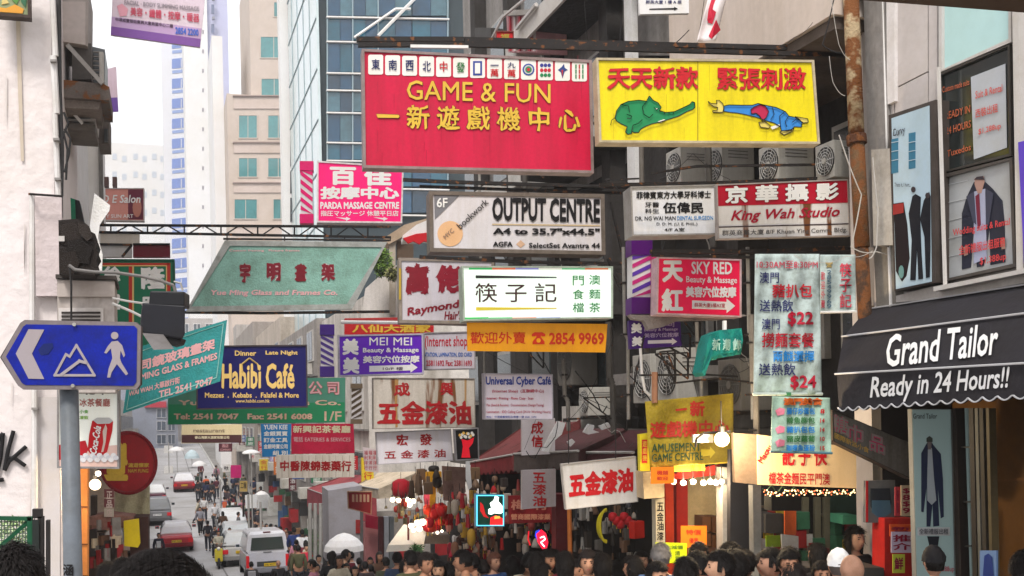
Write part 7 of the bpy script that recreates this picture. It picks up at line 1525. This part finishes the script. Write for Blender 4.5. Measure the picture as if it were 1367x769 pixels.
# crowd below the grey booth
cr_ = [(413, 25, 748, 'short', DK, 160, 'person in black coat left of the leaning plant'), (421, 29, 741, 'short', (150, 140, 140), 20, 'person in pale grey top facing us near the plant'), (430, 24, 752, 'long', (120, 80, 70), 190, 'person with brown long hair in russet coat'), (438, 30, 740, 'short', (60, 56, 64), 175, 'person in dusky jacket under the white parasol'), (446, 26, 747, 'long', (190, 130, 160), 170, 'person in pink top with long dark hair'), (452, 29, 741, 'short', (54, 50, 56), 200, 'person in dark jacket behind the pink top'), (458, 23, 752, 'short', (160, 190, 220), 0, 'person in pale blue top facing the camera'), (463, 28, 740, 'short', (50, 46, 50), 180, 'tall person in dark coat under the parasol edge'), (469, 22, 756, 'long', (190, 180, 186), 10, 'child faced person in light grey top at the bottom edge'), (475, 27, 745, 'short', (110, 70, 66), 170, 'person in maroon brown coat near the grey booth'), (483, 24, 750, 'short', (70, 60, 62), 180, 'person in brown black coat below the pink wall'), (490, 26, 744, 'long', (232, 226, 226), 340, 'person in white blouse with long hair by the pink wall'), (503, 25, 750, 'short', (60, 50, 54), 180, 'person with dark head right of the white blouse'), (511, 22, 744, 'short', (80, 84, 66), 180, 'person in olive jacket with back turned'), (526, 20, 738, 'short', (50, 66, 96), 170, 'person in slate navy jacket beside the door post'), (517, 22, 764, 'short', (200, 200, 200), 180, 'person whose crown just shows below the navy jacket')]
for (x, d, hy, ha, c, rz, l) in cr_: P_(l, x, d, c, rz=rz, hair=ha, head_y=hy)
# in front of the shops
P_('person in black hooded top facing left below the plant', 575, 17.5, (24, 22, 26), rz=310, hair='long', head_y=740, pose='hold')
P_('person in beige jacket with back turned at the gift stall', 627, 16.5, (206, 182, 150), rz=200, head_y=740); P_('older person in blue jacket facing us by the gift stall', 655, 15.5, (50, 80, 130), rz=20, head_y=739, hc=(110, 70, 56))
P_('person with dark hood beside the blue jacket', 680, 14.5, (50, 60, 80), rz=170, hair='long', head_y=743); P_('person with long black hair and white collar below the neon', 712, 13.2, (214, 214, 218), rz=185, hair='long', head_y=738)
P_('person with black hair deep in front of the red column', 735, 13.8, (30, 28, 32), rz=175, hair='long', head_y=735); P_('person with ponytail near the hardware shop counter', 842, 11.2, (120, 116, 120), rz=220, hair='long', head_y=744)
P_('grey haired person bending in blue denim jacket', 876, 10.4, (70, 96, 140), rz=150, head_y=729, hc=(120, 116, 116), lean=8); P_('person with jet hair looking down below the denim jacket', 872, 9.0, (40, 38, 42), rz=10, head_y=752)
P_('young man in black jacket facing right under the lime notice', 929, 10.6, (28, 26, 30), rz=330, head_y=726); P_('person in dark hooded coat with back turned right of the young man', 972, 9.8, (56, 56, 62), rz=190, head_y=726, extra=bag((70, 72, 80), .14, 1.38, (.34, .12, .14), 'hood'))
P_('person in black coat bending behind the hooded coat', 995, 9.4, (26, 24, 28), rz=160, head_y=738, lean=5); P_('person with white shirt collar and dark hair looking right', 1027, 9.2, (60, 58, 66), rz=250, head_y=734)
P_('long haired woman facing right in the dark shopfront', 1050, 9.6, (38, 34, 38), rz=300, hair='long', head_y=732); P_('person with dark hair half hidden behind the white cap', 1088, 10.2, (24, 22, 26), rz=190, hair='long', head_y=727)
P_('woman vendor with black hair inside the snack shop', 1137, 11.0, (34, 32, 36), rz=5, hair='long', head_y=704); P_('person in a white cap beside the bald man', 1116, 8.4, (190, 186, 186), rz=150, hair='short', hc=(90, 80, 76), cap=(238, 238, 240), head_y=737)
P_('bald man seen from behind right of the white cap', 1135, 7.7, (60, 58, 62), rz=190, hair=None, head_y=740); P_('person in a black cap in front of the tailor light box', 1243, 8.0, (48, 46, 52), rz=160, cap=(26, 24, 28), head_y=733)
P_('person in black striped jacket leaning at the right edge', 1364, 6.2, (30, 28, 30), rz=120, head_y=738)
P_('person with dark tousled hair at the bottom left corner', 18, 4.2, (40, 40, 48), rz=200, head_y=731); 
# the big dark head at the bottom
X_, Y_ = XY(218, 1.62); t = local_root('person', 'person with big tousled dark hair closest to the camera', 'person', (X_, Y_, planeY(Y_).at(218, 737).z-1.745), R(184))
inst('body', POSES['stand']['body'], SKIN, t); inst('jacket', POSES['stand']['jacket'], mat((50, 48, 54), .85, .3, 9), t); inst('trousers', POSES['stand']['trousers'], mat((40, 42, 50)), t); ho = inst('hair', HAIR['short'], hmat, t)
r_ = random.Random(3); mb = MB()
for k in range(4200):
    a, b = r_.random()*6.28, r_.random()**.7*1.25; d = Vector((math.sin(b)*math.sin(a), -math.sin(b)*math.cos(a), math.cos(b))); p = Vector((0, -.012, 1.605))+Vector((d.x*.083, d.y*.104, d.z*.13))
    f = Vector((.9+.3*math.sin(a*3), .35+r_.gauss(0, .35), -.12+r_.gauss(0, .12))); f = (f-d*f.dot(d)).normalized(); q = p; w_ = d.cross(f)*.0011; pts = []
    for j in range(5): pts += [q-w_*(1-j/5), q+w_*(1-j/5)]; q = q+f*.012+d*(.006-.0026*j); 
    mb.add(pts, [(2*j, 2*j+1, 2*j+3, 2*j+2) for j in range(4)])
o = mb.build('hair_strands', hmat, t); o['kind'] = 'stuff'
X_, Y_ = XY(18, 4.2)
# motor scooter under the cream shirt
X_, Y_ = XY(288, 48.6); t = local_root('motor_scooter', 'small motor scooter with yellow front under the cream shirted person', 'scooter', (X_, Y_, G(Y_)), 0)
MB().lathe((-.06, 0, .25), [(.15, 0), (.25, .02), (.25, .1), (.15, .12)], 16, 'X').build('wheel', BLACK, t); MB().lathe((-.06, 1.15, .25), [(.15, 0), (.25, .02), (.25, .1), (.15, .12)], 16, 'X').build('wheel', BLACK, t)
MB().box((0, .15, .62), (.36, .2, .6)).build('front_shield', mat((226, 206, 60), .4, .1), t, bevel=.05); MB().box((0, .7, .45), (.3, .9, .2)).build('body', mat((60, 60, 64), .4), t, bevel=.04); MB().box((0, .85, .72), (.28, .6, .12)).build('seat', BLACK, t, bevel=.03)
MB().tube((-.34, .2, 1.0), (.34, .2, 1.0), .02).build('handlebar', BLACK, t); MB().ball((0, .08, .92), .09).build('headlight', mat((240, 236, 220), .2, 0), t)
for s in (-1, 1): MB().ball((s*.3, .18, 1.15), .06, 8, 6, (1, .4, .8)).build('mirror', ALU, t)

# ------------------------------------------------------------------ more of the crowd
rnd = random.Random(21)
CN = [('charcoal', (48, 46, 50)), ('black', (26, 25, 28)), ('navy', (36, 44, 76)), ('brown', (92, 66, 52)), ('wine red', (110, 34, 48)), ('grey', (116, 114, 118)), ('cream', (206, 196, 176)), ('denim blue', (74, 98, 138)), ('olive', (86, 86, 60)), ('white', (222, 220, 220)), ('pink', (196, 130, 150)), ('dark green', (40, 66, 54))]
zones = [('below the grey booth', 408, 505, 21, 30, 16), ('by the gift stall', 530, 655, 13, 18, 14), ('passing the hardware shop', 690, 860, 11, 14.5, 11), ('by the bulb lit shop', 890, 1110, 7.6, 10.5, 8), ('right of the white van', 384, 412, 33, 48, 12), ('on the far pavement', 294, 350, 58, 90, 26), ('walking on the far road', 258, 290, 66, 105, 9)]
used = set()
for zi, (where, xa, xb, da, db, n) in enumerate(zones):
    for k in range(n):
        x = xa+(xb-xa)*(k+.5+rnd.uniform(-.35, .35))/n; d = rnd.uniform(da, db); ci = (k*5+zi*3) % 12; ha = rnd.choice(['short', 'short', 'long']); po = rnd.choice(['stand', 'walk', 'hold'])
        rz_ = rnd.choice([180, 170, 200, 150, 20, 340, 250, 90]); lab = 'shopper in %s %s, %s hair, %s, %s' % (CN[ci][0], ('jacket', 'coat', 'top')[(k+zi) % 3], ha, {20: 'facing us', 340: 'facing us', 250: 'facing right', 90: 'facing left'}.get(rz_, 'back turned'), where)
        used.add(lab)
        hy = None if zi > 3 else (734+rnd.uniform(0, 20) if zi != 3 else 736+rnd.uniform(0, 16))
        person(lab, x, d, CN[ci][1], rz=rz_, pose=po, hc=rnd.choice([None, None, None, None, (40, 32, 30)]), lean=rnd.uniform(-3, 6), hair=ha, head_y=hy, h=1.6+.15*rnd.random(), group='shoppers '+where)
# small signs, goods and brackets along the right pavement
rs = random.Random(9)
SC_ = [('yellow', (226, 196, 50)), ('red', (190, 30, 40)), ('white', (226, 222, 220)), ('green', (40, 120, 80)), ('blue', (50, 90, 160)), ('maroon', (96, 30, 40)), ('orange', (220, 120, 40)), ('lilac', (176, 160, 200))]
WD = ['金行', '茶莊', '藥房', '畫廊', '鞋店', '酒家', '眼鏡', '書局']
for k in range(16):
    y = 34+k*4.6; x = 6.35+.25*(k % 2); z = G(y)+3.0+rs.random()*1.4; h = .5+rs.random()*.8; w_ = .35+.3*rs.random(); cn, cc = SC_[k % 8]
    t = thing('small_sign', '%s upright shop sign, number of shops away from the blue banner: %s' % (cn, ('few', 'many')[k > 7]), 'sign', (x, y, z), None)
    t['label'] = 'small %s upright shop sign %s along the right pavement' % (cn, ('in the nearer half' if k < 8 else 'in the farther half'))
    MB().box((x, y, z+h/2), (w_, .12, h)).build('panel', mat(cc, .5, .25, 3), t); MB().box((x+.4, y, z+h*.9), (.7, .04, .04)).build('bracket', STEEL, t)
    P = planeY(y-.065)
    for j, c in enumerate(WD[k % 8]):
        V, F, _, _ = glyphs(c); MB().add([(x+(a-.5)*w_*.7, y-.075, z+h*(1-.5*(j+1))+h*.06+b*h*.36) for a, b in V], F).build('lettering', WHT if cn not in ('white', 'yellow') else REDL, t)
for k in range(60):
    y = 27+rs.random()*50; g = G(y)+.12; cn, cc = rs.choice([('cardboard', (150, 112, 76)), ('white', (206, 204, 200)), ('red', (170, 40, 44)), ('blue', (60, 90, 130)), ('dark', (50, 46, 46)), ('green', (60, 100, 70))]); x = 6.6+rs.random()*.7; h = .3+rs.random()*.9
    if k < 30: z = g; o = MB().box((x, y, z+h/2), (.4+.3*rs.random(), .4+.3*rs.random(), h), rs.random()).build('goods_box', mat(cc, .7, .3, 4)); tag(o, '%s coloured goods box standing outside the right hand shops' % cn, 'box', 'goods boxes outside the right hand shops')
    else: z = g+1.2+rs.random()*1.3; o = MB().box((x-.2, y, z), (.3+.2*rs.random(), .1, .3+.5*rs.random()), rs.random()*.5).build('hanging_garment', mat(cc, .8, .4, 4)); tag(o, '%s piece of clothing hung outside the right hand shops' % cn, 'garment', 'clothes hung outside the right hand shops')
for k in range(16):
    px, py, d = 650+rs.random()*330, 210+rs.random()*340, 13.5+rs.random()*1.5
    if px > 860: d -= 1.6
    P = facing(px, py, d, 9); w_, h = 20+rs.random()*40, 14+rs.random()*30; mb = MB(); mb.path([P.at(px, py), P.at(px+w_, py-2), P.at(px+w_, py+h), P.at(px, py)], .014, 4).tube(P.at(px+w_*.5, py-1), P.at(px+w_, py+h*.7), .01, 4)
    tag(mb.build('wall_bracket', STEEL), 'black triangular steel bracket among the signs on the dark tenement', 'bracket', 'steel brackets on the dark tenement')
for k in range(34):
    px, py = 1022+rs.random()*150, 690+rs.random()*60; cn, cc = rs.choice([('yellow', (196, 170, 60)), ('white', (190, 186, 180)), ('red', (160, 40, 40)), ('brown', (110, 80, 60)), ('green', (60, 110, 80))]); P = facing(px, py, 11.9, 9); c = P.at(px, py); sz = .06+.1*rs.random()
    tag(MB().box(c, (sz, sz, sz*(1+rs.random()))).build('snack_pack', mat(cc, .5, .3, 8)), '%s packet on the shelves of the snack shop' % cn, 'packet', 'packets on the snack shop shelves')
for k in range(7):
    px = 1003+k*24; P = facing(px, 700, 12.0, 9); tag(pp(MB(), P, rc(px, 676+(k*13) % 40, px+22, 678+(k*13) % 40), .25).build('shelf', mat((96, 84, 70), .7, .3)), 'narrow wooden shelf at the back of the snack shop', 'shelf', 'shelves in the snack shop')
# weathering on the near wall, rain streaks and seams on the big signs
t = bpy.data.objects['stucco_building']; P = planeY(12.0)
for k in range(5):
    x, y = rs.uniform(-5, 60), rs.uniform(0, 700); L_ = rs.uniform(25, 90); w_ = rs.uniform(.6, 2.2)
    shape(P, [(x, y), (x+w_, y+2), (x+w_*.8+rs.uniform(-2, 2), y+L_*.6), (x+w_*.3, y+L_), (x-w_*.5, y+L_*.5)], (220, 211, 207), t, 'dirt_streak', .004, .002)
for nm, xa, xb, ya, yb, dk in (('hanging_sign', 490, 785, 72, 225, (150, 14, 46)), ('hanging_sign.001', 802, 1085, 84, 186, (196, 172, 24))):
    t = bpy.data.objects[nm]; P = facing((xa+xb)/2, (ya+yb)/2+.5, (10.2 if nm == 'hanging_sign' else 10.0), (6 if nm == 'hanging_sign' else 9))
    for k in range(26):
        x, y = rs.uniform(xa, xb), rs.uniform(ya, yb-12); L_ = rs.uniform(10, 40); y2 = min(yb, y+L_); shape(P, [(x, y), (x+.5, y), (x+.35, y2), (x+.1, y2)], dk, t, 'rain_streak', .0035, .001)

P = planeX(7.0); f3 = f3b
shape(P, [(1302, 262), (1307, 258), (1309, 300), (1305, 306)], (120, 40, 60), f3, 'tie_print', .042)
shape(P, [(1290, 262), (1300, 256), (1303, 300), (1299, 296)], (70, 72, 90), f3, 'lapel_print', .04); shape(P, [(1316, 252), (1326, 258), (1320, 300), (1316, 306)], (66, 68, 86), f3, 'lapel_print', .04)
shape(P, [(1286, 330), (1291, 328), (1292, 340), (1287, 342)], (176, 140, 128), f3, 'hand_print', .04); shape(P, [(1336, 320), (1341, 318), (1342, 332), (1337, 333)], (176, 140, 128), f3, 'hand_print', .04)
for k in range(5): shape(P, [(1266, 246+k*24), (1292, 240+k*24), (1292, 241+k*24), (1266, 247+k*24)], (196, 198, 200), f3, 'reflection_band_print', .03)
person('person with dark hair entering the left shop', 158, 9.5, (50, 48, 54), rz=170, head_y=747); person('second dark haired person at the left shop doorway', 139, 10.5, (70, 60, 60), rz=200, head_y=752)
for k in range(30):
    px, py = rs.uniform(118, 172), rs.uniform(700, 755); cn, cc = rs.choice([('brown', (96, 70, 56)), ('dark', (44, 38, 38)), ('cream', (200, 184, 160)), ('red', (140, 36, 40)), ('grey', (130, 126, 124))]); P = facing(px, py, 12.6, 3); c = P.at(px, py); sz = .04+.08*rs.random()
    tag(MB().box(c, (sz, sz*.6, sz*(1+2*rs.random())), rs.random()).build('shop_item', mat(cc, .7, .4, 8)), '%s small item displayed in the left shop' % cn, 'shop item', 'small items in the left shop')

# pipes, hoses and stains on the dark tenement between the signs
WHERE = ['left of the cyber cafe sign', 'right of the cyber cafe sign', 'behind the orange takeaway banner', 'beside the purple barber pole', 'behind the dental sign', 'under the yellow sign', 'right of the pink beauty sign', 'left of the pork bun banner', 'above the maroon awning', 'behind the mustard banner']
for k, (x, y0, y1, d) in enumerate(((640, 230, 560, 15.6), (752, 480, 575, 14.6), (700, 200, 470, 15.2), (832, 330, 560, 13.2), (856, 195, 470, 12.8), (945, 190, 330, 12.3), (998, 330, 560, 11.4), (1003, 420, 600, 10.9), (812, 430, 580, 13.8), (930, 430, 560, 12.2))):
    P = facing(x, y0, d, 9); m_ = mat(((150, 146, 140), (110, 104, 98), (80, 76, 72))[k % 3], .6, .4, 4)
    t = thing('drain_pipe', 'vertical grey pipe '+WHERE[k], 'pipe', P.at(x+5, y1)); MB().path([P.at(x, y0), P.at(x+2, (y0+y1)/2), P.at(x+6, (y0+y1)/2+8), P.at(x+7, y1)], .022+.01*(k % 3), 8).build('pipe', m_, t)
    for u in (.2, .5, .85): pp(MB(), P, rc(x-3+u*5, y0+(y1-y0)*u, x+5+u*5, y0+(y1-y0)*u+2.5), .1, .03).build('clamp', STEEL, t)
for k in range(22):
    px, py = rs.uniform(640, 1130), rs.uniform(195, 560); d = 15.4 if px < 745 else (13.6 if px < 870 else 12.9); P = facing(px, py, d, 9); c1 = rs.uniform(-70, 70)
    pts = [P.at(px+c1*u+6*math.sin(u*5), py+u*rs.uniform(40, 60)+14*math.sin(u*3.1), .02*math.sin(u*9)) for u in [j/8 for j in range(9)]]
    tag(MB().path(pts, rs.choice([.004, .006, .009]), 4).build('hose', rs.choice([CABLE, CABLE, mat((150, 146, 140), .6, .3)])), 'sagging hose or wire on the dark tenement wall', 'hose', 'hoses sagging on the dark tenement wall')

for k in range(90): blob_item('hanging_ornament', 'small ornament hanging in the dim stall around the square neon box', 'ornament', 632+rs.random()*108, 640+rs.random()*95, 17.6+rs.random()*1.6, .03+.05*rs.random(), rs.choice([(150, 60, 56), (110, 84, 66), (170, 150, 130), (60, 52, 50), (190, 40, 40), (140, 110, 90), (200, 190, 180)]), 'ornaments around the square neon box', (1, 1, 1+rs.random()), rs.randrange(4))
